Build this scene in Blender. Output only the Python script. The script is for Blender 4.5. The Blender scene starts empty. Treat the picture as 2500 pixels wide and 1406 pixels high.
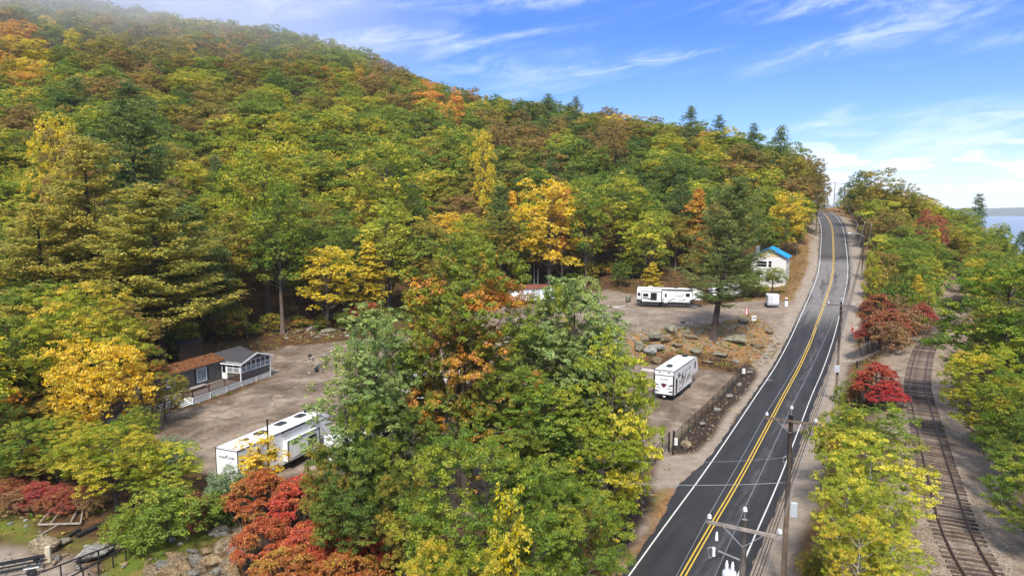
import bpy, math, random
import numpy as np
from mathutils import Vector, Matrix
random.seed(7)
RNG = np.random.default_rng(11)
SC = bpy.context.scene
COL = SC.collection
R = math.radians
# ------------------------------------------------------------------ camera, sky, sun
F_PX, PITCH, HC = 1667.0, R(6.6), 24.0            # photo is 2500 px wide; camera 24 m above the near road
CP, SP = math.cos(PITCH), math.sin(PITCH)
cam_d = bpy.data.cameras.new('camera'); cam = bpy.data.objects.new('camera', cam_d); COL.objects.link(cam)
cam_d.sensor_width = 36.0; cam_d.lens = 36.0 * F_PX / 2500.0
cam_d.clip_start = 0.5; cam_d.clip_end = 30000
cam.location = (0, 0, HC); cam.rotation_euler = (R(90) - PITCH, 0, 0)
SC.camera = cam

SUN_EL, SUN_AZ = R(50), R(187)                     # azimuth clockwise from +Y: behind the camera
world = bpy.data.worlds.new('World'); SC.world = world; world.use_nodes = True
def build_world():
    nt = world.node_tree; N = nt.nodes; L = nt.links; N.clear()
    out = N.new('ShaderNodeOutputWorld'); bg = N.new('ShaderNodeBackground')
    sky = N.new('ShaderNodeTexSky'); sky.sky_type = 'NISHITA'; sky.sun_disc = False
    sky.sun_elevation = SUN_EL; sky.sun_rotation = SUN_AZ
    sky.air_density = 1.0; sky.dust_density = 0.4; sky.ozone_density = 2.5
    tc = N.new('ShaderNodeTexCoord'); sep = N.new('ShaderNodeSeparateXYZ')
    L.new(tc.outputs['Generated'], sep.inputs[0])
    def math_(op, a, b=None, clamp=False):
        n = N.new('ShaderNodeMath'); n.operation = op; n.use_clamp = clamp
        for k, v in enumerate((a, b)):
            if v is None: continue
            if isinstance(v, (int, float)): n.inputs[k].default_value = v
            else: L.new(v, n.inputs[k])
        return n.outputs[0]
    def mapr(v, a, b, c=0.0, d=1.0, mode='SMOOTHSTEP'):
        n = N.new('ShaderNodeMapRange'); n.interpolation_type = mode
        L.new(v, n.inputs[0])
        for k, q in enumerate((a, b, c, d)): n.inputs[k + 1].default_value = q
        return n.outputs[0]
    def noise(scale, vec, det=6, rough=0.55, dist=0.0):
        n = N.new('ShaderNodeTexNoise'); n.inputs['Scale'].default_value = scale
        n.inputs['Detail'].default_value = det; n.inputs['Roughness'].default_value = rough
        n.inputs['Distortion'].default_value = dist; L.new(vec, n.inputs['Vector']); return n.outputs['Fac']
    z = sep.outputs[2]
    az = math_('ARCTAN2', sep.outputs[0], sep.outputs[1])
    # deeper blue upward, paler to the horizon; unseen top paled for less blue light
    tint = N.new('ShaderNodeValToRGB'); L.new(z, tint.inputs[0])
    e = tint.color_ramp.elements
    e[0].position = 0.0; e[0].color = (0.72, 0.78, 0.98, 1)
    e[1].position = 0.45; e[1].color = (0.62, 0.84, 1.12, 1)
    k = e.new(0.10); k.color = (0.40, 0.60, 0.98, 1)
    k = e.new(0.25); k.color = (0.20, 0.46, 1.02, 1)
    mul = N.new('ShaderNodeMixRGB'); mul.blend_type = 'MULTIPLY'; mul.inputs[0].default_value = 1
    L.new(sky.outputs[0], mul.inputs[1]); L.new(tint.outputs[0], mul.inputs[2])
    # long wisps of cirrus, running a little upward to the right
    comb = N.new('ShaderNodeCombineXYZ')
    slant = math_('SUBTRACT', z, math_('MULTIPLY', az, 0.16))
    L.new(math_('MULTIPLY', az, 2.2), comb.inputs[0]); L.new(math_('MULTIPLY', slant, 13.0), comb.inputs[1])
    big = noise(1.25, comb.outputs[0], 3, 0.5, 0.6)
    comb2 = N.new('ShaderNodeCombineXYZ')
    L.new(math_('MULTIPLY', az, 9.0), comb2.inputs[0]); L.new(math_('MULTIPLY', slant, 34.0), comb2.inputs[1])
    fine = noise(1.2, comb2.outputs[0], 9, 0.68, 1.4)
    cir = math_('MULTIPLY', mapr(big, 0.44, 0.66), mapr(fine, 0.30, 0.72))
    cir = math_('MULTIPLY', cir, 0.55)
    # low cumulus bank
    comb3 = N.new('ShaderNodeCombineXYZ')
    L.new(math_('MULTIPLY', az, 11.0), comb3.inputs[0]); L.new(math_('MULTIPLY', z, 42.0), comb3.inputs[1])
    cn = noise(0.75, comb3.outputs[0], 7, 0.58, 0.2)
    band = math_('MULTIPLY', mapr(z, 0.005, 0.03), mapr(z, 0.115, 0.055))
    cum = math_('MULTIPLY', mapr(cn, 0.46, 0.54), band)
    veil = math_('MAXIMUM', mapr(z, 0.10, 0.0, 0.0, 0.38), mapr(z, 0.32, 0.95, 0.0, 0.72))  # pale at the horizon; thickening added above the view to whiten the light
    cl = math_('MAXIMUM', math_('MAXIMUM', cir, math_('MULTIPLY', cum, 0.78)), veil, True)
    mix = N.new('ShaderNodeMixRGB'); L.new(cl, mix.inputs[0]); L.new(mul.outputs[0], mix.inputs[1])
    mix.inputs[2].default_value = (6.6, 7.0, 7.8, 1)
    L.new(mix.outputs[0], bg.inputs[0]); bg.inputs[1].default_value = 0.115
    L.new(bg.outputs[0], out.inputs[0])
build_world()
sun_d = bpy.data.lights.new('sun', 'SUN'); sun = bpy.data.objects.new('sun', sun_d); COL.objects.link(sun)
sun_d.energy = 3.9; sun_d.angle = R(9.0); sun_d.color = (1.0, 0.93, 0.82)
sv = Vector((math.sin(SUN_AZ) * math.cos(SUN_EL), math.cos(SUN_AZ) * math.cos(SUN_EL), math.sin(SUN_EL)))
sun.rotation_euler = sv.to_track_quat('Z', 'Y').to_euler()
VS = SC.view_settings
VS.view_transform = 'Standard'; VS.look = 'None'; VS.gamma = 1; VS.use_curve_mapping = False
VS.exposure = 0.72
SC.cycles.max_bounces = 6; SC.cycles.diffuse_bounces = 4; SC.cycles.transparent_max_bounces = 6
SC.cycles.glossy_bounces = 2; SC.cycles.transmission_bounces = 3; SC.cycles.volume_bounces = 3

# ------------------------------------------------------------------ where pixels of the photo lie in the place
def W(px, d, z):                                   # point seen in column px, at camera depth d and height z
    return ((px - 1250) / F_PX * d, (d + (z - HC) * SP) / CP, z)
def ray(px, py):
    u = (px - 1250) / F_PX; v = -(py - 703) / F_PX
    return np.array([u, CP + v * SP, -SP + v * CP])
def PD(px, py, d): return np.array([0, 0, HC]) + ray(px, py) * d
def PZ(px, py, z):
    r = ray(px, py); return np.array([0, 0, HC]) + r * ((z - HC) / r[2])
def proj(x, y, z):
    d = y * CP - (z - HC) * SP; v = y * SP + (z - HC) * CP
    return 1250 + F_PX * x / d, 703 - F_PX * v / d, d

# ------------------------------------------------------------------ centre lines
road_ctrl = np.array([(-32, -35, 0), (-22, -17, 0), (-4.5, 14, 0), (13.1, 45.8, 0), (21.6, 61, 0), (35.6, 86.8, .2), (41.6, 97.1, 1.0), (48.4, 108.9, 2.7),
    (55.6, 122, 4.6), (65.2, 140, 6.6), (74.8, 158.6, 8.9), (82.3, 174.5, 11.8), (100.4, 214.7, 17.5), (112.5, 243.8, 20.3),
    (125.0, 275, 22.0), (136, 305, 23.0), (147, 338, 23.3), (150, 375, 22.6), (146, 420, 20.5), (130, 480, 16)], float)
rail_ctrl = np.array([(19, -10, 5.2), (19.5, 12, 5.2), (22.8, 28, 5.2), (24.6, 34.5, 5.2), (26.2, 38.5, 5.3), (28.2, 42.5, 5.4), (32.0, 49.9, 5.4), (38.9, 63.0, 5.2), (44.1, 72.6, 5.0),
    (48.3, 79.4, 5.0), (54.4, 88.8, 5.2), (60.5, 97.3, 5.2), (67.5, 107.4, 5.0), (80.0, 124.5, 4.8), (93, 142.5, 4.6), (110, 164, 4.4), (132, 186, 4.2)], float)
def spline(P, step=0.8):
    P = np.asarray(P, float); out = []
    Q = np.vstack([2 * P[0] - P[1], P, 2 * P[-1] - P[-2]])
    for i in range(1, len(Q) - 2):
        n = max(2, int(np.linalg.norm(Q[i + 1] - Q[i]) / step))
        for t in np.arange(n) / n:
            a, b, c, d = Q[i - 1], Q[i], Q[i + 1], Q[i + 2]
            out.append(0.5 * ((2 * b) + (-a + c) * t + (2 * a - 5 * b + 4 * c - d) * t * t + (-a + 3 * b - 3 * c + d) * t ** 3))
    out.append(P[-1]); out = np.array(out)
    for _ in range(14):                             # a light smoothing removes measuring jitter
        out[1:-1] = 0.25 * out[:-2] + 0.5 * out[1:-1] + 0.25 * out[2:]
    return out
ROAD = spline(road_ctrl); RAIL = spline(rail_ctrl)
def normals2(P):
    t = np.gradient(P[:, :2], axis=0); t /= np.linalg.norm(t, axis=1)[:, None]
    return np.stack([t[:, 1], -t[:, 0]], 1)         # to the right of travel
ROADN, RAILN = normals2(ROAD), normals2(RAIL)
def near_line(XY, P, Nn):
    """signed offset (right positive), height of the line there, index"""
    XY = np.atleast_2d(XY); idx = np.empty(len(XY), int)
    for s in range(0, len(XY), 20000):
        q = XY[s:s + 20000]
        d2 = (q[:, 0:1] - P[None, :, 0]) ** 2 + (q[:, 1:2] - P[None, :, 1]) ** 2
        idx[s:s + 20000] = d2.argmin(1)
    dv = XY - P[idx, :2]
    return (dv * Nn[idx]).sum(1), P[idx, 2], idx, np.linalg.norm(dv, axis=1)

# ------------------------------------------------------------------ terrain
LAKE = -24.0
ctrl = [(600,95,-.5),(450,90,-.5),(700,110,-.3),(450,72,-.8),(650,75,-.6),(800,85,-.5),(800,130,.3),(560,120,0),(650,136,.6),(830,140,.8),
 (1000,60,-.5),(1000,90,0),(1000,130,.8),(1000,160,2.3),(1250,50,-.5),(1250,80,0),(1250,120,1),(1250,160,3),(1330,168,3.5),(1400,65,-.3),(1400,100,.3),
 (1600,75,0),(1640,88,0),(1600,100,0),(1560,106,.2),(1700,99,.2),(1560,116,3.6),(1650,114,3.8),(1740,109,3.0),(1500,118,3.2),(1500,140,4),(1600,145,4.5),
 (1700,125,4.3),(1700,145,4.7),(1800,125,4.2),(1800,150,5),(1880,135,5),(1900,165,5.8),(1850,165,5.5),(1800,108,1.8),(1760,100,.4),
 (50,45,-1.2),(200,45,-1.2),(400,45,-1.4),(600,42,-1.7),(700,36,-2.0),(900,38,-1.6),(600,50,-1.2),(800,48,-1.1),(1300,35,-.8),(0,70,-1),(250,70,-1),(0,100,0),(-300,60,-1),(-300,100,3),
 (0,125,6),(0,160,20),(0,200,40),(0,300,92),(0,400,136),(0,480,168),(-400,200,42),(-500,350,120),(-500,480,185),
 (300,118,1),(300,150,12),(300,200,33),(300,300,80),(300,400,124),(300,470,147),(150,470,158),
 (520,470,133),(520,300,70),(520,200,25),(520,150,7),
 (760,145,2),(760,180,14),(760,250,44),(760,350,89),(760,430,119),(760,500,118),
 (960,420,98),(960,300,60),(960,200,17),
 (1100,170,4),(1100,220,24),(1100,300,52),(1100,400,79),(1100,480,80),
 (1300,180,6),(1300,250,33),(1300,370,67),(1300,450,66),
 (1500,165,7),(1500,250,33),(1500,340,57),(1500,420,55),
 (1700,175,9),(1700,230,29),(1700,290,45),(1700,380,44),
 (1850,185,10),(1850,200,17),(1850,250,35),(1850,330,34),
 (1950,200,18),(1950,230,25),(1950,280,28),(1980,350,26),
 (2080,55,3.2),(2080,75,3.2),(2110,90,3.6),(2100,110,4.4),(2110,130,5.5),(2120,150,8),
 (2420,40,4.2),(2700,45,1),(2500,80,3.5),(2800,90,-5),(2500,110,3),(2450,140,3.5),(2700,160,-8),
 (2200,165,10),(2150,200,18.5),(2250,190,15),(2330,185,11),(2400,190,6),(2480,180,0),(2600,220,-12),(2250,240,17),(2350,260,8),(2450,260,-6),
 (2100,260,21.5),(2120,330,24),(2300,330,8),(2450,350,-18),(2900,200,-30),(2800,400,-40),(2600,500,-45),(2300,500,-10),(2100,500,8),(1900,600,20)]
CP3 = np.array([W(*c) for c in ctrl] + [tuple(p) for p in ROAD[::16]] + [tuple(p) for p in RAIL[::16]] +
    [(-60, -80, 0), (60, -80, 5), (0, -150, 0), (-300, -100, 10), (300, -100, -30), (-400, 900, 150), (300, 900, -40), (-900, 300, 180), (700, 300, -50), (0, 900, 90),
     (0, 25, -.6), (-30, 30, -1.2), (45, 10, 2), (60, 30, -1), (40, -20, 3)])
def mq(r): return np.sqrt(r * r + 36.0)
_n = len(CP3); _D = np.linalg.norm(CP3[:, None, :2] - CP3[None, :, :2], axis=2)
_A = np.zeros((_n + 3, _n + 3)); _A[:_n, :_n] = mq(_D) - 0.6 * np.eye(_n)
_A[:_n, _n] = 1; _A[:_n, _n + 1:] = CP3[:, :2]; _A[_n:, :_n] = _A[:_n, _n:].T
_w = np.linalg.solve(_A, np.concatenate([CP3[:, 2], [0, 0, 0]]))
def sst(x, a, b):
    t = np.clip((x - a) / (b - a), 0, 1); return t * t * (3 - 2 * t)
def wob(x, y, s, seed=0.0):                          # cheap smooth noise, -1..1
    return (np.sin(x / s + 1.3 * np.sin(y / s * 0.9 + seed)) + np.sin(y / s * 1.1 + 1.7 * np.sin(x / s * 0.7 + seed * 2.1)) + np.sin((x + y) / s * 0.6 + seed * 3)) / 3
def terrain(X, Y):
    X = np.atleast_1d(np.asarray(X, float)); Y = np.atleast_1d(np.asarray(Y, float)); Z = np.empty(len(X))
    for s in range(0, len(X), 8000):
        a, b = X[s:s + 8000], Y[s:s + 8000]
        r = np.sqrt((a[:, None] - CP3[None, :, 0]) ** 2 + (b[:, None] - CP3[None, :, 1]) ** 2)
        Z[s:s + 8000] = mq(r) @ _w[:_n] + _w[_n] + a * _w[_n + 1] + b * _w[_n + 2]
    XY = np.stack([X, Y], 1)
    hill = sst(Z, 4, 12)
    Z = Z + wob(X, Y, 3.1, 1.0) * 0.06 + wob(X, Y, 9.0, 2.0) * 0.12 + hill * wob(X, Y, 14.0, 4.0) * 0.8
    o, zl, _, d = near_line(XY, RAIL, RAILN); w = 1 - sst(d, 2.6, 6.5)
    Z = Z * (1 - w) + (zl - 0.45) * w
    o, zl, _, d = near_line(XY, ROAD, ROADN); w = 1 - sst(d, 4.6, 11.0)
    Z = Z * (1 - w) + (zl - 0.10) * w
    return Z
def TZ(x, y): return float(terrain([x], [y])[0])
def G(px, py):                                      # where the sight line through a pixel meets the ground
    r = ray(px, py); o = np.array([0, 0, HC]); t = np.arange(15, 700, 0.5)
    P = o + r * t[:, None]; dz = P[:, 2] - terrain(P[:, 0], P[:, 1])
    k = np.argmax(dz < 0)
    if dz[k] >= 0: return P[-1]
    f = dz[k - 1] / (dz[k - 1] - dz[k]); p = P[k - 1] * (1 - f) + P[k] * f
    p[2] = TZ(p[0], p[1]); return p

# ------------------------------------------------------------------ helpers for objects
def tag(o, label=None, cat=None, group=None, kind=None):
    if label: o['label'] = label
    if cat: o['category'] = cat
    if group: o['group'] = group
    if kind: o['kind'] = kind
    return o
def empty(name, loc, rz=0.0, label=None, cat=None, group=None, rx=0, ry=0):
    o = bpy.data.objects.new(name, None); COL.objects.link(o); o.empty_display_size = 0.3
    o.location = loc; o.rotation_euler = (rx, ry, rz)
    return tag(o, label, cat, group)
def mesh_np(name, V, Fs, mats, smooth=False, midx=None, attrs=None):
    me = bpy.data.meshes.new(name)
    V = np.asarray(V, np.float32)
    me.vertices.add(len(V)); me.vertices.foreach_set('co', V.ravel())
    if isinstance(Fs, np.ndarray):
        k = Fs.shape[1]; me.loops.add(Fs.size); me.polygons.add(len(Fs))
        me.loops.foreach_set('vertex_index', Fs.ravel().astype(np.int32))
        me.polygons.foreach_set('loop_start', (np.arange(len(Fs)) * k).astype(np.int32))
    else:
        ln = np.array([len(f) for f in Fs], np.int32); flat = np.concatenate([np.asarray(f, np.int32) for f in Fs])
        me.loops.add(len(flat)); me.polygons.add(len(Fs))
        me.loops.foreach_set('vertex_index', flat)
        me.polygons.foreach_set('loop_start', np.concatenate([[0], np.cumsum(ln)[:-1]]).astype(np.int32))
    for m in mats: me.materials.append(m)
    if midx is not None: me.polygons.foreach_set('material_index', np.asarray(midx, np.int32))
    me.polygons.foreach_set('use_smooth', np.full(len(me.polygons), bool(smooth)))
    for an, (dom, typ, arr) in (attrs or {}).items():
        a = me.attributes.new(an, typ, dom)
        a.data.foreach_set('color' if typ == 'FLOAT_COLOR' else 'value', np.asarray(arr, np.float32).ravel())
    me.update(calc_edges=True)
    return me
def add_obj(name, me, parent=None, loc=None):
    o = bpy.data.objects.new(name, me); COL.objects.link(o)
    if parent: o.parent = parent
    if loc is not None: o.location = loc
    return o
class MB:
    def __init__(s): s.v = []; s.f = []; s.m = []; s.cur = 0
    def add(s, V, Fs):
        n = len(s.v); s.v += [tuple(map(float, p)) for p in V]; s.f += [tuple(i + n for i in f) for f in Fs]; s.m += [s.cur] * len(Fs); return s
    def box(s, c, d, rz=0.0, taper=1.0):
        hx, hy, hz = d[0] / 2, d[1] / 2, d[2] / 2; V = []
        ca, sa = math.cos(rz), math.sin(rz)
        for z in (-1, 1):
            k = 1 if z < 0 else taper
            for x, y in ((-1, -1), (1, -1), (1, 1), (-1, 1)):
                a, b = x * hx * k, y * hy * k
                V.append((c[0] + a * ca - b * sa, c[1] + a * sa + b * ca, c[2] + z * hz))
        return s.add(V, [(3, 2, 1, 0), (4, 5, 6, 7), (0, 1, 5, 4), (1, 2, 6, 5), (2, 3, 7, 6), (3, 0, 4, 7)])
    def rbox(s, c, d, b=0.03):                      # box with chamfered edges
        hx, hy, hz = d[0] / 2, d[1] / 2, d[2] / 2; b = min(b, hx * .9, hy * .9, hz * .9); V = []; F = []
        ring = [(hx - b, -hy), (hx, -hy + b), (hx, hy - b), (hx - b, hy), (-hx + b, hy), (-hx, hy - b), (-hx, -hy + b), (-hx + b, -hy)]
        for z, ins in ((-hz, b), (-hz + b, 0), (hz - b, 0), (hz, b)):
            for x, y in ring: V.append((c[0] + x * (hx - ins) / hx, c[1] + y * (hy - ins) / hy, c[2] + z))
        for k in range(3):
            for i in range(8):
                j = (i + 1) % 8; F.append((k * 8 + i, k * 8 + j, k * 8 + 8 + j, k * 8 + 8 + i))
        F += [tuple(range(7, -1, -1)), tuple(range(24, 32))]
        return s.add(V, F)
    def prism(s, poly, ax, a, b):                   # polygon in the two other axes, extruded a..b along ax
        n = len(poly); V = []
        for t in (a, b):
            for p, q in poly:
                V.append({'x': (t, p, q), 'y': (p, t, q), 'z': (p, q, t)}[ax])
        F = [tuple(range(n))[::-1], tuple(range(n, 2 * n))] + [(i, (i + 1) % n, n + (i + 1) % n, n + i) for i in range(n)]
        return s.add(V, F)
    def tube(s, P, r, n=8, cap=True):
        P = [Vector(p) for p in P]; rr = r if isinstance(r, (list, tuple)) else [r] * len(P); V = []; F = []
        for i, p in enumerate(P):
            t = (P[min(i + 1, len(P) - 1)] - P[max(i - 1, 0)]); t = t.normalized() if t.length > 1e-9 else Vector((0, 0, 1))
            u = t.cross(Vector((0, 0, 1))) if abs(t.z) < 0.95 else t.cross(Vector((1, 0, 0))); u.normalize(); w = t.cross(u)
            for k in range(n):
                a = 2 * math.pi * k / n; V.append(p + (u * math.cos(a) + w * math.sin(a)) * rr[i])
        for i in range(len(P) - 1):
            for k in range(n):
                j = (k + 1) % n; F.append((i * n + k, i * n + j, (i + 1) * n + j, (i + 1) * n + k))
        if cap: F += [tuple(range(n)), tuple(range((len(P) - 1) * n, len(P) * n))[::-1]]
        return s.add(V, F)
    def bar(s, a, b, w, h=None):                    # square bar between two points
        h = h or w; a, b = Vector(a), Vector(b); t = (b - a).normalized()
        u = t.cross(Vector((0, 0, 1))) if abs(t.z) < 0.95 else t.cross(Vector((1, 0, 0))); u.normalize(); q = u.cross(t)
        V = []
        for p in (a, b):
            for x, y in ((-1, -1), (1, -1), (1, 1), (-1, 1)): V.append(p + u * x * w / 2 + q * y * h / 2)
        return s.add(V, [(0, 1, 2, 3), (7, 6, 5, 4), (0, 4, 5, 1), (1, 5, 6, 2), (2, 6, 7, 3), (3, 7, 4, 0)])
    def lathe(s, prof, c=(0, 0, 0), n=12, ax='z'):
        V = []; F = []
        for r, z in prof:
            for k in range(n):
                a = 2 * math.pi * k / n; p = (r * math.cos(a), r * math.sin(a), z)
                if ax == 'y': p = (p[0], p[2], p[1])
                if ax == 'x': p = (p[2], p[0], p[1])
                V.append((c[0] + p[0], c[1] + p[1], c[2] + p[2]))
        for i in range(len(prof) - 1):
            for k in range(n):
                j = (k + 1) % n; F.append((i * n + k, i * n + j, (i + 1) * n + j, (i + 1) * n + k))
        F += [tuple(range(n))[::-1], tuple(range((len(prof) - 1) * n, len(prof) * n))]
        return s.add(V, F)
    def build(s, name, mats, parent=None, smooth=False, loc=None):
        mats = mats if isinstance(mats, (list, tuple)) else [mats]
        return add_obj(name, mesh_np(name, s.v, s.f, mats, smooth, s.m), parent, loc)
def nodes(name):
    m = bpy.data.materials.new(name); m.use_nodes = True; nt = m.node_tree; nt.nodes.clear()
    return m, nt, nt.nodes, nt.links
def nN(N, L, typ, ins=None, **props):
    n = N.new(typ)
    for k, v in props.items(): setattr(n, k, v)
    for k, v in (ins or {}).items():
        if isinstance(v, bpy.types.NodeSocket): L.new(v, n.inputs[k])
        else: n.inputs[k].default_value = v
    return n
def c4(c): return (c[0], c[1], c[2], 1)
def ramp(N, L, fac, stops):
    n = N.new('ShaderNodeValToRGB'); L.new(fac, n.inputs[0]); e = n.color_ramp.elements
    e[0].position, e[0].color = stops[0][0], c4(stops[0][1]); e[1].position, e[1].color = stops[-1][0], c4(stops[-1][1])
    for p, c in stops[1:-1]: k = e.new(p); k.color = c4(c)
    return n.outputs[0]
def mixc(N, L, f, a, b, bt='MIX'):
    n = N.new('ShaderNodeMixRGB'); n.blend_type = bt
    for k, v in enumerate((f, a, b)):
        if isinstance(v, bpy.types.NodeSocket): L.new(v, n.inputs[k])
        elif k == 0: n.inputs[0].default_value = v
        else: n.inputs[k].default_value = c4(v)
    return n.outputs[0]
_MC = {}
def simple(name, col, rough=0.6, metal=0.0, var=0.18, scale=3.0, bump=0.0, spec=0.4, dirt=None, obj=True):
    if name in _MC: return _MC[name]
    m, nt, N, L = nodes(name)
    tc = nN(N, L, 'ShaderNodeTexCoord')
    nz = nN(N, L, 'ShaderNodeTexNoise', {'Vector': tc.outputs['Object'], 'Scale': scale, 'Detail': 6.0, 'Roughness': 0.6})
    a = tuple(c * (1 - var) for c in col); b = tuple(min(1, c * (1 + var)) for c in col)
    c = ramp(N, L, nz.outputs['Fac'], [(0.3, a), (0.7, b)])
    if dirt:
        n2 = nN(N, L, 'ShaderNodeTexNoise', {'Vector': tc.outputs['Object'], 'Scale': 1.3, 'Detail': 8.0, 'Roughness': 0.7})
        mr = nN(N, L, 'ShaderNodeMapRange', {0: n2.outputs['Fac'], 1: 0.5, 2: 0.8, 3: 0.0, 4: 0.6})
        c = mixc(N, L, mr.outputs[0], c, dirt)
    bs = nN(N, L, 'ShaderNodeBsdfPrincipled', {'Base Color': c, 'Roughness': rough, 'Metallic': metal, 'Specular IOR Level': spec})
    if bump:
        bn = nN(N, L, 'ShaderNodeTexNoise', {'Vector': tc.outputs['Object'], 'Scale': scale * 5, 'Detail': 5.0})
        bp = nN(N, L, 'ShaderNodeBump', {'Height': bn.outputs['Fac'], 'Strength': bump, 'Distance': 0.05}); L.new(bp.outputs[0], bs.inputs['Normal'])
    o = nN(N, L, 'ShaderNodeOutputMaterial'); L.new(bs.outputs[0], o.inputs[0]); _MC[name] = m
    return m

# ------------------------------------------------------------------ ground
def inpoly(X, Y, poly):
    poly = np.asarray(poly); c = np.zeros(len(X), bool); j = len(poly) - 1
    for i in range(len(poly)):
        xi, yi = poly[i]; xj, yj = poly[j]
        with np.errstate(divide='ignore', invalid='ignore'):
            t = ((yi > Y) != (yj > Y)) & (X < (xj - xi) * (Y - yi) / (yj - yi + 1e-12) + xi)
        c ^= t; j = i
    return c
def pdist(X, Y, poly):                               # signed distance-ish: positive inside
    poly = np.asarray(poly); d = np.full(len(X), 1e9)
    for i in range(len(poly)):
        a = poly[i]; b = poly[(i + 1) % len(poly)]; ab = b - a
        t = np.clip(((X - a[0]) * ab[0] + (Y - a[1]) * ab[1]) / (ab @ ab + 1e-9), 0, 1)
        d = np.minimum(d, np.hypot(X - a[0] - t * ab[0], Y - a[1] - t * ab[1]))
    return np.where(inpoly(X, Y, poly), d, -d)
def wpoly(l): return [tuple(PZ(a, b, c)[:2]) for a, b, c in l]
CLEAR = wpoly([(300,1170,-1),(345,1100,-.8),(360,985,-.5),(360,890,-.3),(480,848,0),(620,822,.3),(700,803,.7),(840,803,.9),(1000,770,2),(1200,738,3),
    (1330,722,3.6),(1480,712,4),(1560,702,4.6),(1720,702,5),(1860,700,5.6)]) + [(72, 158), (64, 150), (52, 128), (42, 110), (30, 88), (8, 46), (-2, 25), (-60, 25), (-75, 40), (-70, 48), (-34, 58)]
LOT_LO = wpoly([(345,1110,-.8),(375,1000,-.5),(480,995,-.5),(655,925,-.3),(625,862,.2),(700,835,.5),(840,825,.8),(1000,800,1.5),(1180,745,3),(1330,735,3.3),(1430,800,1.5),(1570,890,.2),(1730,905,.3),(1815,915,.3),(1700,1010,0),(1600,1110,0),(1480,1230,-.3),(1300,1280,-.6),(800,1230,-.8),(700,1170,-.8),(520,1160,-.8)])
LOT_UP = wpoly([(1330,735,3.3),(1480,722,4),(1720,745,4.5),(1850,735,5),(1940,738,5.6),(1975,700,6.3),(1955,790,4.8),(1900,800,4.2),(1840,765,4.3),(1700,798,4),(1600,808,3.6),(1450,812,3.3)])
ROCKY = wpoly([(1500,815,3),(1720,805,3.5),(1840,770,4.3),(1905,800,4),(1900,850,2.5),(1850,900,1),(1760,880,.6),(1640,880,.4),(1540,880,.4)])
DRIVE = wpoly([(2075,850,3.2),(2130,830,3.5),(2230,760,5),(2290,750,5),(2240,850,5),(2215,900,5),(2160,860,4),(2090,870,3)])
GRASSY = wpoly([(-60,1210,-1),(0,1215,-1),(120,1310,-1.2),(200,1330,-1.2),(330,1310,-1.2),(400,1290,-1.3),(600,1180,-1.2),(620,1290,-1.6),(400,1380,-1.4),(300,1480,-1.4),(230,1480,-1.3),(250,1350,-1.2),(100,1340,-1.2),(-60,1290,-1)])
APRON = wpoly([(0,1340,-1.2),(120,1350,-1.2),(240,1380,-1.2),(200,1500,-1.2),(-200,1500,-1.2),(-200,1310,-1.2)])
MULCH1 = wpoly([(1632,1108,0),(1645,1082,0),(1722,1010,0),(1790,930,.2),(1822,890,.4),(1850,905,.6),(1843,925,.4),(1807,973,.1),(1771,1019,0),(1735,1070,0),(1700,1104,0)])
MULCH2 = wpoly([(1380,1440,-.5),(1440,1310,-.4),(1490,1240,-.3),(1545,1195,-.2),(1600,1185,0),(1570,1290,0),(1500,1375,0),(1450,1440,0)])
STRIP = wpoly([(1450,1450,0),(1500,1380,0),(1572,1292,0),(1602,1190,0),(1650,1190,0),(1622,1270,0),(1560,1350,0),(1480,1450,0)])
TRACKS = [wpoly([(1690,1200,0),(1600,1140,0),(1480,1080,0),(1200,1030,0),(980,1000,-.2),(760,930,-.3),(700,880,.2),(830,835,.8)]), wpoly([(1640,1150,0),(1620,1060,0),(1660,980,0),(1720,930,.2)]), wpoly([(800,1000,-.5),(640,1000,-.6),(500,1050,-.7),(420,1100,-.8)]),
    wpoly([(1975,735,6),(1900,765,4.6),(1780,762,4.6),(1620,775,4.3),(1500,790,3.7),(1350,800,3.0),(1150,830,1.2)]), wpoly([(1600,1110,0),(1570,980,0),(1640,960,0)])]
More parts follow.
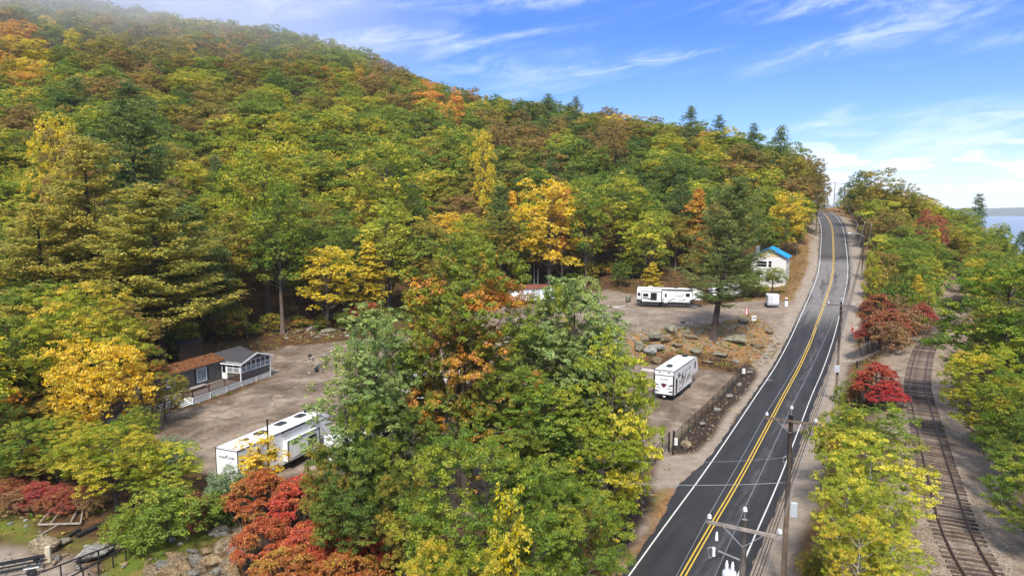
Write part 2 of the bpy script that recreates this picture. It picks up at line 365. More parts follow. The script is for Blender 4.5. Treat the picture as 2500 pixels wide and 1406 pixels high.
def ground_masks(X, Y):
    o, _, _, d = near_line(np.stack([X, Y], 1), ROAD, ROADN)
    orr, _, _, dr = near_line(np.stack([X, Y], 1), RAIL, RAILN)
    w1 = wob(X, Y, 2.3, 5.0) * 0.5 + wob(X, Y, 0.9, 1.0) * 0.25
    gravel = sst(pdist(X, Y, LOT_LO) + w1, -0.8, 0.8)
    lotup = sst(pdist(X, Y, LOT_UP) + w1, -0.8, 0.8)
    gravel = np.maximum(gravel, lotup)
    drive = np.maximum(sst(pdist(X, Y, DRIVE) + w1 * 1.3, -1.2, 1.0), sst(pdist(X, Y, APRON) + w1 * 1.6, -1.0, 1.0))
    far = Y > 112
    shl = sst(-o + w1 * .6, 3.4, 3.7) * (1 - sst(-o + w1, 5.2, 6.6))          # left shoulder
    shr = sst(o + w1 * .6, 3.2, 3.6) * (1 - sst(o + w1, 6.0, 7.2))            # right shoulder, wider
    entry = sst(pdist(X, Y, wpoly([(1600,1110,0),(1700,1040,0),(1790,1040,0),(1700,1230,0),(1640,1330,0),(1560,1260,0),(1590,1180,0)])) + w1, -0.6, 0.6)
    shoulder = np.clip(np.maximum.reduce([shl, shr, entry, drive, .7 * (1 - sst(dr + w1 * 1.5, 3.2, 6.5)), lotup * 0.35]), 0, 1)
    grass = sst(pdist(X, Y, GRASSY) + w1 * 1.8, -1.0, 1.0)
    grass = np.maximum(grass, 0.55 * ((o < -5) & (o > -9) & (Y < 90)) * sst(w1, -0.1, .3))
    litter = sst(pdist(X, Y, ROCKY) + w1 * 1.5, -2.0, 1.5)
    litter = np.maximum(litter, 0.75 * sst(o + w1, 6.0, 8.0) * (1 - sst(o, 24, 30)) * (orr < 3))
    litter = np.maximum(litter, 0.8 * ((o < -5.5) & (o > -14) & (Y > 112)))
    mulch = np.maximum(sst(pdist(X, Y, MULCH1) + w1 * .7, -.4, .4), sst(pdist(X, Y, MULCH2) + w1 * .7, -.4, .4))
    litter = np.maximum(litter, sst(pdist(X, Y, STRIP) + w1 * .7, -.4, .5)); shoulder = shoulder * (1 - mulch) * (1 - sst(pdist(X, Y, STRIP) + w1 * .7, -.4, .5)); gravel = gravel * (1 - mulch)
    trk_ = np.zeros_like(X)
    for pl in TRACKS:
        pl = spline(np.array([(a, b, 0) for a, b in pl]), 1.0); nn = normals2(pl); oo, _, _, dd = near_line(np.stack([X, Y], 1), pl, nn)
        oo = oo + wob(X, Y, 3.0, 7.0) * .25
        trk_ = np.maximum(trk_, np.exp(-((np.abs(oo) - .95) / .32) ** 2) * (dd < 3))
    return gravel, grass, litter, mulch, shoulder, trk_ * np.clip(.55 + wob(X, Y, 4.0, 9.0) * .7, 0, 1)
def build_ground():
    def axis(lo, a, b, hi, fine, coarse):
        l = list(np.arange(a, b, fine)); s = fine; x = a
        left = []
        while x > lo: s = min(coarse, s * 1.12); x -= s; left.append(x)
        s = fine; x = l[-1]; right = []
        while x < hi: s = min(coarse, s * 1.12); x += s; right.append(x)
        return np.array(left[::-1] + l + right)
    xs = axis(-700, -52, 100, 700, 0.55, 18); ys = axis(-120, 26, 175, 1000, 0.55, 18)
    X, Y = np.meshgrid(xs, ys); nx, ny = len(xs), len(ys); X = X.ravel(); Y = Y.ravel(); Z = terrain(X, Y)
    i = np.arange(nx * ny).reshape(ny, nx)
    Fq = np.stack([i[:-1, :-1].ravel(), i[:-1, 1:].ravel(), i[1:, 1:].ravel(), i[1:, :-1].ravel()], 1)
    g, gr, li, mu, sh, tk = ground_masks(X, Y); one = np.ones_like(g)
    m, nt, N, L = nodes('ground_soil')
    tc = nN(N, L, 'ShaderNodeTexCoord'); P = tc.outputs['Object']
    def nz(s, det=6.0, ro=0.6): return nN(N, L, 'ShaderNodeTexNoise', {'Vector': P, 'Scale': s, 'Detail': det, 'Roughness': ro}).outputs['Fac']
    A = nN(N, L, 'ShaderNodeAttribute', attribute_name='soil_a'); B = nN(N, L, 'ShaderNodeAttribute', attribute_name='soil_b')
    sa = nN(N, L, 'ShaderNodeSeparateColor', {0: A.outputs['Color']}); sb = nN(N, L, 'ShaderNodeSeparateColor', {0: B.outputs['Color']})
    n_big, n_mid, n_fine, n_grit = nz(0.18, 5.0), nz(0.9, 8.0, .7), nz(5.0, 6.0, .7), nz(22.0, 3.0, .8)
    floor = ramp(N, L, n_mid, [(0.3, (.030, .020, .011)), (0.5, (.080, .046, .022)), (0.62, (.15, .075, .028)), (0.75, (.10, .085, .035))])
    grav = ramp(N, L, n_big, [(0.36, (.100, .078, .062)), (0.5, (.160, .132, .108)), (0.64, (.255, .220, .186))])
    grav = mixc(N, L, 0.55, grav, ramp(N, L, n_mid, [(0.32, (.30, .25, .2)), (0.5, (.55, .5, .47)), (0.68, (.9, .8, .72))]), 'OVERLAY')
    grav = mixc(N, L, 0.5, grav, ramp(N, L, n_grit, [(0.35, (.30, .28, .26)), (0.65, (.72, .7, .66))]), 'OVERLAY')
    shoul = mixc(N, L, 0.6, ramp(N, L, n_mid, [(0.3, (.20, .16, .125)), (0.7, (.33, .285, .24))]), ramp(N, L, n_grit, [(0.35, (.2, .19, .18)), (0.65, (.85, .83, .8))]), 'OVERLAY')
    grass = mixc(N, L, 0.5, ramp(N, L, n_mid, [(0.35, (.20, .15, .05)), (0.5, (.12, .14, .025)), (0.65, (.10, .16, .02))]), ramp(N, L, n_grit, [(0.3, (.25, .25, .2)), (0.7, (.75, .75, .6))]), 'OVERLAY')
    litt = ramp(N, L, n_mid, [(0.3, (.10, .075, .045)), (0.42, (.19, .12, .06)), (0.50, (.30, .14, .045)), (0.56, (.20, .16, .09)), (0.66, (.24, .20, .12)), (0.76, (.17, .16, .075))])
    litt = mixc(N, L, 0.7, litt, ramp(N, L, n_fine, [(0.3, (.2, .2, .2)), (0.7, (.8, .8, .8))]), 'OVERLAY')
    mul = ramp(N, L, n_fine, [(0.35, (.022, .016, .014)), (0.6, (.055, .038, .028)), (0.75, (.14, .09, .05))])
    c = mixc(N, L, sa.outputs[2], floor, litt); c = mixc(N, L, sa.outputs[1], c, grass); c = mixc(N, L, sb.outputs[0], c, mul)
    tr_ = nN(N, L, 'ShaderNodeMath', {0: sb.outputs[2], 1: .75}, operation='MULTIPLY').outputs[0]
    grav = mixc(N, L, tr_, grav, ramp(N, L, n_mid, [(.35, (.30, .25, .20)), (.65, (.20, .16, .13))]))
    sandy = nN(N, L, 'ShaderNodeMapRange', {0: nz(.35, 9.0, .7), 1: .56, 2: .64}).outputs[0]; grav = mixc(N, L, nN(N, L, 'ShaderNodeMath', {0: sandy, 1: .65}, operation='MULTIPLY').outputs[0], grav, (.34, .275, .19))
    weed = nN(N, L, 'ShaderNodeMapRange', {0: nz(.5, 10.0, .75), 1: .42, 2: .36}).outputs[0]; grav = mixc(N, L, nN(N, L, 'ShaderNodeMath', {0: weed, 1: .6}, operation='MULTIPLY').outputs[0], grav, (.12, .075, .04))
    c = mixc(N, L, sa.outputs[0], c, grav); c = mixc(N, L, sb.outputs[1], c, shoul)
    # fallen leaves scattered over everything
    vor = nN(N, L, 'ShaderNodeTexVoronoi', {'Vector': P, 'Scale': 2.6, 'Randomness': 1.0})
    lf = nN(N, L, 'ShaderNodeMapRange', {0: vor.outputs['Distance'], 1: 0.10, 2: 0.07}); lcol = ramp(N, L, nN(N, L, 'ShaderNodeSeparateColor', {0: vor.outputs['Color']}).outputs[0],
        [(0.2, (.30, .11, .03)), (0.5, (.42, .27, .06)), (0.8, (.22, .14, .07))])
    c = mixc(N, L, lf.outputs[0], c, lcol)
    # light gravel patches of bare sand
    bs = nN(N, L, 'ShaderNodeBsdfPrincipled', {'Base Color': c, 'Roughness': 0.95, 'Specular IOR Level': 0.15})
    h = nN(N, L, 'ShaderNodeMath', {0: n_fine, 1: n_grit}, operation='ADD')
    bp = nN(N, L, 'ShaderNodeBump', {'Height': h.outputs[0], 'Strength': 0.7, 'Distance': 0.08}); L.new(bp.outputs[0], bs.inputs['Normal'])
    o = nN(N, L, 'ShaderNodeOutputMaterial'); L.new(bs.outputs[0], o.inputs[0])
    me = mesh_np('ground', np.stack([X, Y, Z], 1), Fq, [m], True, attrs={
        'soil_a': ('POINT', 'FLOAT_COLOR', np.stack([g, gr, li, one], 1)), 'soil_b': ('POINT', 'FLOAT_COLOR', np.stack([mu, sh, tk, one], 1))})
    tag(add_obj('ground', me), 'forest floor, gravel lots and grass verges of the wooded hillside', kind='structure')
build_ground()

# ------------------------------------------------------------------ road, markings, ballast
def ribbon(name, P, Nn, offs, dz, mat, label=None, sel=None, jag=None, kind='structure', parent=None):
    P2, N2 = (P, Nn) if sel is None else (P[sel], Nn[sel]); k = len(offs); V = np.zeros((len(P2), k, 3))
    for j, of in enumerate(offs):
        oo = of + (jag(P2, j) if jag else 0)
        V[:, j, 0] = P2[:, 0] + N2[:, 0] * oo; V[:, j, 1] = P2[:, 1] + N2[:, 1] * oo; V[:, j, 2] = P2[:, 2] + (dz[j] if isinstance(dz, (list, tuple)) else dz)
    i = np.arange(len(P2) * k).reshape(-1, k)
    Fq = np.stack([i[:-1, :-1].ravel(), i[:-1, 1:].ravel(), i[1:, 1:].ravel(), i[1:, :-1].ravel()], 1)
    s = np.concatenate([[0], np.cumsum(np.linalg.norm(np.diff(P2[:, :2], axis=0), axis=1))])
    uv = np.stack([np.repeat(s, k), np.tile(np.array(offs, float), len(P2)), np.zeros(len(P2) * k), np.ones(len(P2) * k)], 1)
    me = mesh_np(name, V.reshape(-1, 3), Fq, [mat], True, attrs={'along': ('POINT', 'FLOAT_COLOR', uv)})
    o = add_obj(name, me, parent)
    return tag(o, label, kind=kind)
def asphalt_mat():
    m, nt, N, L = nodes('asphalt')
    A = nN(N, L, 'ShaderNodeAttribute', attribute_name='along'); s = nN(N, L, 'ShaderNodeSeparateXYZ', {0: A.outputs['Vector']})
    tc = nN(N, L, 'ShaderNodeTexCoord'); P = tc.outputs['Object']
    def nz(sc, v=P, det=6.0, ro=0.6): return nN(N, L, 'ShaderNodeTexNoise', {'Vector': v, 'Scale': sc, 'Detail': det, 'Roughness': ro}).outputs['Fac']
    st = nN(N, L, 'ShaderNodeCombineXYZ', {0: nN(N, L, 'ShaderNodeMath', {0: s.outputs[0], 1: 0.12}, operation='MULTIPLY').outputs[0], 1: s.outputs[1]}).outputs[0]
    long_ = nz(1.1, st, 5.0, .6)
    base = ramp(N, L, long_, [(0.3, (.017, .0165, .018)), (0.7, (.036, .035, .037))])
    base = mixc(N, L, 0.5, base, ramp(N, L, nz(40.0, P, 2.0), [(0.3, (.35, .35, .35)), (0.7, (.66, .66, .66))]), 'OVERLAY')
    old = ramp(N, L, nz(3.0, st, 6.0), [(0.3, (.15, .138, .132)), (0.7, (.225, .208, .20))])
    # weathered grey stretch on the climb, worn through in long patches
    st2 = nN(N, L, 'ShaderNodeCombineXYZ', {0: nN(N, L, 'ShaderNodeMath', {0: s.outputs[0], 1: 0.05}, operation='MULTIPLY').outputs[0], 1: nN(N, L, 'ShaderNodeMath', {0: s.outputs[1], 1: .8}, operation='MULTIPLY').outputs[0]}).outputs[0]
    pm = nN(N, L, 'ShaderNodeMapRange', {0: nz(0.9, st2, 5.0, .65), 1: 0.34, 2: 0.50, 4: .85})
    up = nN(N, L, 'ShaderNodeMapRange', {0: s.outputs[0], 1: 170.0, 2: 186.0}); dn = nN(N, L, 'ShaderNodeMapRange', {0: s.outputs[0], 1: 232.0, 2: 238.0, 3: 1.0, 4: 0.0})
    mm = nN(N, L, 'ShaderNodeMath', {0: nN(N, L, 'ShaderNodeMath', {0: up.outputs[0], 1: dn.outputs[0]}, operation='MULTIPLY').outputs[0], 1: pm.outputs[0]}, operation='MULTIPLY')
    c = mixc(N, L, mm.outputs[0], base, old)
    far = nN(N, L, 'ShaderNodeMapRange', {0: s.outputs[0], 1: 236.0, 2: 244.0, 3: 0.0, 4: 0.3})
    c = mixc(N, L, far.outputs[0], c, old)
    # scuffed pale streak between the wheel tracks and a few repair blotches
    sc = nN(N, L, 'ShaderNodeMapRange', {0: nN(N, L, 'ShaderNodeMath', {0: nN(N, L, 'ShaderNodeMath', {0: s.outputs[1], 1: -1.2}, operation='ADD').outputs[0]}, operation='ABSOLUTE').outputs[0], 1: 0.9, 2: 0.1})
    sc2 = nN(N, L, 'ShaderNodeMath', {0: sc.outputs[0], 1: nN(N, L, 'ShaderNodeMapRange', {0: nz(2.2, st, 8.0, .7), 1: 0.42, 2: 0.70, 3: 0.0, 4: 0.65}).outputs[0]}, operation='MULTIPLY')
    c = mixc(N, L, sc2.outputs[0], c, (.13, .12, .125))
    bl = nN(N, L, 'ShaderNodeTexVoronoi', {'Vector': P, 'Scale': 0.085, 'Randomness': 1.0}, distance='EUCLIDEAN')
    blm = nN(N, L, 'ShaderNodeMapRange', {0: nN(N, L, 'ShaderNodeMath', {0: bl.outputs['Distance'], 1: nN(N, L, 'ShaderNodeMath', {0: nz(1.6), 1: 0.10}, operation='MULTIPLY').outputs[0]}, operation='ADD').outputs[0], 1: 0.17, 2: 0.15})
    c = mixc(N, L, nN(N, L, 'ShaderNodeMath', {0: blm.outputs[0], 1: 0.75}, operation='MULTIPLY').outputs[0], c, (.20, .145, .13))
    cr = nN(N, L, 'ShaderNodeTexVoronoi', {'Vector': P, 'Scale': 0.16, 'Randomness': 1.0}, feature='DISTANCE_TO_EDGE')
    crm = nN(N, L, 'ShaderNodeMapRange', {0: cr.outputs['Distance'], 1: 0.014, 2: 0.006, 3: 0.0, 4: .8})
    gate = nN(N, L, 'ShaderNodeMapRange', {0: nz(0.12), 1: 0.44, 2: 0.54})
    c = mixc(N, L, nN(N, L, 'ShaderNodeMath', {0: crm.outputs[0], 1: gate.outputs[0]}, operation='MULTIPLY').outputs[0], c, (.015, .014, .014))
    bs = nN(N, L, 'ShaderNodeBsdfPrincipled', {'Base Color': c, 'Roughness': 0.72, 'Specular IOR Level': 0.35})
    bp = nN(N, L, 'ShaderNodeBump', {'Height': nz(60.0, P, 2.0), 'Strength': 0.35, 'Distance': 0.02}); L.new(bp.outputs[0], bs.inputs['Normal'])
    L.new(bs.outputs[0], nN(N, L, 'ShaderNodeOutputMaterial').inputs[0]); return m
def paint(name, col):
    m, nt, N, L = nodes(name); tc = nN(N, L, 'ShaderNodeTexCoord')
    a = nN(N, L, 'ShaderNodeTexNoise', {'Vector': tc.outputs['Object'], 'Scale': 6.0, 'Detail': 9.0, 'Roughness': .75}).outputs['Fac']
    mr = nN(N, L, 'ShaderNodeMapRange', {0: a, 1: 0.50, 2: 0.70, 3: 0.0, 4: 0.85})
    c = mixc(N, L, mr.outputs[0], col, (.08, .078, .08))
    bs = nN(N, L, 'ShaderNodeBsdfPrincipled', {'Base Color': c, 'Roughness': 0.6}); L.new(bs.outputs[0], nN(N, L, 'ShaderNodeOutputMaterial').inputs[0]); return m
ASPH, WHITEP, YELP = asphalt_mat(), paint('white_road_paint', (.62, .61, .58)), paint('yellow_road_paint', (.62, .40, .03))
bulge_c = PZ(1655, 1185, 0)
def jag(P, j):
    if j == 0:
        b = -1.5 * np.exp(-(((P[:, 0] - bulge_c[0]) ** 2 + (P[:, 1] - bulge_c[1]) ** 2) / 30.0))
        return b + 0.07 * np.sin(P[:, 1] * 1.9) + 0.05 * np.sin(P[:, 1] * 4.7)
    if j == 6: return 0.07 * np.sin(P[:, 1] * 1.3 + 1) + 0.05 * np.sin(P[:, 1] * 3.9)
    return 0
road = ribbon('road', ROAD, ROADN, [-3.6, -3.2, -1.6, 0, 1.6, 3.2, 3.75], [-.03, 0, .03, .045, .03, 0, -.03], ASPH, 'two lane asphalt road climbing over the wooded crest', jag=jag)
ribbon('edge_line', ROAD, ROADN, [-3.20, -3.085], .012, WHITEP, 'white edge line on the lot side of the road')
ribbon('edge_line', ROAD, ROADN, [3.085, 3.20], .012, WHITEP, 'white edge line on the pole side of the road')
ribbon('centre_line', ROAD, ROADN, [-.19, -.085], .054, YELP, 'yellow centre line nearer the lot, one of the double line')
ribbon('centre_line', ROAD, ROADN, [.085, .19], .054, YELP, 'yellow centre line nearer the poles, one of the double line')
# low asphalt kerb beside the bend on the climb
selk = np.where((ROAD[:, 1] > 112) & (ROAD[:, 1] < 262))[0]
ribbon('kerb', ROAD, ROADN, [4.15, 4.2, 4.4, 4.45], [-.08, .10, .10, -.08], simple('kerb_concrete', (.30, .28, .26), .9, scale=2, var=.3), 'low pale kerb along the outside of the climbing bend', sel=selk)
def ballast_mat():
    m, nt, N, L = nodes('ballast_stone'); tc = nN(N, L, 'ShaderNodeTexCoord')
    v = nN(N, L, 'ShaderNodeTexVoronoi', {'Vector': tc.outputs['Object'], 'Scale': 14.0}); n = nN(N, L, 'ShaderNodeTexNoise', {'Vector': tc.outputs['Object'], 'Scale': 0.8, 'Detail': 6.0}).outputs['Fac']
    c = mixc(N, L, .7, ramp(N, L, n, [(0.3, (.17, .125, .09)), (0.7, (.30, .25, .20))]), ramp(N, L, nN(N, L, 'ShaderNodeSeparateColor', {0: v.outputs['Color']}).outputs[0], [(0, (.15, .14, .13)), (1, (.9, .88, .85))]), 'OVERLAY')
    bs = nN(N, L, 'ShaderNodeBsdfPrincipled', {'Base Color': c, 'Roughness': 0.95, 'Specular IOR Level': .1})
    bp = nN(N, L, 'ShaderNodeBump', {'Height': v.outputs['Distance'], 'Strength': 0.9, 'Distance': 0.06}); L.new(bp.outputs[0], bs.inputs['Normal'])
    L.new(bs.outputs[0], nN(N, L, 'ShaderNodeOutputMaterial').inputs[0]); return m
ribbon('ballast', RAIL, RAILN, [-3.2, -2.1, -1.5, 0, 1.5, 2.1, 3.2], [-.62, -.34, -.20, -.18, -.20, -.34, -.62], ballast_mat(), 'brown stone ballast bed beneath the railway track')
# railway track
trk = empty('railway_track', tuple(RAIL[60]), 0, 'single railway track with weathered wooden ties curving beside the road', 'railway track')
inv = Vector(RAIL[60])
RUST = simple('rusty_rail_steel', (.12, .075, .055), .55, .5, .3, 2); 
tie_mats = [simple('weathered_tie_wood', (.105, .078, .062), .9, 0, .45, 4, .5), simple('dark_tie_wood', (.062, .043, .034), .9, 0, .45, 4, .5), simple('grey_tie_wood', (.17, .14, .12), .9, 0, .4, 4, .5)]
RZ = RAIL - np.array(inv)[None, :]
for sg in (-1, 1):
    V = []
    prof = [(-.07, -.14), (-.07, -.115), (-.015, -.10), (-.015, -.04), (-.036, -.03), (-.036, 0), (.036, 0), (.036, -.03), (.015, -.04), (.015, -.10), (.07, -.115), (.07, -.14)]
    for p, n in zip(RZ, RAILN):
        for a, b in prof: V.append((p[0] + n[0] * (sg * .7525 + a), p[1] + n[1] * (sg * .7525 + a), p[2] + b + .02))
    k = len(prof); Fq = [(i * k + j, i * k + (j + 1) % k, (i + 1) * k + (j + 1) % k, (i + 1) * k + j) for i in range(len(RZ) - 1) for j in range(k)]
    add_obj('rail', mesh_np('rail', V, np.array(Fq), [RUST]), trk)
S = np.concatenate([[0], np.cumsum(np.linalg.norm(np.diff(RAIL[:, :2], axis=0), axis=1))])
tie_me = []
for q in range(5):
    rg = random.Random(q); mb = MB(); mb.rbox((0, 0, 0), (2.6, .225, .17), .02)
    mb.v = [(x + rg.uniform(-.015, .015), y + rg.uniform(-.012, .012), z + rg.uniform(-.01, .006)) for x, y, z in mb.v]
    tie_me.append(mesh_np('tie', mb.v, mb.f, [tie_mats[(0, 1, 0, 2, 1)[q]]]))
plate_mb = MB(); plate_mb.box((-.7525, 0, .086), (.30, .19, .012)).box((.7525, 0, .086), (.30, .19, .012))
for q in (0, 2, 3): pass
cnt = 0; sx = 32.0
while sx < S[-1] - 20 and cnt < 298:
    p = np.array([np.interp(sx, S, RZ[:, j]) for j in range(3)]); n = np.array([np.interp(sx, S, RAILN[:, j]) for j in range(2)])
    o = add_obj('tie', random.choice(tie_me), trk, (p[0] + random.gauss(0, .03), p[1], p[2] - .205))
    o.rotation_euler = (0, random.gauss(0, .004), math.atan2(n[1], n[0]) + random.gauss(0, .018)); cnt += 1; sx += 0.53 + random.gauss(0, .02)

# ------------------------------------------------------------------ lake and the far shore
def build_lake():
    m, nt, N, L = nodes('lake_water'); tc = nN(N, L, 'ShaderNodeTexCoord')
    n = nN(N, L, 'ShaderNodeTexNoise', {'Vector': tc.outputs['Object'], 'Scale': 0.25, 'Detail': 5.0}).outputs['Fac']
    bp = nN(N, L, 'ShaderNodeBump', {'Height': n, 'Strength': 0.35, 'Distance': 0.3})
    bs = nN(N, L, 'ShaderNodeBsdfPrincipled', {'Base Color': (.15, .20, .26, 1), 'Roughness': 0.35, 'Specular IOR Level': .5, 'Normal': bp.outputs[0]})
    L.new(bs.outputs[0], nN(N, L, 'ShaderNodeOutputMaterial').inputs[0])
    V = []; F = []; ns = 48
    for k in range(ns): a = 2 * math.pi * k / ns; V.append((7000 * math.cos(a), 7000 * math.sin(a), LAKE))
    tag(add_obj('lake', mesh_np('lake', V, [tuple(range(ns))], [m])), 'wide grey-blue lake beyond the wooded slope', kind='structure')
    mb = MB(); X = np.arange(-2600, 4400, 60.0); V = []; Fq = []
    for i, x in enumerate(X):
        h = 42 + 30 * (0.5 + 0.5 * math.sin(x / 900.0)) + 10 * math.sin(x / 260.0) + 4 * math.sin(x / 70.0)
        y = 4600 + 250 * math.sin(x / 1300.0)
        V += [(x, y - 160, LAKE - 1), (x, y - 60, LAKE + h * .55), (x, y + 150, LAKE + h), (x, y + 700, LAKE + h * .8), (x, y + 900, LAKE - 1)]
    for i in range(len(X) - 1):
        for k in range(4): Fq.append((i * 5 + k, (i + 1) * 5 + k, (i + 1) * 5 + k + 1, i * 5 + k + 1))
    tag(add_obj('far_shore', mesh_np('far_shore', V, np.array(Fq), [simple('far_wooded_shore', (.045, .06, .045), .95, scale=.02, var=.3)], True)), 'low wooded hills on the far side of the lake', kind='structure')
build_lake()

# ------------------------------------------------------------------ leaves
def leaf_mat(name, ca, cb, frac=0.25, third=None):
    """ca the common colour, cb the turned colour on part of the twigs"""
    m, nt, N, L = nodes('leaf_' + name)
    a = nN(N, L, 'ShaderNodeAttribute', attribute_name='leafvar'); s = nN(N, L, 'ShaderNodeSeparateColor', {0: a.outputs['Color']})
    oi = nN(N, L, 'ShaderNodeObjectInfo')
    sh = nN(N, L, 'ShaderNodeMath', {0: oi.outputs['Random'], 1: 0.30}, operation='MULTIPLY')
    cl = nN(N, L, 'ShaderNodeMath', {0: s.outputs[0], 1: nN(N, L, 'ShaderNodeMath', {0: s.outputs[1], 1: .34}, operation='MULTIPLY').outputs[0]}, operation='ADD')
    cl2 = nN(N, L, 'ShaderNodeMath', {0: cl.outputs[0], 1: nN(N, L, 'ShaderNodeMath', {0: sh.outputs[0], 1: 0.15}, operation='SUBTRACT').outputs[0]}, operation='ADD')
    f = nN(N, L, 'ShaderNodeMapRange', {0: cl2.outputs[0], 1: 1.17 - frac - .09, 2: 1.17 - frac + .09})
    c = mixc(N, L, f.outputs[0], ca, cb)
    if third:
        f3 = nN(N, L, 'ShaderNodeMapRange', {0: s.outputs[2], 1: .80, 2: .95}); c = mixc(N, L, f3.outputs[0], c, third)
    hv = nN(N, L, 'ShaderNodeHueSaturation', {'Hue': nN(N, L, 'ShaderNodeMapRange', {0: oi.outputs['Random'], 3: .485, 4: .512}).outputs[0],
        'Saturation': nN(N, L, 'ShaderNodeMapRange', {0: s.outputs[2], 3: .82, 4: 1.06}).outputs[0],
        'Value': nN(N, L, 'ShaderNodeMath', {0: nN(N, L, 'ShaderNodeMapRange', {0: s.outputs[1], 3: .66, 4: 1.42}).outputs[0], 1: nN(N, L, 'ShaderNodeMapRange', {0: oi.outputs['Random'], 3: 1.12, 4: .86}).outputs[0]}, operation='MULTIPLY').outputs[0], 'Color': c})
    bs = nN(N, L, 'ShaderNodeBsdfPrincipled', {'Base Color': hv.outputs[0], 'Roughness': .6, 'Specular IOR Level': .12})
    tr = nN(N, L, 'ShaderNodeBsdfTranslucent', {'Color': hv.outputs[0]})
    mx = nN(N, L, 'ShaderNodeMixShader', {0: .47, 1: bs.outputs[0], 2: tr.outputs[0]})
    L.new(mx.outputs[0], nN(N, L, 'ShaderNodeOutputMaterial').inputs[0]); return m
LM = {
 'green':   leaf_mat('green', (.165, .255, .024), (.370, .385, .024), .32, (.092, .165, .022)),
 'deep':    leaf_mat('deep_green', (.100, .175, .026), (.200, .245, .026), .30, (.064, .122, .024)),
 'lime':    leaf_mat('yellow_green', (.330, .370, .018), (.62, .48, .018), .32, (.175, .250, .018)),
 'olive':   leaf_mat('olive', (.250, .250, .030), (.46, .33, .030), .36, (.140, .165, .028)),
 'bronze':  leaf_mat('bronze', (.280, .205, .050), (.42, .240, .050), .33, (.180, .170, .042)),
 'yellow':  leaf_mat('yellow', (.70, .53, .016), (.58, .50, .024), .25, (.72, .44, .016)),
 'orange':  leaf_mat('orange', (.66, .33, .030), (.66, .44, .030), .35, (.50, .20, .030)),
 'red':     leaf_mat('red', (.52, .075, .040), (.46, .16, .040), .22, (.26, .050, .035)),
 'crimson': leaf_mat('crimson', (.42, .085, .055), (.46, .19, .060), .36, (.24, .10, .050)),
 'pine':    leaf_mat('pine_green', (.130, .210, .060), (.240, .280, .060), .34, (.085, .150, .052)),
 'pineold': leaf_mat('pine_olive', (.360, .345, .050), (.58, .47, .055), .42, (.210, .250, .048)),
 'oak':     leaf_mat('turning_oak', (.225, .285, .030), (.66, .25, .030), .20, (.38, .36, .032)),
 'hickory': leaf_mat('turning_hickory', (0.320, 0.383, 0.026), (0.672, 0.611, 0.031), .36, (0.170, 0.270, 0.028)),
 'silver':  leaf_mat('poplar_green', (.220, .330, .080), (.320, .380, .080), .3, (.42, .48, .24)),
 'willow':  leaf_mat('grey_green', (0.170, 0.263, 0.121), (0.248, 0.312, 0.106), .3, (0.383, 0.454, 0.298)),
 'sumac':   leaf_mat('sumac_red', (.52, .115, .032), (.54, .24, .040), .26, (.28, .070, .032)),
 'brown':   leaf_mat('dry_brown', (0.284, 0.149, 0.064), (0.398, 0.241, 0.085), .35, (0.156, 0.121, 0.057)),
}
LM['bigpine'] = leaf_mat('white_pine_olive', (.185, .245, .060), (.33, .34, .065), .34, (.115, .170, .052))
LM['fading'] = leaf_mat('fading_sumac', (.50, .15, .030), (.50, .30, .035), .30, (.24, .17, .035))
LM['rooflitter'] = leaf_mat('roof_litter', (.30, .13, .045), (.42, .17, .04), .3, (.20, .10, .05))
BARK = simple('grey_brown_bark', (.105, .082, .064), .95, scale=1.5, var=.45, bump=.6)
BARKP = simple('dark_pine_bark', (.060, .042, .034), .95, scale=1.5, var=.45, bump=.6)
BARKW = simple('pale_birch_bark', (.42, .39, .34), .85, scale=2.5, var=.35)

def unit(v): return v / (np.linalg.norm(v, axis=-1, keepdims=True) + 1e-9)
def leaves_mesh(C, Nrm, size, aspect, cvar, rng, droop=0.0, fold=0.0, dirs=None):
    """diamond leaves, two triangles each, around centres C facing Nrm"""
    n = len(C); rnd = unit(rng.normal(size=(n, 3)))
    Nn = unit(Nrm + rnd * 0.55)
    T = unit(np.cross(Nn, unit(rng.normal(size=(n, 3))))) if dirs is None else unit(dirs - Nn * (dirs * Nn).sum(1, keepdims=True))
    if droop: T = unit(T + np.array([0, 0, -droop])); Nn = unit(np.cross(np.cross(T, Nn), T) + 1e-6)
    B = np.cross(Nn, T); s = size * rng.uniform(.65, 1.35, (n, 1)); w = s / aspect
    k = fold * w
    V = np.stack([C - T * s * .5, C + B * w * .5 + Nn * k, C + T * s * .5, C - B * w * .5 + Nn * k], 1).reshape(-1, 3)
    i = np.arange(n)[:, None] * 4
    col = np.stack([cvar, rng.uniform(0, 1, n), rng.uniform(0, 1, n), np.ones(n)], 1)
    return V, (i + np.array([[0, 1, 2, 3]])), col
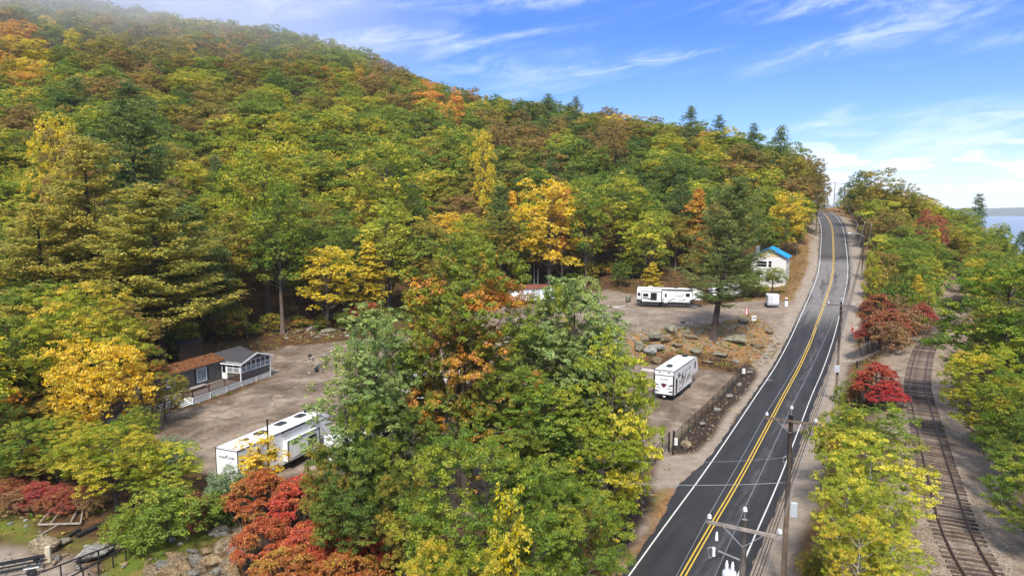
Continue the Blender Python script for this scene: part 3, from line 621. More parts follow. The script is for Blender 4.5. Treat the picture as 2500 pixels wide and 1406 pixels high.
def crown_mesh(name, lobes, rng, leaf, dens, aspect=1.6, droop=0., flat=.75, inner=.35, sub=30, fold=.15):
    """lobes: rows of x,y,z,radius; leaves gather in small sprays spread over each lobe"""
    C, Nm, cv = [], [], []
    for (x, y, z, r) in lobes:
        cl = rng.uniform(); nsub = max(6, int(sub * rng.uniform(.8, 1.25))); ntot = dens * 10.7 * r * r * (.5 + .5 * flat) / (.5 * leaf * leaf / aspect)
        d = unit(rng.normal(size=(nsub, 3))); d[:, 2] = np.where(d[:, 2] < -.25, -d[:, 2] * rng.uniform(-.4, 1, nsub), d[:, 2]); d = unit(d)
        rad = r * rng.uniform(.62, 1.08, nsub) ** .7
        sc = np.array([x, y, z]) + d * rad[:, None] * np.array([1, 1, flat])
        sr = r * rng.uniform(.10, .30, nsub)
        for c, dd, q in zip(sc, d, sr):
            nl = max(3, int(ntot / nsub * (q / (r * .25)) ** 2))
            e = unit(rng.normal(size=(nl, 3))) * (rng.uniform(0, 1, (nl, 1)) ** .4) * q * np.array([1.25, 1.25, .6])
            C.append(c + e); Nm.append(unit(dd * .5 + np.array([0, 0, .75]) + e / (q + 1e-6) * .45)); cv.append(np.full(nl, np.clip(cl + rng.normal() * .13, 0, 1)))
    C = np.concatenate(C); Nm = np.concatenate(Nm); cv = np.concatenate(cv)
    V, Fq, col = leaves_mesh(C, Nm, leaf, aspect, cv, rng, droop, fold)
    return V, Fq, col
def lobes_broad(rng, H, Rr, base, n, lr=(.24, .40), top=.5):
    """a domed crown of boughs: mostly near the envelope, some within"""
    out = []; zc = base + (H - base) * .48; hz = (H - base) * .52
    for i in range(n):
        t = (i + .5) / n; ph = i * 2.39996 + rng.normal() * .35; cz = 1 - 1.75 * t; sr = max(0, 1 - abs(cz) ** 2.8) ** .5
        r = Rr * rng.uniform(*lr); k = rng.uniform(.62, .92) if rng.uniform() > .18 else rng.uniform(.2, .5)
        egg = 1.0 if cz > 0 else (1 - .25 * abs(cz))
        out.append((math.cos(ph) * sr * Rr * k * egg, math.sin(ph) * sr * Rr * k * egg, zc + cz * hz * k * .98, r))
    return out
def trunk_mb(lobes, H, base, rng, r0, lean=(0, 0), twist=.3, nl=None, fork=.45):
    mb = MB(); n = 7; P = []; Rr = []
    for i in range(n):
        t = i / (n - 1); P.append((lean[0] * t + rng.normal() * twist * t * .5, lean[1] * t + rng.normal() * twist * t * .5, t * H * .82 - .3)); Rr.append(max(.035, r0 * (1.25 if i == 0 else 1) * (1 - t) ** .8))
    mb.tube(P, Rr, 7)
    sel = lobes if nl is None else [lobes[i] for i in rng.choice(len(lobes), min(nl, len(lobes)), replace=False)]
    for (x, y, z, r) in sel:
        hz = max(base * .75, z - math.hypot(x, y) * rng.uniform(.5, 1.0)); hz = min(hz, H * .72); t = (hz + .3) / (H * .82)
        k = min(n - 2, int(t * (n - 1))); f = t * (n - 1) - k; a = np.array(P[k]) * (1 - f) + np.array(P[k + 1]) * f
        b = np.array([x, y, z]); m = (a + b) / 2 + np.array([0, 0, -.06 * np.linalg.norm(b - a)]) + rng.normal(size=3) * .12
        q = max(.02, r0 * .34 * (1 - t * .6)); mb.tube([a, m, b], [q, q * .6, q * .22], 4, False)
    return mb
def make_broad(seed, H, Rr, base, nl, leaf, dens, aspect=1.6, droop=0, r0=None, lr=(.24, .40), flat=.75, sub=30, limbs=None, lean=(0, 0), lobes=None):
    rng = np.random.default_rng(seed); lobes = lobes or lobes_broad(rng, H, Rr, base, nl, lr)
    if lean != (0, 0): lobes = [(x + lean[0] * z / H, y + lean[1] * z / H, z, r) for x, y, z, r in lobes]
    V, Fq, col = crown_mesh('crown', lobes, rng, leaf, dens, aspect, droop, flat, sub=sub)
    cm = mesh_np('crown', V, Fq, [None], False, attrs={'leafvar': ('FACE', 'FLOAT_COLOR', col)})
    tb = trunk_mb(lobes, H, base, rng, r0 or H * .016, lean, nl=limbs); tm = mesh_np('trunk', tb.v, tb.f, [None], True)
    return cm, tm
def make_pine(seed, H, Rr, base, leaf, dens, gap=.9, r0=None, lean=(0, 0), ragged=.3, taper=1.0):
    """white pine: whorls of level boughs carrying flat plumes, tips rising"""
    rng = np.random.default_rng(seed); C, Nm, cv, D = [], [], [], []; tb = MB(); n = 9; P = []; Rr_ = []; r0 = r0 or H * .016
    for i in range(n):
        t = i / (n - 1); P.append((lean[0] * t ** 1.2, lean[1] * t, t * H - .3)); Rr_.append(max(.03, r0 * (1 - t) ** .75 * (1.2 if i == 0 else 1)))
    tb.tube(P, Rr_, 7); z = base
    while z < H - .3:
        t = (z - base) / (H - base); env = Rr * (min(1, (t + .18) * 3.2)) * (1 - t ** 1.3) ** (.75 * taper) + .5
        nb = rng.integers(4, 7); ph = rng.uniform(0, 6.3); cx, cy = lean[0] * (z / H) ** 1.2, lean[1] * z / H; cl = rng.uniform()
        for b in range(nb):
            if rng.uniform() < ragged * .45: continue
            a = ph + b * 6.283 / nb + rng.normal() * .25; Lb = env * rng.uniform(1 - ragged, 1 + ragged * .35); rise = rng.uniform(-.06, .18) + t * .4
            dx, dy = math.cos(a), math.sin(a); m = 6; pts = []
            for q in range(m):
                u = q / (m - 1); pts.append((cx + dx * Lb * u, cy + dy * Lb * u, z + Lb * (rise * u - .10 * math.sin(u * 3.14) + .10 * u ** 3)))
            br = max(.025, r0 * .22 * (1 - t)); tb.tube([pts[0], pts[2], pts[5]], [br, br * .7, br * .25], 4, False)
            cb = np.clip(cl * .4 + rng.uniform() * .6, 0, 1)
            for q in range(max(3, int(Lb * 2.3 * dens))):
                u = rng.uniform(.22, 1.02); side = rng.uniform(-1, 1) * Lb * .26 * (1.15 - u * .55)
                k = min(4, int(u * 5)); f = u * 5 - k; bp = np.array(pts[k]) * (1 - f) + np.array(pts[min(5, k + 1)]) * f
                c = bp + np.array([-dy * side, dx * side, rng.normal() * .10 - .04 * abs(side)]); ql = leaf * rng.uniform(1.1, 2.0)
                nl = max(4, int(7 * dens)); e = rng.normal(size=(nl, 3)) * np.array([.55, .55, .22]) * ql
                C.append(c + e); Nm.append(np.tile(np.array([dx * .2, dy * .2, 1.0]), (nl, 1)) + e * .3); cv.append(np.full(nl, cb))
                D.append(unit(np.array([dx + (-dy) * side * .5, dy + dx * side * .5, .25]) + rng.normal(size=(nl, 3)) * .5))
        z += gap * rng.uniform(.7, 1.3) * (1 - .35 * t)
    C = np.concatenate(C); V, Fq, col = leaves_mesh(C, unit(np.concatenate(Nm)), leaf, 2.6, np.concatenate(cv), rng, dirs=np.concatenate(D), fold=.2)
    return mesh_np('crown', V, Fq, [None], False, attrs={'leafvar': ('FACE', 'FLOAT_COLOR', col)}), mesh_np('trunk', tb.v, tb.f, [None], True)
def make_sprays(seed, H, Rr, base, leaf, dens, r0=None, droop=.5, narrow=1.0):
    """beech-like tree: long level sprays of leaves in open tiers"""
    rng = np.random.default_rng(seed); lobes = []
    nz_ = int((H - base) / .30)
    for i in range(nz_):
        t = i / nz_; z = base + (H - base) * t + rng.normal() * .2; env = Rr * (math.sin(min(1, t * .85 + .22) * math.pi * .93) ** .55) * (1 if t < .7 else max(.12, 1 - (t - .7) * 2.9)) * rng.uniform(.7, 1.2)
        for b in range(rng.integers(1, 4)):
            a = rng.uniform(0, 6.28); L_ = env * rng.uniform(.5, 1.1); up = rng.uniform(.05, .45)
            for q in np.arange(.25, 1.01, .25): lobes.append((math.cos(a) * L_ * q, math.sin(a) * L_ * q, z + L_ * q * up - (L_ * q) ** 2 * .05 + rng.normal() * .15, (.62 + .38 * (1 - q)) * rng.uniform(.7, 1.3)))
    V, Fq, col = crown_mesh('crown', lobes, rng, leaf, dens, 1.7, droop, .6, sub=6)
    cm = mesh_np('crown', V, Fq, [None], False, attrs={'leafvar': ('FACE', 'FLOAT_COLOR', col)})
    sel = [lobes[i] for i in rng.choice(len(lobes), min(40, len(lobes)), replace=False)]
    tb = trunk_mb(sel, H, base, rng, r0 or H * .012); return cm, mesh_np('trunk', tb.v, tb.f, [None], True)
def make_sumac(seed, Rr, H, nstem, leaf=.17):
    """spreading clump of forked stems, each tip a wheel of long drooping compound leaves"""
    rng = np.random.default_rng(seed); C, Nm, cv, D = [], [], [], []; tb = MB()
    for s_ in range(nstem):
        a = rng.uniform(0, 6.28); rr = Rr * math.sqrt(rng.uniform()); x, y = math.cos(a) * rr, math.sin(a) * rr; z = H * (1 - .45 * (rr / Rr) ** 2) * rng.uniform(.78, 1.08)
        tb.tube([(x * .55, y * .55, -.2), (x * .85, y * .85, z * .55), (x, y, z)], [.035, .028, .018], 4, False); cl = rng.uniform()
        for f in range(rng.integers(9, 14)):
            b = rng.uniform(0, 6.28); Lf = rng.uniform(.40, .68); nl = 9
            for q in range(nl):
                u = (q + .6) / nl; c0 = np.array([x + math.cos(b) * Lf * u, y + math.sin(b) * Lf * u, z + Lf * (.45 * u - .72 * u * u)])
                for sd in (-1, 1):
                    dr = np.array([-math.sin(b) * sd + math.cos(b) * .45, math.cos(b) * sd + math.sin(b) * .45, -.35])
                    C.append(c0 + dr * .075); Nm.append(np.array([0, 0, 1.0])); D.append(dr); cv.append(np.clip(cl + rng.normal() * .1, 0, 1))
    V, Fq, col = leaves_mesh(np.array(C), np.array(Nm), leaf, 2.3, np.array(cv), rng, dirs=np.array(D), fold=.1)
    return mesh_np('crown', V, Fq, [None], False, attrs={'leafvar': ('FACE', 'FLOAT_COLOR', col)}), mesh_np('stem', tb.v, tb.f, [None], True)

def place_tree(name, meshes, mat, loc, rz, sc, label, cat='tree', group=None, bark=None, parts=('crown', 'trunk')):
    e = empty(name, loc, rz, label, cat, group); e.scale = sc if isinstance(sc, tuple) else (sc, sc, sc)
    for nm, me, mt in zip(parts, meshes, (mat, bark or BARK)):
        o = add_obj(nm, me, e); o.material_slots[0].link = 'OBJECT'; o.material_slots[0].material = mt
    return e

from mathutils import noise

# ------------------------------------------------------------------ lettering
def lettering(txt, size, mat, parent, loc, rot, name='lettering', sx=1.0, shear=0.0):
    cu = bpy.data.curves.new('lettering_curve', 'FONT'); cu.body = txt; cu.size = size; cu.extrude = .004; cu.align_x = 'CENTER'; cu.align_y = 'CENTER'; cu.offset = size * .012; cu.shear = shear
    t = bpy.data.objects.new('lettering_tmp', cu); me = bpy.data.meshes.new_from_object(t); bpy.data.objects.remove(t); bpy.data.curves.remove(cu)
    me.materials.clear(); me.materials.append(mat); o = add_obj(name, me, parent, loc); o.rotation_euler = rot; o.scale = (sx, 1, 1); return o
WHITE = simple('rv_white_gelcoat', (.78, .78, .77), .32, 0, .03, 1.2, spec=.5, dirt=(.42, .40, .34))
ROOFW = simple('rv_roof_membrane', (.74, .74, .74), .7, 0, .06, .9, dirt=(.42, .40, .36))
OFFW = simple('rv_grey_panel', (.52, .53, .55), .4, 0, .05, 1.5)
BLACK = simple('black_trim', (.018, .018, .02), .45, 0, .2, 4)
GREYG = simple('grey_graphic', (.17, .175, .19), .4, 0, .1, 4)
MAROON = simple('maroon_badge', (.10, .018, .028), .4, 0, .1, 4)
GLASS = simple('dark_tinted_glass', (.012, .013, .016), .08, 0, .2, 2, spec=.7)
RUBBER = simple('black_rubber', (.02, .02, .02), .85, 0, .3, 6)
STEEL = simple('galvanised_steel', (.38, .39, .40), .45, .7, .2, 5, dirt=(.20, .15, .11))
CHROME = simple('wheel_steel', (.55, .55, .56), .3, .8, .1, 5)
FRAMEB = simple('black_frame_steel', (.022, .022, .024), .5, .2, .3, 4)
def wheel(parent, x, y, r=.37, w=.24, side=1):
    t = MB(); t.lathe([(r * .62, -w / 2), (r * .94, -w / 2), (r, -w * .32), (r, w * .32), (r * .94, w / 2), (r * .62, w / 2)], (0, 0, 0), 18, 'y'); o = t.build('wheel', RUBBER, parent, True, (x, y, r))
    q = MB(); q.lathe([(r * .6, side * w * .30), (r * .5, side * w * .22), (r * .22, side * w * .34), (r * .14, side * w * .5)], (0, 0, 0), 12, 'y'); q.build('rim', CHROME, o, False)
def window(parent, x0, x1, z0, z1, y, s, mat=None, fr=.05, name='window', axis='x', frame=None):
    """window on the face at y (axis x) or at x (axis y); s is the outward sign"""
    m = MB(); g = MB(); cx, cz, w, h = (x0 + x1) / 2, (z0 + z1) / 2, x1 - x0, z1 - z0
    def P(a, c, t, d): return ((a, y + s * c, d), (0, 0)) if axis == 'x' else ((y + s * c, a, d), (0, 0))
    def bx(mb, a, z, ww, hh, off, th):
        if axis == 'x': mb.box((a, y + s * off, z), (ww, th, hh))
        else: mb.box((y + s * off, a, z), (th, ww, hh))
    bx(m, cx, z0 - fr / 2, w + 2 * fr, fr, .012, .03); bx(m, cx, z1 + fr / 2, w + 2 * fr, fr, .012, .03); bx(m, x0 - fr / 2, cz, fr, h, .012, .03); bx(m, x1 + fr / 2, cz, fr, h, .012, .03)
    o = m.build(name, frame or BLACK, parent); bx(g, cx, cz, w, h, .004, .012); g.build('pane', mat or GLASS, o); return o
def stripe(mb, pts, y, s, th=.006):                   # flat decal on a side wall: polygon in x,z
    n = len(pts); V = [(x, y + s * th, z) for x, z in pts]; mb.add(V, [tuple(range(n)) if s < 0 else tuple(range(n))[::-1]])
def swoosh(mb, x0, z0, x1, z1, w0, w1, bend, y, s, th=.006, n=10):
    top, bot = [], []
    for i in range(n + 1):
        t = i / n; x = x0 + (x1 - x0) * t; z = z0 + (z1 - z0) * t + bend * math.sin(t * math.pi); w = (w0 + (w1 - w0) * t) * math.sin(min(1, t * 1.15 + .04) * math.pi) ** .6
        top.append((x, z + w / 2)); bot.append((x, z - w / 2))
    for i in range(n): stripe(mb, [top[i], top[i + 1], bot[i + 1], bot[i]], y, s, th)
def ac_unit(parent, x, y, z, mat, L=1.0, Wd=.68, h=.26):
    m = MB(); m.rbox((0, 0, h / 2), (L, Wd, h), .12); o = m.build('roof_air_conditioner', mat, parent, False, (x, y, z))
def rv_shell(root, L, Wd, zf, zt, nose=0.0, step=None, rear_slope=0.0):
    hw = Wd / 2
    if nose: prof = [(0, zf), (step, zf), (step + .15, zf + .75), (L - .35, zf + .85), (L, zf + 1.15), (L - .10, zf + 1.7), (L - .55, zt - .28), (L - 1.15, zt - .06), (L - 1.9, zt), (.15, zt), (0, zt - .10)]
    else: prof = [(0, zf), (L - .15, zf), (L, zf + .25), (L, zt - .9), (L - .3, zt - .22), (L - .65, zt), (.15, zt), (0, zt - .10)]
    b = MB(); b.prism(prof, 'y', -hw, hw); b.build('body', WHITE, root)
    r = MB(); xe = L - (1.9 if nose else .7)
    V = []; k = 7
    for x in (.03, xe):
        for j in range(k): t = j / (k - 1) * 2 - 1; V.append((x, t * (hw - .02), zt + .012 + .07 * (1 - t * t)))
    r.add(V, [(j, j + 1, k + j + 1, k + j) for j in range(k - 1)] + [tuple(range(k))[::-1], tuple(range(k, 2 * k))] + [(0, k, k - 1, k - 1)] if False else [(j, k + j, k + j + 1, j + 1) for j in range(k - 1)]); r.build('roof', ROOFW, root)
    e = MB()
    for s in (-1, 1): e.box((xe / 2, s * (hw + .015), zt - .03), (xe, .05, .07))
    e.box((-.015, 0, zt - .06), (.04, Wd, .05)); e.build('roof_edge_trim', BLACK if nose else WHITE, root)
    for s in (-1, 1): c = MB(); c.box((-.012, s * (hw - .02), (zf + zt) / 2), (.05, .06, zt - zf)); c.build('corner_trim', BLACK, root)
    u = MB(); u.box((L * .45, 0, zf - .12), (L * .82, Wd * .7, .2)); u.build('chassis', FRAMEB, root)
    return hw

# --- the long fifth wheel trailer with the maker's name on its rear, lower left
rot = R(90 - 22)
t = empty('fifth_wheel_trailer', tuple(G(560, 1192)), rot, 'long white trailer with dark roof vents, parked behind the red sumac', 'trailer')
ang = 22.0; near = PZ(526, 1091.7, 3.15); fwd = Vector((math.sin(R(ang)), math.cos(R(ang)), 0)); rt = Vector((math.cos(R(ang)), -math.sin(R(ang)), 0))
o0 = Vector(near) + rt * 1.25; t.location = (o0.x, o0.y, TZ(o0.x, o0.y))
zt = 3.15 - t.location.z; Lr = 13.2; hw = rv_shell(t, Lr, 2.5, .75, zt, 1, 10.2)
for x, y, L_, W_ in ((4.3, .15, 1.25, .8), (7.2, .25, 1.2, .8), (10.0, .2, 1.2, .8)):
    ac_unit(t, x, y, zt + .05, simple('dark_roof_unit', (.03, .03, .033), .6, 0, .3, 5), L_, W_, .16)
m = MB(); m.rbox((2.4, .05, zt + .12), (.5, .42, .12), .04); m.build('roof_hatch', BLACK, t)
m = MB(); m.rbox((11.3, .55, zt + .18), (.35, .35, .34), .08); m.build('vent_cowl', BLACK, t)
m = MB(); m.box((8.6, 0, zt + .085), (.05, 2.4, .012)); m.build('roof_seam', OFFW, t)
y_ = -hw
so = MB(); so.rbox((8.0, y_ - .30, 2.05), (4.6, .6, 1.95), .03); s_o = so.build('slide_out', WHITE, t)
tr = MB(); tr.box((8.0, y_ - .62, 3.06), (4.75, .06, .10)).box((8.0, y_ - .62, 1.06), (4.75, .06, .07)).box((10.34, y_ - .62, 2.06), (.08, .06, 1.95)).box((5.66, y_ - .62, 2.06), (.08, .06, 1.95)); tr.build('slide_out_trim', BLACK, s_o)
window(s_o, 8.6, 9.9, 1.65, 2.65, y_ - .60, -1, fr=.16, frame=OFFW)
aw = MB(); aw.tube([(5.4, y_ - .14, zt - .06), (10.6, y_ - .14, zt - .06)], .09, 8); aw.build('awning', BLACK, t)
window(t, 2.0, 3.1, 1.9, 2.6, y_, -1); window(t, 3.9, 4.7, 1.9, 2.7, y_, -1); window(t, 1.9, 2.3, 1.05, 1.4, y_, -1)
g = MB(); swoosh(g, 5.8, 1.25, 10.2, 1.45, .16, .10, -.05, y_ - .60, -1, .008); swoosh(g, 5.8, 1.12, 10.2, 1.20, .04, .04, -.05, y_ - .60, -1, .008); g.build('graphic_stripe', GREYG, s_o)
m = MB(); swoosh(m, 6.6, 2.48, 7.5, 2.50, .06, .09, .14, y_ - .60, -1, .008); m.build('mountain_logo', GREYG, s_o)
lettering('FOREST RIVER', .27, BLACK, t, (-.008, 0, zt - .78), (R(90), 0, R(-90)), sx=1.05)
m = MB(); m.add([(-.010, -.0, zt - .46), (-.010, .07, zt - .62), (-.010, -.07, zt - .62)], [(0, 1, 2)]).add([(-.010, .0, zt - .54), (-.010, .10, zt - .68), (-.010, -.10, zt - .68)], [(0, 1, 2)]); m.build('tree_logo', BLACK, t)
for q in (5.6, 6.5):
    for s in (-1, 1): wheel(t, q, s * 1.08, side=s)
m = MB()
for s in (-1, 1): m.box((9.6, s * 1.0, .4), (.1, .1, .8)).box((9.6, s * 1.0, .03), (.3, .3, .06))
m.build('landing_leg', FRAMEB, t)
m = MB(); m.box((-.04, -.85, 1.4), (.03, .12, .22)).box((-.04, .85, 1.4), (.03, .12, .22)); m.build('tail_light', MAROON, t)

# --- the toy hauler with a shield badge on the lower lot
ang = 30.0; near = PZ(1598, 901, 3.85); fwd = Vector((math.sin(R(ang)), math.cos(R(ang)), 0)); rt = Vector((math.cos(R(ang)), -math.sin(R(ang)), 0)); o0 = Vector(near) + rt * 1.27
t = empty('toy_hauler_trailer', (o0.x, o0.y, TZ(o0.x, o0.y)), R(90 - ang), 'white toy hauler trailer with black flame graphics and a red shield on its rear door', 'trailer')
zt = 3.85 - t.location.z; L2 = 11.3; hw = rv_shell(t, L2, 2.55, .72, zt, 1, 8.4)
for x in (2.0, 9.0): ac_unit(t, x, -.05, zt + .05, BLACK, .95, .72, .28)
m = MB(); m.rbox((5.0, .5, zt + .10), (.4, .4, .09), .03).rbox((6.6, -.4, zt + .10), (.4, .4, .09), .03); m.build('roof_hatch', ROOFW, t)
rd = MB(); rd.rbox((-.05, 0, 1.97), (.08, 2.28, 2.36), .02); dr = rd.build('rear_door', WHITE, t)
f = MB()
for s in (-1, 1): f.box((-.06, s * 1.19, 1.98), (.10, .07, 2.5)); f.box((-.10, s * 1.29, 1.85), (.09, .07, 3.1))
f.box((-.06, 0, 3.20), (.10, 2.45, .07)).box((-.06, 0, .72), (.12, 2.5, .10)); f.build('door_frame', BLACK, dr)
def fx(mb, pts, x=-.096): mb.add([(x, y, z) for y, z in pts], [tuple(range(len(pts)))])
gb = MB()
for s in (-1, 1):
    fx(gb, [(s * 1.12, 2.12), (s * .98, 2.10), (s * .62, 1.93), (s * .50, 1.80), (s * .72, 1.86), (s * 1.12, 1.90)])
    fx(gb, [(s * 1.12, 1.30), (s * .85, 1.26), (s * .45, 1.10), (s * .95, 1.10), (s * 1.12, 1.14)])
    fx(gb, [(s * 1.12, 1.02), (s * .7, 1.0), (s * .95, .94), (s * 1.12, .94)])
    fx(gb, [(s * .60, 2.25), (s * .38, 1.88), (s * .20, 1.66), (s * .34, 1.88), (s * .48, 2.14)])
    fx(gb, [(s * .95, 1.70), (s * .45, 1.56), (s * .25, 1.45), (s * .5, 1.50), (s * .95, 1.60)])
gb.build('graphic_stripe', BLACK, dr)
sh = MB(); fx(sh, [(0, 2.24), (-.12, 2.16), (-.34, 2.18), (-.30, 1.92), (-.14, 1.72), (0, 1.62), (.14, 1.72), (.30, 1.92), (.34, 2.18), (.12, 2.16)], -.101); sh.build('shield_logo', MAROON, dr)
lettering('ECLIPSE', .26, BLACK, dr, (-.097, 0, 2.68), (R(90), 0, R(-90)), shear=.25, sx=1.15)
m = MB(); m.rbox((-.13, -.1, .52), (.03, .32, .17), .01); m.build('licence_plate', WHITE, t)
m = MB(); m.lathe([(.09, 0), (.09, .04)], (0, 0, 0), 10, 'x')
for yy in (-.6, .6):
    q = MB(); q.rbox((-.03, yy, zt - .28), (.05, .26, .12), .02); q.build('tail_light', BLACK, t)
y_ = -hw
window(t, 9.5, 9.95, 2.35, 3.15, y_, -1); dm = MB(); dm.rbox((1.1, y_ - .01, 1.75), (.62, .05, 1.9), .02); dm.build('side_door', BLACK, t)
g = MB(); rg = random.Random(4)
for (a, b, c, d_, w, w2, bd) in [(1.6, 2.9, 3.0, 3.1, .30, .05, .05), (1.8, 2.6, 3.6, 2.75, .22, .05, .10), (2.1, 1.3, 2.6, 2.6, .16, .10, -.2), (3.0, 1.5, 4.2, 2.95, .50, .30, .25), (3.4, 2.5, 4.8, 2.2, .25, .05, -.1), (4.2, 1.4, 6.0, 2.5, .40, .10, .28), (4.8, 2.7, 6.4, 3.0, .18, .05, .05), (5.4, 1.2, 7.4, 2.1, .35, .06, .20), (6.2, 1.9, 8.2, 2.6, .25, .04, -.15), (6.6, 2.8, 8.0, 3.1, .2, .04, .0), (7.4, 1.3, 9.6, 2.3, .16, .05, -.15), (2.0, .95, 4.0, 1.1, .15, .04, .05), (1.6, 2.2, 2.0, 1.0, .14, .06, 0)]:
    swoosh(g, a, b, c, d_, w * 1.5, w2 * 1.6, bd, y_, -1, .007)
g.box((3.95, y_ - .01, 2.0), (.22, .02, 2.1)); g.build('graphic_stripe', BLACK, t)
g = MB()
for (a, b, c, d_, w, w2, bd) in [(2.2, 2.1, 3.6, 1.3, .3, .1, .1), (4.4, 2.2, 5.6, 1.6, .25, .05, .1), (6.4, 1.4, 8.0, 1.8, .3, .05, .1), (8.0, 1.6, 10.6, 2.0, .12, .04, -.1)]: swoosh(g, a, b, c, d_, w, w2, bd, y_, -1, .010)
g.build('graphic_stripe', GREYG, t)
m = MB(); m.box((4.4, y_ + .0, .76), (8.0, .03, .10)); m.build('skirt_trim', OFFW, t)
for q in (3.2, 4.15):
    for s in (-1, 1): wheel(t, q, s * 1.1, side=s)
m = MB()
for s in (-1, 1): m.box((8.0, s * 1.0, .45), (.1, .1, .85)).box((8.0, s * 1.0, .03), (.3, .3, .06))
m.build('landing_leg', FRAMEB, t)
m = MB(); m.box((.6, hw + .9, zt - .30), (.10, 1.9, .10)).box((.1, hw + .9, zt - .34), (.08, 1.9, .05)); m.build('awning_arm', WHITE, t)
m = MB(); m.tube([(-.02, hw + .02, .4), (-.02, hw + .02, 3.6)], .05, 6); m.build('awning_post', STEEL, t)

# --- the fifth wheel on the upper lot, seen from its side
pl = PZ(1556, 744, 4.4); ang3 = math.atan2(-3.2, 11.0)
t = empty('fifth_wheel_trailer', (pl[0], pl[1], TZ(pl[0] + 5, pl[1] - 1)), ang3, 'grey-white fifth wheel trailer with its slide out open on the upper lot', 'trailer')
zt = 3.75; L3 = 13.2; hw = rv_shell(t, L3, 2.5, .95, zt, 1, 10.4); y_ = -hw
so = MB(); so.rbox((3.0, y_ - .35, 2.15), (3.9, .7, 2.2), .03); s_o = so.build('slide_out', WHITE, t)
tr = MB(); tr.box((1.03, y_ - .715, 2.15), (.10, .03, 2.25)).box((3.0, y_ - .715, 3.22), (3.95, .03, .10)).box((3.0, y_ - .715, 1.12), (3.95, .03, .12)).box((4.93, y_ - .715, 2.15), (.10, .03, 2.2)); tr.build('slide_out_trim', BLACK, s_o)
tp = MB(); tp.add([(1.0, y_ - .75, 3.27), (4.95, y_ - .75, 3.27), (4.95, y_, 3.50), (1.0, y_, 3.50)], [(0, 1, 2, 3)]); tp.build('slide_out_awning', simple('slide_awning_cloth', (.42, .43, .38), .8), s_o)
window(s_o, 1.35, 2.3, 2.2, 2.75, y_ - .70, -1); window(s_o, 2.85, 4.0, 1.5, 2.95, y_ - .70, -1)
window(t, .2, .65, 2.2, 2.8, y_, -1); dm = MB(); dm.rbox((5.75, y_ - .02, 2.0), (.75, .05, 2.05), .02); dd = dm.build('door', WHITE, t); window(dd, 5.6, 5.9, 2.15, 2.75, y_ - .045, -1)
tr = MB(); tr.box((5.75, y_ - .012, 3.06), (.85, .02, .04)).box((5.34, y_ - .012, 2.0), (.04, .02, 2.1)).box((6.16, y_ - .012, 2.0), (.04, .02, 2.1)); tr.build('door_trim', BLACK, dd)
window(t, 9.7, 10.4, 2.35, 2.95, y_, -1)
aw = MB(); aw.tube([(4.95, y_ - .12, zt - .10), (11.0, y_ - .12, zt - .16)], .085, 8).bar((5.0, y_ - .08, 1.3), (5.0, y_ - .08, zt - .1), .07).bar((10.95, y_ - .08, 1.3), (10.95, y_ - .08, zt - .1), .07); aw.build('awning', BLACK, t)
g = MB()
for (a, b, c, d_, w, w2, bd) in [(1.1, 1.9, 4.2, 1.35, .28, .1, .10), (4.9, 1.8, 7.0, 1.25, .12, .05, -.05), (7.2, 2.35, 9.7, 2.30, .06, .20, .03), (8.2, 2.75, 9.9, 2.45, .05, .12, .08), (7.0, 1.95, 10.6, 1.45, .05, .08, -.10), (10.2, 1.6, 12.3, 2.4, .10, .22, -.18), (9.6, 1.25, 12.2, 1.9, .06, .16, -.12), (0.05, 1.9, 1.0, 1.55, .12, .06, 0)]:
    swoosh(g, a, b, c, d_, w * 1.3, w2 * 1.3, bd, (y_ - .70) if c <= 4.3 and a > 1 else y_, -1, .008)
for q in (5.0, 6.3, 8.6): swoosh(g, q, 1.30, q + 1.6, 1.9, .30, .05, .1, y_, -1, .009)
g.build('graphic_stripe', BLACK, t)
sk = MB(); sk.add([(0, y_ - .008, .96), (10.4, y_ - .008, .96), (10.4, y_ - .008, 1.16), (5, y_ - .008, 1.16), (0, y_ - .008, 1.52)], [(0, 1, 2, 3, 4)]); sk.build('lower_panel', BLACK, t)
bx = MB()
for a, b in ((6.7, 7.9), (8.2, 9.3), (9.5, 10.2)): bx.rbox(((a + b) / 2, y_ - .02, 1.35), (b - a, .04, .42), .02)
bx.build('storage_door', OFFW, t)
cap = MB(); cap.add([(L3 - .02, -hw + .1, 2.15), (L3 + .012, hw - .1, 2.15), (L3 - .10, hw - .15, 2.72), (L3 - .10, -hw + .15, 2.72)], [(0, 1, 2, 3)]); cap.build('front_cap_panel', BLACK, t)
cp = MB(); cp.prism([(L3 - 1.1, zt - .03), (L3 - .50, zt - .25), (L3 - .06, 2.75), (L3 - .16, 2.75), (L3 - .60, zt - .32), (L3 - 1.12, zt - .10)], 'y', -hw - .012, -hw + .03); cp.build('front_cap_trim', GREYG, t)
for q in (4.7, 5.6):
    for s in (-1, 1): wheel(t, q, s * 1.08, side=s)
m = MB()
for s in (-1, 1): m.box((9.8, s * 1.0, .5), (.1, .1, 1.0)).box((9.8, s * 1.0, .03), (.3, .3, .06))
m.build('landing_leg', FRAMEB, t)
for x in (2.6, 7.6): ac_unit(t, x, 0, zt + .05, BLACK if x > 5 else ROOFW, .95, .7, .26)
m = MB(); m.box((11.4, y_ - .55, .48), (1.0, .8, .05)).box((11.2, y_ - .95, .3), (1.0, .3, .05))
for a in (10.95, 11.85): m.box((a, y_ - .25, .25), (.06, .06, .5)).box((a, y_ - .85, .25), (.06, .06, .5))
m.build('entry_step', STEEL, t)
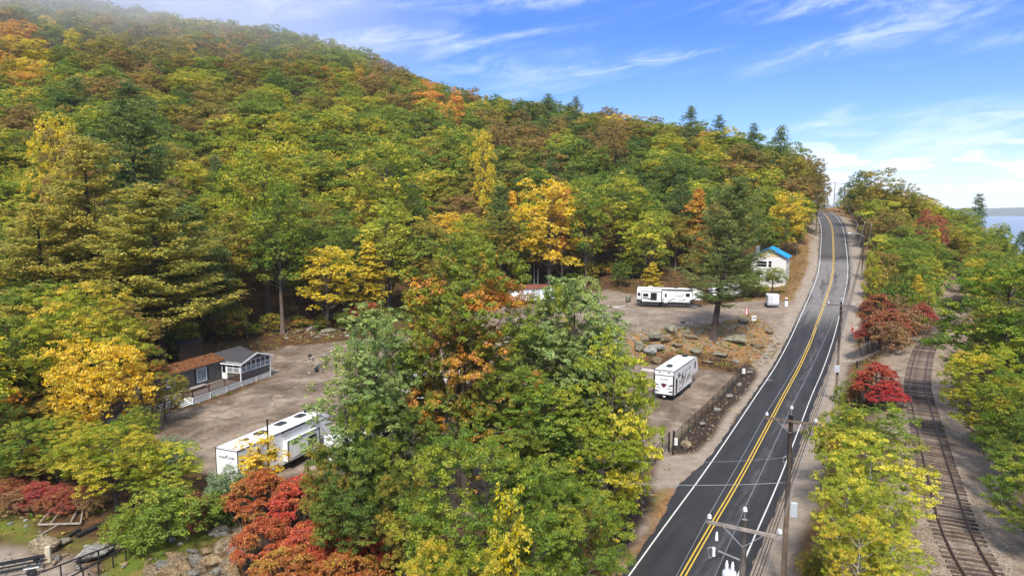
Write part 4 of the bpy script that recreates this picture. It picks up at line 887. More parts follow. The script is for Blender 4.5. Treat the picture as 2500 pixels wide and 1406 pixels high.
# loose things round the upper lot
def rock_mesh(seed, sq=.75):
    rg = np.random.default_rng(seed); import bmesh
    bm = bmesh.new(); bmesh.ops.create_icosphere(bm, subdivisions=4, radius=1.0); dirs = unit(rg.normal(size=(13, 3))); of = rg.uniform(.50, .84, 13)
    for v in bm.verts:
        p = np.array(v.co); s_ = 1.0
        for d, o_ in zip(dirs, of):
            k = p @ d
            if k > o_: p = p - d * (k - o_) * .92
        p = p * (1 + .05 * math.sin(p[0] * 7 + seed) * math.sin(p[1] * 6) + .03 * math.sin(p[2] * 13 + seed) + .06 * noise.fractal(Vector(p) * 2.3 + Vector((seed * 7.0, 0, 0)), 1.0, 2.0, 4)); p[2] *= sq; v.co = p
    me = bpy.data.meshes.new('rock'); bm.to_mesh(me); bm.free(); return me
ROCKS = [rock_mesh(i, .6 + .1 * (i % 3)) for i in range(6)]
def rock_mat(name, lo, hi, lichen, dirt_):
    m, nt, N, L = nodes(name); tc = nN(N, L, 'ShaderNodeTexCoord'); P = tc.outputs['Object']
    def nz(s, det=8.0, ro=.65): return nN(N, L, 'ShaderNodeTexNoise', {'Vector': P, 'Scale': s, 'Detail': det, 'Roughness': ro}).outputs['Fac']
    c = ramp(N, L, nz(2.2), [(.34, lo), (.66, hi)]); c = mixc(N, L, nN(N, L, 'ShaderNodeMapRange', {0: nz(5.0), 1: .52, 2: .62}).outputs[0], c, lichen)
    c = mixc(N, L, nN(N, L, 'ShaderNodeMapRange', {0: nz(3.1, 9.0, .75), 1: .53, 2: .60}).outputs[0], c, dirt_)
    cr = nN(N, L, 'ShaderNodeTexVoronoi', {'Vector': P, 'Scale': 1.7}, feature='DISTANCE_TO_EDGE'); c = mixc(N, L, nN(N, L, 'ShaderNodeMapRange', {0: cr.outputs['Distance'], 1: .035, 2: .0, 4: .8}).outputs[0], c, (.04, .032, .025))
    bs = nN(N, L, 'ShaderNodeBsdfPrincipled', {'Base Color': c, 'Roughness': .92, 'Specular IOR Level': .15}); bp = nN(N, L, 'ShaderNodeBump', {'Height': nz(9.0), 'Strength': .9, 'Distance': .12}); L.new(bp.outputs[0], bs.inputs['Normal'])
    L.new(bs.outputs[0], nN(N, L, 'ShaderNodeOutputMaterial').inputs[0]); return m
RG_, RT_, RB_ = rock_mat('grey_lichen_granite', (.17, .165, .15), (.33, .32, .30), (.38, .38, .34), (.11, .095, .07)), rock_mat('tan_fieldstone', (.20, .15, .09), (.40, .31, .20), (.44, .38, .28), (.13, .10, .06)), rock_mat('green_lichen_rock', (.15, .14, .10), (.25, .24, .18), (.24, .26, .17), (.16, .095, .05))
_OLD = simple('grey_lichen_granite', (.34, .335, .315), .9, 0, .35, 2.2, .6, dirt=(.16, .15, .12)), simple('tan_fieldstone', (.42, .33, .22), .9, 0, .3, 2.0, .6, dirt=(.22, .16, .10)), simple('green_lichen_rock', (.25, .26, .19), .9, 0, .35, 1.5, .6, dirt=(.15, .13, .09))
def rock(px, py, w, h, mat, label, i=0, cat='rock', rz=None, group=None, name='rock', sink=.25):
    p = G(px, py); q = proj(*p); k = q[2] / F_PX; e = add_obj(name, ROCKS[i % 6].copy()); e.data.materials.append(mat)
    sx, sz = w * k / 2.25, h * k / 2.25; e.scale = (sx, sx * .85, sz / (.7)); e.location = (p[0], p[1] + sx * .3, p[2] + sz * (1 - sink)); e.rotation_euler = (0, 0, random.uniform(0, 6.28) if rz is None else rz)
    return tag(e, label, cat, group)
for i, (px, py, w, h, mt, lb) in enumerate([
    (1831, 913, 20, 12, RG_, 'pale rock at the far end of the mulch strip by the fence'), (1806, 943, 18, 14, RG_, 'pale pointed rock second from the far end of the fence strip'), (1781, 972, 18, 15, RG_, 'pale rock in the middle of the fence strip'),
    (1752, 1006, 22, 16, RG_, 'pale rock fourth along the fence strip'), (1716, 1040, 24, 14, RG_, 'pale rock below the bend of the fence strip'), (1676, 1096, 32, 24, RT_, 'large tan boulder beside the black gate posts'),
    (1578, 1192, 26, 20, RT_, 'tan boulder at the driveway mouth under the hickory'), (1795, 883, 16, 8, RG_, 'small pale rock behind the corner of the fence'),
    (1588, 868, 42, 40, RG_, 'big grey boulder left of the toy hauler, lowest of the outcrop'), (1612, 858, 34, 28, RG_, 'grey boulder on the outcrop behind the toy hauler'), (1600, 832, 52, 40, RB_, 'lichened ledge on the outcrop above the toy hauler'),
    (1562, 858, 40, 30, RB_, 'lichened boulder at the foot of the outcrop beside the yellow leaves'), (1640, 812, 50, 28, RB_, 'lichened ledge under the edge of the upper lot'), (1700, 862, 40, 16, RB_, 'flat lichened ledge beside the pine roots'),
    (1800, 838, 70, 30, RB_, 'broad mossy ledge below the pine'), (1760, 872, 50, 18, RB_, 'mossy ledge at the fence corner'), (1815, 790, 44, 22, RB_, 'mossy boulder by the driveway sign'), (1534, 738, 24, 22, RB_, 'mossy boulder beside the rear of the upper trailer'),
    (1572, 806, 12, 8, RG_, 'small white rock at the edge of the upper lot'), (762, 805, 40, 16, RG_, 'grey rock at the back of the clearing'), (800, 812, 44, 14, RB_, 'flat rock second at the back of the clearing'),
    (760, 880, 18, 14, RG_, 'grey rock of the stone ring in the clearing'), (790, 872, 20, 12, RG_, 'second rock of the stone ring in the clearing'), (776, 896, 16, 12, RG_, 'third rock of the stone ring in the clearing'), (1522, 1300, 12, 8, RG_, 'small pale rock in the dark bed beside the road'), (1500, 1320, 16, 10, RG_, 'pale flat rock in the dark bed beside the road'),
    (1480, 1318, 14, 10, RG_, 'grey rock at the bottom of the dark bed'), (1524, 1248, 14, 16, RT_, 'tan rock in the dark bed beside the road')]):
    rock(px, py, w, h, mt, lb, i)
# black tyre, pipes, posts on the upper lot
p = G(1667, 788); m = MB(); m.lathe([(.28, 0), (.42, .03), (.45, .12), (.42, .21), (.28, .24), (.27, .12)], (0, 0, 0), 16); o = m.build('tyre', RUBBER, None, True, (p[0], p[1], p[2])); tag(o, 'old black tyre lying on the upper lot', 'tyre')
def pipe(pts, r, mat, label, cat='pipe', name='pipe'):
    P = [Vector(G(a, b)) + Vector((0, 0, r + h)) for a, b, h in pts]; o0 = P[0]; m = MB(); m.tube([p - o0 for p in P], r, 8); o = m.build(name, mat, None, True, o0); return tag(o, label, cat)
PVC = simple('white_plastic_pipe', (.72, .72, .70), .4)
pipe([(1484, 748, .05), (1547, 760, .05)], .07, PVC, 'longer white plastic pipe lying on the upper lot')
pipe([(1500, 751, .05), (1526, 748, .05)], .06, PVC, 'shorter white plastic pipe beside the longer one')
pipe([(1567, 742, .05), (1582, 738, .05)], .05, PVC, 'short white pipe beside the upper trailer wheels')
def post(px, py, h, w, mat, label, cat='post', name='post', cap=None):
    p = G(px, py); e = empty(name, tuple(p), 0, label, cat); m = MB(); m.box((0, 0, h / 2), (w, w, h)); m.build('shaft', mat, e)
    if cap: c = MB(); c.rbox((0, 0, h - cap[1] / 2 + .05), (cap[0], cap[0] * .7, cap[1]), .02); c.build('meter_box', cap[2], e)
    return e
post(1556, 742, 1.2, .09, PVC, 'white hookup post with a meter box beside the upper trailer', cap=(.24, .35, STEEL)); post(1516, 746, 1.1, .08, STEEL, 'small hookup post left of the upper trailer', cap=(.22, .3, STEEL))
post(1552, 806, 1.0, .05, FRAMEB, 'thin dark stake on the edge of the upper lot'); post(784, 910, 1.2, .06, STEEL, 'short hookup post in the clearing beside the poplar', cap=(.25, .35, FRAMEB))
for a, b, l in ((773, 908, 'black bin in the clearing beside the hookup post'), (757, 876, 'black kettle grill in the stone ring')):
    p = G(a, b); m = MB(); m.lathe([(.20, 0), (.27, .15), (.29, .6), (.22, .78)], (0, 0, 0), 12); tag(m.build('bin', FRAMEB, None, True, tuple(p)), l, 'bin')
WOODP = simple('weathered_pole_wood', (.135, .095, .068), .9, 0, .4, 3, .5); WOODG = simple('grey_pole_wood', (.24, .21, .175), .9, 0, .4, 3, .5)
for px, py, top, l in ((604, 826, 768, 'bare wooden pole behind the mobile home porch'), (1558, 735, 690, 'thin pale mast behind the upper trailer'), (1313, 735, 655, 'thin pale mast beside the red roofed trailer'), (1304, 715, 622, 'bare pole behind the red roofed trailer')):
    p = G(px, py); q = proj(*p); h = (PD(px, top, q[2])[2] - p[2]); m = MB(); m.tube([(0, 0, -.2), (0, 0, h)], [.13, .09], 8); tag(m.build('pole', WOODP if px < 1200 else STEEL, None, True, tuple(p)), l, 'pole')

# --- white trailer behind the pine, red roofed trailer, vehicles under the poplars
def plain_trailer(px, py, z, ang, L, label, name='travel_trailer', col=WHITE, zt=3.2, win=True):
    p = PZ(px, py, z); t = empty(name, (p[0], p[1], TZ(p[0], p[1])), ang, label, 'trailer'); hw = rv_shell(t, L, 2.45, .65, zt)
    ac_unit(t, L * .45, 0, zt + .05, ROOFW, .9, .65, .25)
    if win:
        for a in (.8, L * .4, L - 1.8): window(t, a, a + .9, 1.7, 2.35, -hw, -1)
        d = MB(); d.rbox((L * .62, -hw - .012, 1.65), (.7, .04, 1.9), .02); d.build('door', OFFW, t)
    g = MB(); swoosh(g, .3, 1.2, L - .5, 1.5, .1, .2, .1, -hw, -1, .007); g.build('graphic_stripe', GREYG, t)
    for q in (L * .42, L * .42 + .85):
        for s in (-1, 1): wheel(t, q, s * 1.05, .34, .22, s)
    m = MB(); m.bar((L, -.9, .5), (L + 1.1, 0, .5), .08).bar((L, .9, .5), (L + 1.1, 0, .5), .08).tube([(L + .9, 0, .05), (L + .9, 0, .8)], .04, 6); m.build('drawbar', FRAMEB, t)
    return t
plain_trailer(1733, 728, 4.9, R(4), 6.4, 'white travel trailer half hidden behind the pine on the upper lot')
plain_trailer(812, 1152, -.6, R(52), 8.6, 'white travel trailer under the poplar beside the long trailer')
plain_trailer(985, 975, .2, R(24), 8.5, 'white travel trailer glimpsed through the tall oak')
# cargo trailer
p = G(1888, 751); t = empty('cargo_trailer', tuple(p), R(-14), 'small silver cargo trailer with its rear facing the upper lot', 'cargo trailer')
AL = simple('silver_trailer_panel', (.55, .57, .58), .35, .35, .08, 2)
m = MB(); m.rbox((0, 1.7, 1.35), (2.15, 3.4, 1.9), .05); m.build('body', AL, t); m = MB(); m.rbox((0, 1.7, 2.33), (2.2, 3.45, .07), .03); m.build('roof', ROOFW, t)
m = MB(); m.rbox((.42, -.03, 1.45), (1.0, .05, 1.3), .02); m.build('rear_door', WHITE, t); m = MB(); m.rbox((-.56, -.03, 1.45), (.75, .05, 1.3), .02); m.build('rear_door', OFFW, t)
m = MB(); m.box((0, -.05, .50), (2.2, .1, .22)).box((-1.07, -.02, 1.4), (.08, .06, 1.8)).box((1.07, -.02, 1.4), (.08, .06, 1.8)); m.build('bumper', STEEL, t)
for s in (-1, 1):
    wheel_p = MB(); wheel_p.lathe([(.2, -.1), (.32, -.1), (.34, 0), (.32, .1), (.2, .1)], (0, 0, 0), 14, 'x'); wheel_p.build('wheel', RUBBER, t, True, (s * 1.15, 1.6, .34)); m = MB(); m.box((s * 1.18, 1.6, .75), (.3, .9, .05)); m.build('fender', STEEL, t)
# old fuel pump like post and the red and white marker
p = G(1919, 748); e = empty('water_dispenser', tuple(p), 0, 'small white dispenser post with a round top beside the driveway', 'dispenser'); m = MB(); m.rbox((0, 0, .55), (.55, .4, 1.1), .04); m.build('cabinet', WHITE, e); m = MB(); m.rbox((0, 0, 1.28), (.4, .3, .32), .03); m.build('neck', FRAMEB, e); m = MB(); m.lathe([(.22, 1.42), (.25, 1.55), (.18, 1.72)], (0, 0, 0), 12); m.build('globe', WHITE, e, True)
p = G(1823, 766); e = empty('tipi_marker', tuple(p), 0, 'small red and white striped cone marker near the driveway sign', 'marker')
RED = simple('red_paint', (.45, .03, .03), .5)
for i in range(8):
    a, b = 2 * math.pi * i / 8, 2 * math.pi * (i + 1) / 8; m = MB(); m.add([(.38 * math.cos(a), .38 * math.sin(a), 0), (.38 * math.cos(b), .38 * math.sin(b), 0), (.04 * math.cos(b), .04 * math.sin(b), 1.35), (.04 * math.cos(a), .04 * math.sin(a), 1.35)], [(0, 1, 2, 3)]); m.build('cloth_panel', WHITEP if i % 2 else RED, e)
p = G(1840, 790); e = empty('lot_sign', tuple(p), R(-8), 'small white sign with black figures on two posts by the driveway', 'sign'); m = MB(); m.box((-.4, 0, .6), (.08, .08, 1.2)).box((.4, 0, .6), (.08, .08, 1.2)); m.build('post', FRAMEB, e); m = MB(); m.rbox((0, -.06, 1.0), (.8, .04, .9), .01); b_ = m.build('board', WHITE, e); lettering('24', .62, BLACK, b_, (0, -.085, 1.02), (R(90), 0, 0))
# red roofed trailer home
p = PZ(1250, 738, 3.2); t = empty('trailer_home', (p[0], p[1], TZ(p[0] + 4, p[1])), R(12), 'white trailer home with a rust red roof behind the broad poplar', 'trailer home'); t.location.z = 3.2
m = MB(); m.box((4.0, 1.6, 1.7), (8.2, 3.2, 2.6)); m.build('wall', WHITE, t); m = MB(); m.prism([(-.25, 3.0), (1.6, 3.75), (3.5, 3.0), (3.5, 2.93), (1.6, 3.62), (-.25, 2.93)], 'x', -.3, 8.4); m.build('roof', simple('rust_red_metal_roof', (.17, .055, .038), .6, .1, .35, .8), t)
for i in range(5): window(t, 1.9 + i * 1.25, 2.75 + i * 1.25, 1.5, 2.7, 0, -1, fr=.07, frame=OFFW, mat=simple('pale_curtained_glass', (.42, .45, .47), .3))
m = MB(); m.box((9.2, .9, 1.7), (1.5, 1.5, 2.7)); m.build('porch', WHITE, t); m = MB(); m.box((9.2, .9, 3.09), (1.7, 1.7, .08)); m.build('porch_roof', OFFW, t)
m = MB(); m.box((4, -.8, .35), (5, 1.4, .1)); [m.box((a, -1.45, .15), (.1, .1, .5)) for a in (1.7, 4, 6.3)]; m.build('deck', simple('red_stained_deck', (.15, .045, .03), .8), t)
# blue tarpaulin on a boat trailer under the oak, a car
p = PZ(1128, 878, .6); t = empty('covered_boat', tuple(p), R(20), 'small boat under a blue cover glimpsed through the tall oak', 'boat'); BLUE = simple('blue_tarpaulin', (.02, .07, .24), .55, 0, .25, 2, .3)
m = MB(); V = []; prof = [(0, .35), (.5, .9), (1.5, 1.05), (3.5, .95), (5.0, .15)]
for x, w in prof: V += [(x, -w, 1.0), (x, -w * .9, 1.35), (x, 0, 1.75 - .05 * x), (x, w * .9, 1.35), (x, w, 1.0), (x, w * .5, .55), (x, -w * .5, .55)]
m.add(V, [(i * 7 + j, (i + 1) * 7 + j, (i + 1) * 7 + (j + 1) % 7, i * 7 + (j + 1) % 7) for i in range(4) for j in range(7)] + [tuple(range(7)), tuple(range(28, 35))[::-1]]); m.build('cover', BLUE, t)
m = MB(); m.bar((0, -.5, .5), (6.2, 0, .5), .08).bar((0, .5, .5), (6.2, 0, .5), .08).bar((1.6, -1.0, .35), (1.6, 1.0, .35), .08); m.build('boat_trailer_frame', STEEL, t); wheel(t, 1.6, -1.0, .3, .2, -1); wheel(t, 1.6, 1.0, .3, .2, 1)

# ------------------------------------------------------------------ the dark mobile home with porch and deck
A0 = PZ(471, 987.5, -.55); B0 = PZ(656, 918.6, -.35); hd = math.atan2(B0[1] - A0[1], B0[0] - A0[0])
t = empty('mobile_home', (A0[0], A0[1], -.55), hd, 'dark grey mobile home with a leaf covered roof, white framed porch and lattice skirt', 'mobile home')
def siding(name, col, pitch=.15, var=.12):
    m, nt, N, L = nodes(name); tc = nN(N, L, 'ShaderNodeTexCoord'); s = nN(N, L, 'ShaderNodeSeparateXYZ', {0: tc.outputs['Object']})
    w = nN(N, L, 'ShaderNodeMath', {0: nN(N, L, 'ShaderNodeMath', {0: s.outputs[2], 1: 1 / pitch}, operation='MULTIPLY').outputs[0]}, operation='FRACT')
    n = nN(N, L, 'ShaderNodeTexNoise', {'Vector': tc.outputs['Object'], 'Scale': 1.4, 'Detail': 7.0}).outputs['Fac']
    c = ramp(N, L, n, [(.3, tuple(q * (1 - var) for q in col)), (.7, tuple(q * (1 + var) for q in col))])
    bs = nN(N, L, 'ShaderNodeBsdfPrincipled', {'Base Color': c, 'Roughness': .6})
    bp = nN(N, L, 'ShaderNodeBump', {'Height': w.outputs[0], 'Strength': .9, 'Distance': .03}); L.new(bp.outputs[0], bs.inputs['Normal'])
    L.new(bs.outputs[0], nN(N, L, 'ShaderNodeOutputMaterial').inputs[0]); return m
DSID = siding('dark_grey_siding', (.085, .080, .074)); DSH = simple('dark_shingles', (.045, .042, .044), .9, 0, .4, 7, .6); WTR = simple('white_house_trim', (.74, .74, .72), .5, dirt=(.45, .43, .38))
CURT = simple('curtained_pane', (.20, .22, .23), .15, 0, .3, 2.5); DECKW = simple('grey_deck_boards', (.24, .22, .19), .85, 0, .3, 3); REDW = simple('brown_stained_wood', (.115, .048, .030), .8, 0, .35, 3)
LEAFROOF = simple('roof_under_fallen_leaves', (.23, .085, .03), .95, 0, .5, 2.2, .8, dirt=(.09, .07, .05))
x0, x1, ya, yb, zfl, ze = -11.0, 15.2, 3.3, 7.6, .85, 3.55
m = MB(); m.box(((x0 + x1) / 2, (ya + yb) / 2, (zfl + ze) / 2), (x1 - x0, yb - ya, ze - zfl)); m.build('wall', DSID, t)
m = MB(); m.box(((x0 + x1) / 2, (ya + yb) / 2, zfl / 2), (x1 - x0 - .2, yb - ya - .2, zfl)); m.build('foundation_skirt', DECKW, t)
yc = (ya + yb) / 2; zr = ze + .72
m = MB(); m.prism([(ya - .25, ze - .02), (yc, zr), (yb + .25, ze - .02), (yb + .25, ze - .12), (yc, zr - .12), (ya - .25, ze - .12)], 'x', x0 - .2, x1 + .1); rf = m.build('roof', DSH, t)
# drifts of fallen leaves on the front slope
rg = np.random.default_rng(3); n = 14000; xs_ = rg.uniform(x0, 9.6, n); ys_ = rg.uniform(ya - .2, yc, n); keep = wob(xs_, ys_ * 2.2, .9, 2.0) + rg.normal(size=n) * .25 + .55 > 0; xs_, ys_ = xs_[keep], ys_[keep]
zs_ = ze + (ys_ - ya + .25) / (yc - ya + .25) * .74 + .03 + rg.uniform(0, .05, len(xs_)); V, Fq, colr = leaves_mesh(np.stack([xs_, ys_, zs_], 1), np.tile([0, -.3, 1.0], (len(xs_), 1)), .16, 1.4, rg.uniform(0, 1, len(xs_)), rg)
ll = add_obj('fallen_leaves', mesh_np('fallen_leaves', V, Fq, [LM['rooflitter']], attrs={'leafvar': ('FACE', 'FLOAT_COLOR', colr)}), t); tag(ll, kind='stuff')
m = MB(); m.box(((x0 + x1) / 2, ya - .26, ze - .08), (x1 - x0 + .3, .03, .14)); m.build('fascia', DSH, t)
def hwin(a, b, c, d, shut=True):
    w = window(t, a, b, c, d, ya, -1, mat=CURT, fr=.10, frame=WTR)
    if shut:
        for s, q in ((-1, a - .33), (1, b + .33)): m = MB(); m.rbox((q, ya - .03, (c + d) / 2), (.36, .04, d - c + .16), .01); m.build('shutter', BLACK, t)
hwin(-6.2, -5.0, 1.9, 3.1); hwin(-.7, .5, 2.15, 2.95); hwin(4.4, 6.0, 1.55, 3.2)
# porch: gabled room standing out over the lattice
px0, px1, pz = 8.8, 15.0, 3.45
m = MB(); m.box(((px0 + px1) / 2, .03, 1.55), (px1 - px0, .10, .95)); m.box(((px0 + px1) / 2, 3.25 / 2, 1.02), (px1 - px0 - .1, 3.2, .1)); m.box((px1 - .05, 1.65, 1.55), (.1, 3.1, .95)); m.box((px0 + .05, 1.25, 1.55), (.1, 2.5, .95)); m.build('porch_wall', DSID, t)
xc = (px0 + px1) / 2; za = 4.35
g = MB(); g.prism([(px0, pz), (px1, pz), (xc, za - .1)], 'y', .0, .08); g.build('gable', DSID, t)
for sgn, xa in ((-1, px0 - .35), (1, px1 + .35)):
    m = MB(); m.prism([(xa, pz - .12), (xc, za), (xc, za - .10), (xa, pz - .22)], 'y', -.35, 5.4); m.build('porch_roof', DSH, t)
    m = MB(); m.prism([(xa, pz - .10), (xc, za + .03), (xc, za - .17), (xa, pz - .30)], 'y', -.42, -.352); m.build('bargeboard', WTR, t)
m = MB(); m.box((px0 - .37, 1.4, pz - .20), (.05, 3.6, .16)); m.build('fascia', WTR, t)
def framewall(x_or_y, a, b, n_, axis, z0=2.03, z1=3.42, off=0.0):
    m = MB()
    for z in (z0, (z0 + z1) / 2, z1):
        if axis == 'x': m.box(((a + b) / 2, x_or_y, z), (b - a, .08, .07))
        else: m.box((x_or_y, (a + b) / 2, z), (.08, b - a, .07))
    o = m.build('window_frame', WTR, t)
    for i in range(n_ + 1):
        q = a + (b - a) * i / n_; mu = MB(); mu.box((q, x_or_y, (z0 + z1) / 2) if axis == 'x' else (x_or_y, q, (z0 + z1) / 2), (.10, .10, z1 - z0)); mu.build('mullion', WTR, o)
        if i < n_:
            for (c, d, mt) in ((z0, (z0 + z1) / 2, CURT), ((z0 + z1) / 2, z1, GLASS)):
                p_ = MB(); w_ = (b - a) / n_ - .1; cc = q + (b - a) / n_ / 2; h_ = d - c - .07
                p_.box((cc, x_or_y + off, (c + d) / 2) if axis == 'x' else (x_or_y + off, cc, (c + d) / 2), (w_, .02, h_) if axis == 'x' else (.02, w_, h_)); p_.build('pane', mt, o)
framewall(-.02, px0 + .15, px1 - .12, 6, 'x'); framewall(px0 - .02, .15, 2.2, 2, 'y'); framewall(px1 + .02, .2, 3.0, 3, 'y')
for q, y in ((px0 - .02, -.03), (px1, -.03), (px0 - .02, 2.3)):
    m = MB(); m.box((q, y, 2.15), (.13, .13, 2.6)); m.build('corner_post', WTR, t)
m = MB(); m.rbox((px0 - .03, 2.75, 2.05), (.05, .8, 2.0), .01); d_ = m.build('door', WTR, t); m = MB(); m.box((px0 - .065, 2.75, 2.45), (.02, .55, 1.0)); m.build('pane', GLASS, d_); m = MB(); m.box((px0 - .09, 2.45, 1.9), (.04, .05, .12)); m.build('handle', STEEL, d_)
# lattice skirts: slats both ways, joined to one part because they are 2 px wide in the photo
def lattice(p0, p1, z0, z1, pitch=.17, w=.045):
    m = MB(); p0, p1 = Vector((*p0, 0)), Vector((*p1, 0)); L_ = (p1 - p0).length; u = (p1 - p0) / L_; n_ = Vector((u.y, -u.x, 0)); h = z1 - z0
    for sg in (1, -1):
        q = -h
        while q < L_:
            a = max(0, q); b = min(L_, q + h)
            za_, zb_ = (a - q, b - q) if sg > 0 else (h - (a - q), h - (b - q))
            if b - a > .05: m.bar(p0 + u * a + n_ * .01 * sg + Vector((0, 0, z0 + za_)), p0 + u * b + n_ * .01 * sg + Vector((0, 0, z0 + zb_)), w, .012)
            q += pitch
    m.bar(p0 + Vector((0, 0, z1)) + n_ * .02, p1 + Vector((0, 0, z1)) + n_ * .02, .05, .06).bar(p0 + Vector((0, 0, z0 + .03)) + n_ * .02, p1 + Vector((0, 0, z0 + .03)) + n_ * .02, .05, .06)
    o = m.build('lattice_skirt', WTR, t); tag(o, kind='stuff')
    k = int(L_ / 3.6) + 1
    for i in range(k + 1):
        p = p0 + u * (L_ * i / k) + n_ * .03; q_ = MB(); q_.box((p.x, p.y, (z0 + z1) / 2), (.09, .09, h)); q_.build('lattice_post', WTR, t)
for a, b in (((0, 0), (15.0, 0)), ((0, 1.5), (0, 0)), ((-3.6, 1.5), (-1.6, 1.5)), ((-3.6, 3.3), (-3.6, 1.5))): lattice(a, b, .04, .82)
# deck boards, railings, stairs
nb = 0
for k in range(22):
    y = .09 + k * .148; m = MB(); xx = -3.6 if y > 1.5 else 0; m.box(((xx + 8.75) / 2, y, .90), (8.75 - xx, .138, .045)); m.build('deck_board', DECKW, t)
def railing(p0, p1, z=.93, h=.95):
    p0, p1 = Vector((*p0, z)), Vector((*p1, z)); L_ = (p1 - p0).length; u = (p1 - p0) / L_; m = MB()
    for i in range(int(L_ / .13) + 1): q = p0 + u * (i * .13); m.box((q.x, q.y, z + h / 2), (.04, .04, h - .05))
    o = m.build('baluster_row', REDW, t); tag(o, kind='stuff'); m = MB(); m.bar(p0 + Vector((0, 0, h)), p1 + Vector((0, 0, h)), .11, .05); m.build('handrail', REDW, t)
    k = max(1, int(L_ / 2.2))
    for i in range(k + 1): q = p0 + u * (L_ * i / k); m = MB(); m.box((q.x, q.y, z + h / 2 + .03), (.10, .10, h + .1)); m.build('rail_post', REDW, t)
railing((.05, .06), (8.7, .06)); railing((.05, 1.45), (.05, .06)); railing((-3.55, 1.56), (-1.65, 1.56)); railing((-3.55, 3.2), (-3.55, 1.56))
for i in range(5):
    m = MB(); m.box((-.82, 1.36 - i * .29, .78 - i * .165), (1.45, .29, .05)); m.build('stair_tread', WTR if i else DECKW, t)
m = MB(); m.bar((-1.58, 1.45, .75), (-1.58, 0.1, .0), .05, .22).bar((-.06, 1.45, .75), (-.06, .1, .0), .05, .22); m.build('stair_stringer', WTR, t)
m = MB(); m.rbox((-2.6, 1.50, 1.45), (.95, .03, .55), .01); m.build('notice_board', WTR, t)
m = MB(); m.rbox((2.6, 2.3, 1.32), (4.2, .8, .06), .02); m.box((.8, 2.3, 1.1), (.1, .7, .4)).box((4.4, 2.3, 1.1), (.1, .7, .4)); m.build('deck_table', DECKW, t)
p = G(468, 882); e = empty('shed', tuple(p), R(20), 'small brown plank shed behind the mobile home roof', 'shed'); m = MB(); m.box((0, 0, 1.5), (3.2, 2.4, 3.0)); m.build('wall', siding('brown_plank_wall', (.12, .075, .045), .22), e); m = MB(); m.prism([(-1.5, 3.0), (1.5, 3.35), (1.5, 3.45), (-1.5, 3.1)], 'x', -1.8, 1.8); m.build('roof', DSH, e)

# ------------------------------------------------------------------ white house with the blue metal roof
c0 = PD(1917, 697, 160.0); z0h = TZ(c0[0], c0[1]); hz = -R(28)
t = empty('house', (c0[0], c0[1], c0[2]), hz, 'white two storey house with a bright blue metal roof beside the climbing road', 'house')
CREAM = siding('white_clapboard', (.70, .68, .62), .18, .04); YEL = siding('cream_gable_boards', (.62, .47, .26), .18, .05)
def blue_mat():
    m, nt, N, L = nodes('blue_metal_roof'); tc = nN(N, L, 'ShaderNodeTexCoord'); n = nN(N, L, 'ShaderNodeTexNoise', {'Vector': tc.outputs['Object'], 'Scale': .7, 'Detail': 5.0}).outputs['Fac']
    bs = nN(N, L, 'ShaderNodeBsdfPrincipled', {'Base Color': ramp(N, L, n, [(.3, (.012, .27, .55)), (.7, (.03, .36, .66))]), 'Roughness': .42, 'Metallic': .1})
    L.new(bs.outputs[0], nN(N, L, 'ShaderNodeOutputMaterial').inputs[0]); return m
BLUER = blue_mat()
Wd, Dp, eh, rh = 7.8, 7.5, 6.6, 8.7
m = MB(); m.box((-Wd / 2, Dp / 2, eh / 2 - 1), (Wd, Dp, eh + 2)); m.build('wall', CREAM, t)
m = MB(); m.prism([(-Wd, eh), (0, eh), (-Wd / 2, rh - .08)], 'y', -.03, .05); m.prism([(-Wd, eh), (0, eh), (-Wd / 2, rh - .08)], 'y', Dp - .05, Dp + .03); m.build('gable', YEL, t)
for s, xa in ((-1, -Wd - .4), (1, .4)):
    m = MB(); m.prism([(xa, eh - .15), (-Wd / 2, rh + .05), (-Wd / 2, rh - .05), (xa, eh - .25)], 'y', -.45, Dp + .4); r_ = m.build('roof', BLUER, t)
    k = 16; q = MB()
    for i in range(k + 1): y = -.43 + (Dp + .8) * i / k; q.bar((xa, y, eh - .13), (-Wd / 2, y, rh + .075), .035, .035)
    o = q.build('roof_seam', BLUER, r_); tag(o, kind='stuff')
    m = MB(); m.prism([(xa, eh - .16), (-Wd / 2, rh + .04), (-Wd / 2, rh - .20), (xa, eh - .38)], 'y', -.50, -.452); m.build('bargeboard', simple('dark_blue_trim', (.02, .10, .22), .5), t)
for a, b, c, d in ((-3.9, -3.2, 4.2, 5.6), (-6.6, -4.3, 4.2, 5.5), (-3.9, -3.0, 1.4, 2.8), (-6.8, -5.6, 1.4, 2.8)):
    w_ = window(t, a, b, c, d, 0, -1, fr=.13, frame=WTR); m = MB(); m.box(((a + b) / 2, -.045, (c + d) / 2), (b - a, .03, .06)); m.build('muntin', WTR, w_)
for a, b, c, d in ((1.0, 1.8, 4.0, 5.5), (4.2, 5.0, 4.0, 5.5), (1.0, 1.8, 1.3, 2.8), (4.2, 5.0, 1.3, 2.8)): window(t, a, b, c, d, 0, 1, fr=.11, axis='y', frame=WTR)
m = MB(); m.box((-Wd + 1.0, 3.0, 7.8), (.8, .8, 2.2)); m.build('chimney', simple('grey_chimney_block', (.16, .16, .17), .9, 0, .3, 3), t); m = MB(); m.tube([(-2.4, 5.5, 7.0), (-2.4, 5.5, 8.6)], .12, 8); m.build('vent_pipe', STEEL, t)
m = MB(); m.rbox((-3.9, -.08, 7.3), (.7, .06, .7), .2); m.build('gable_ornament', WTR, t)

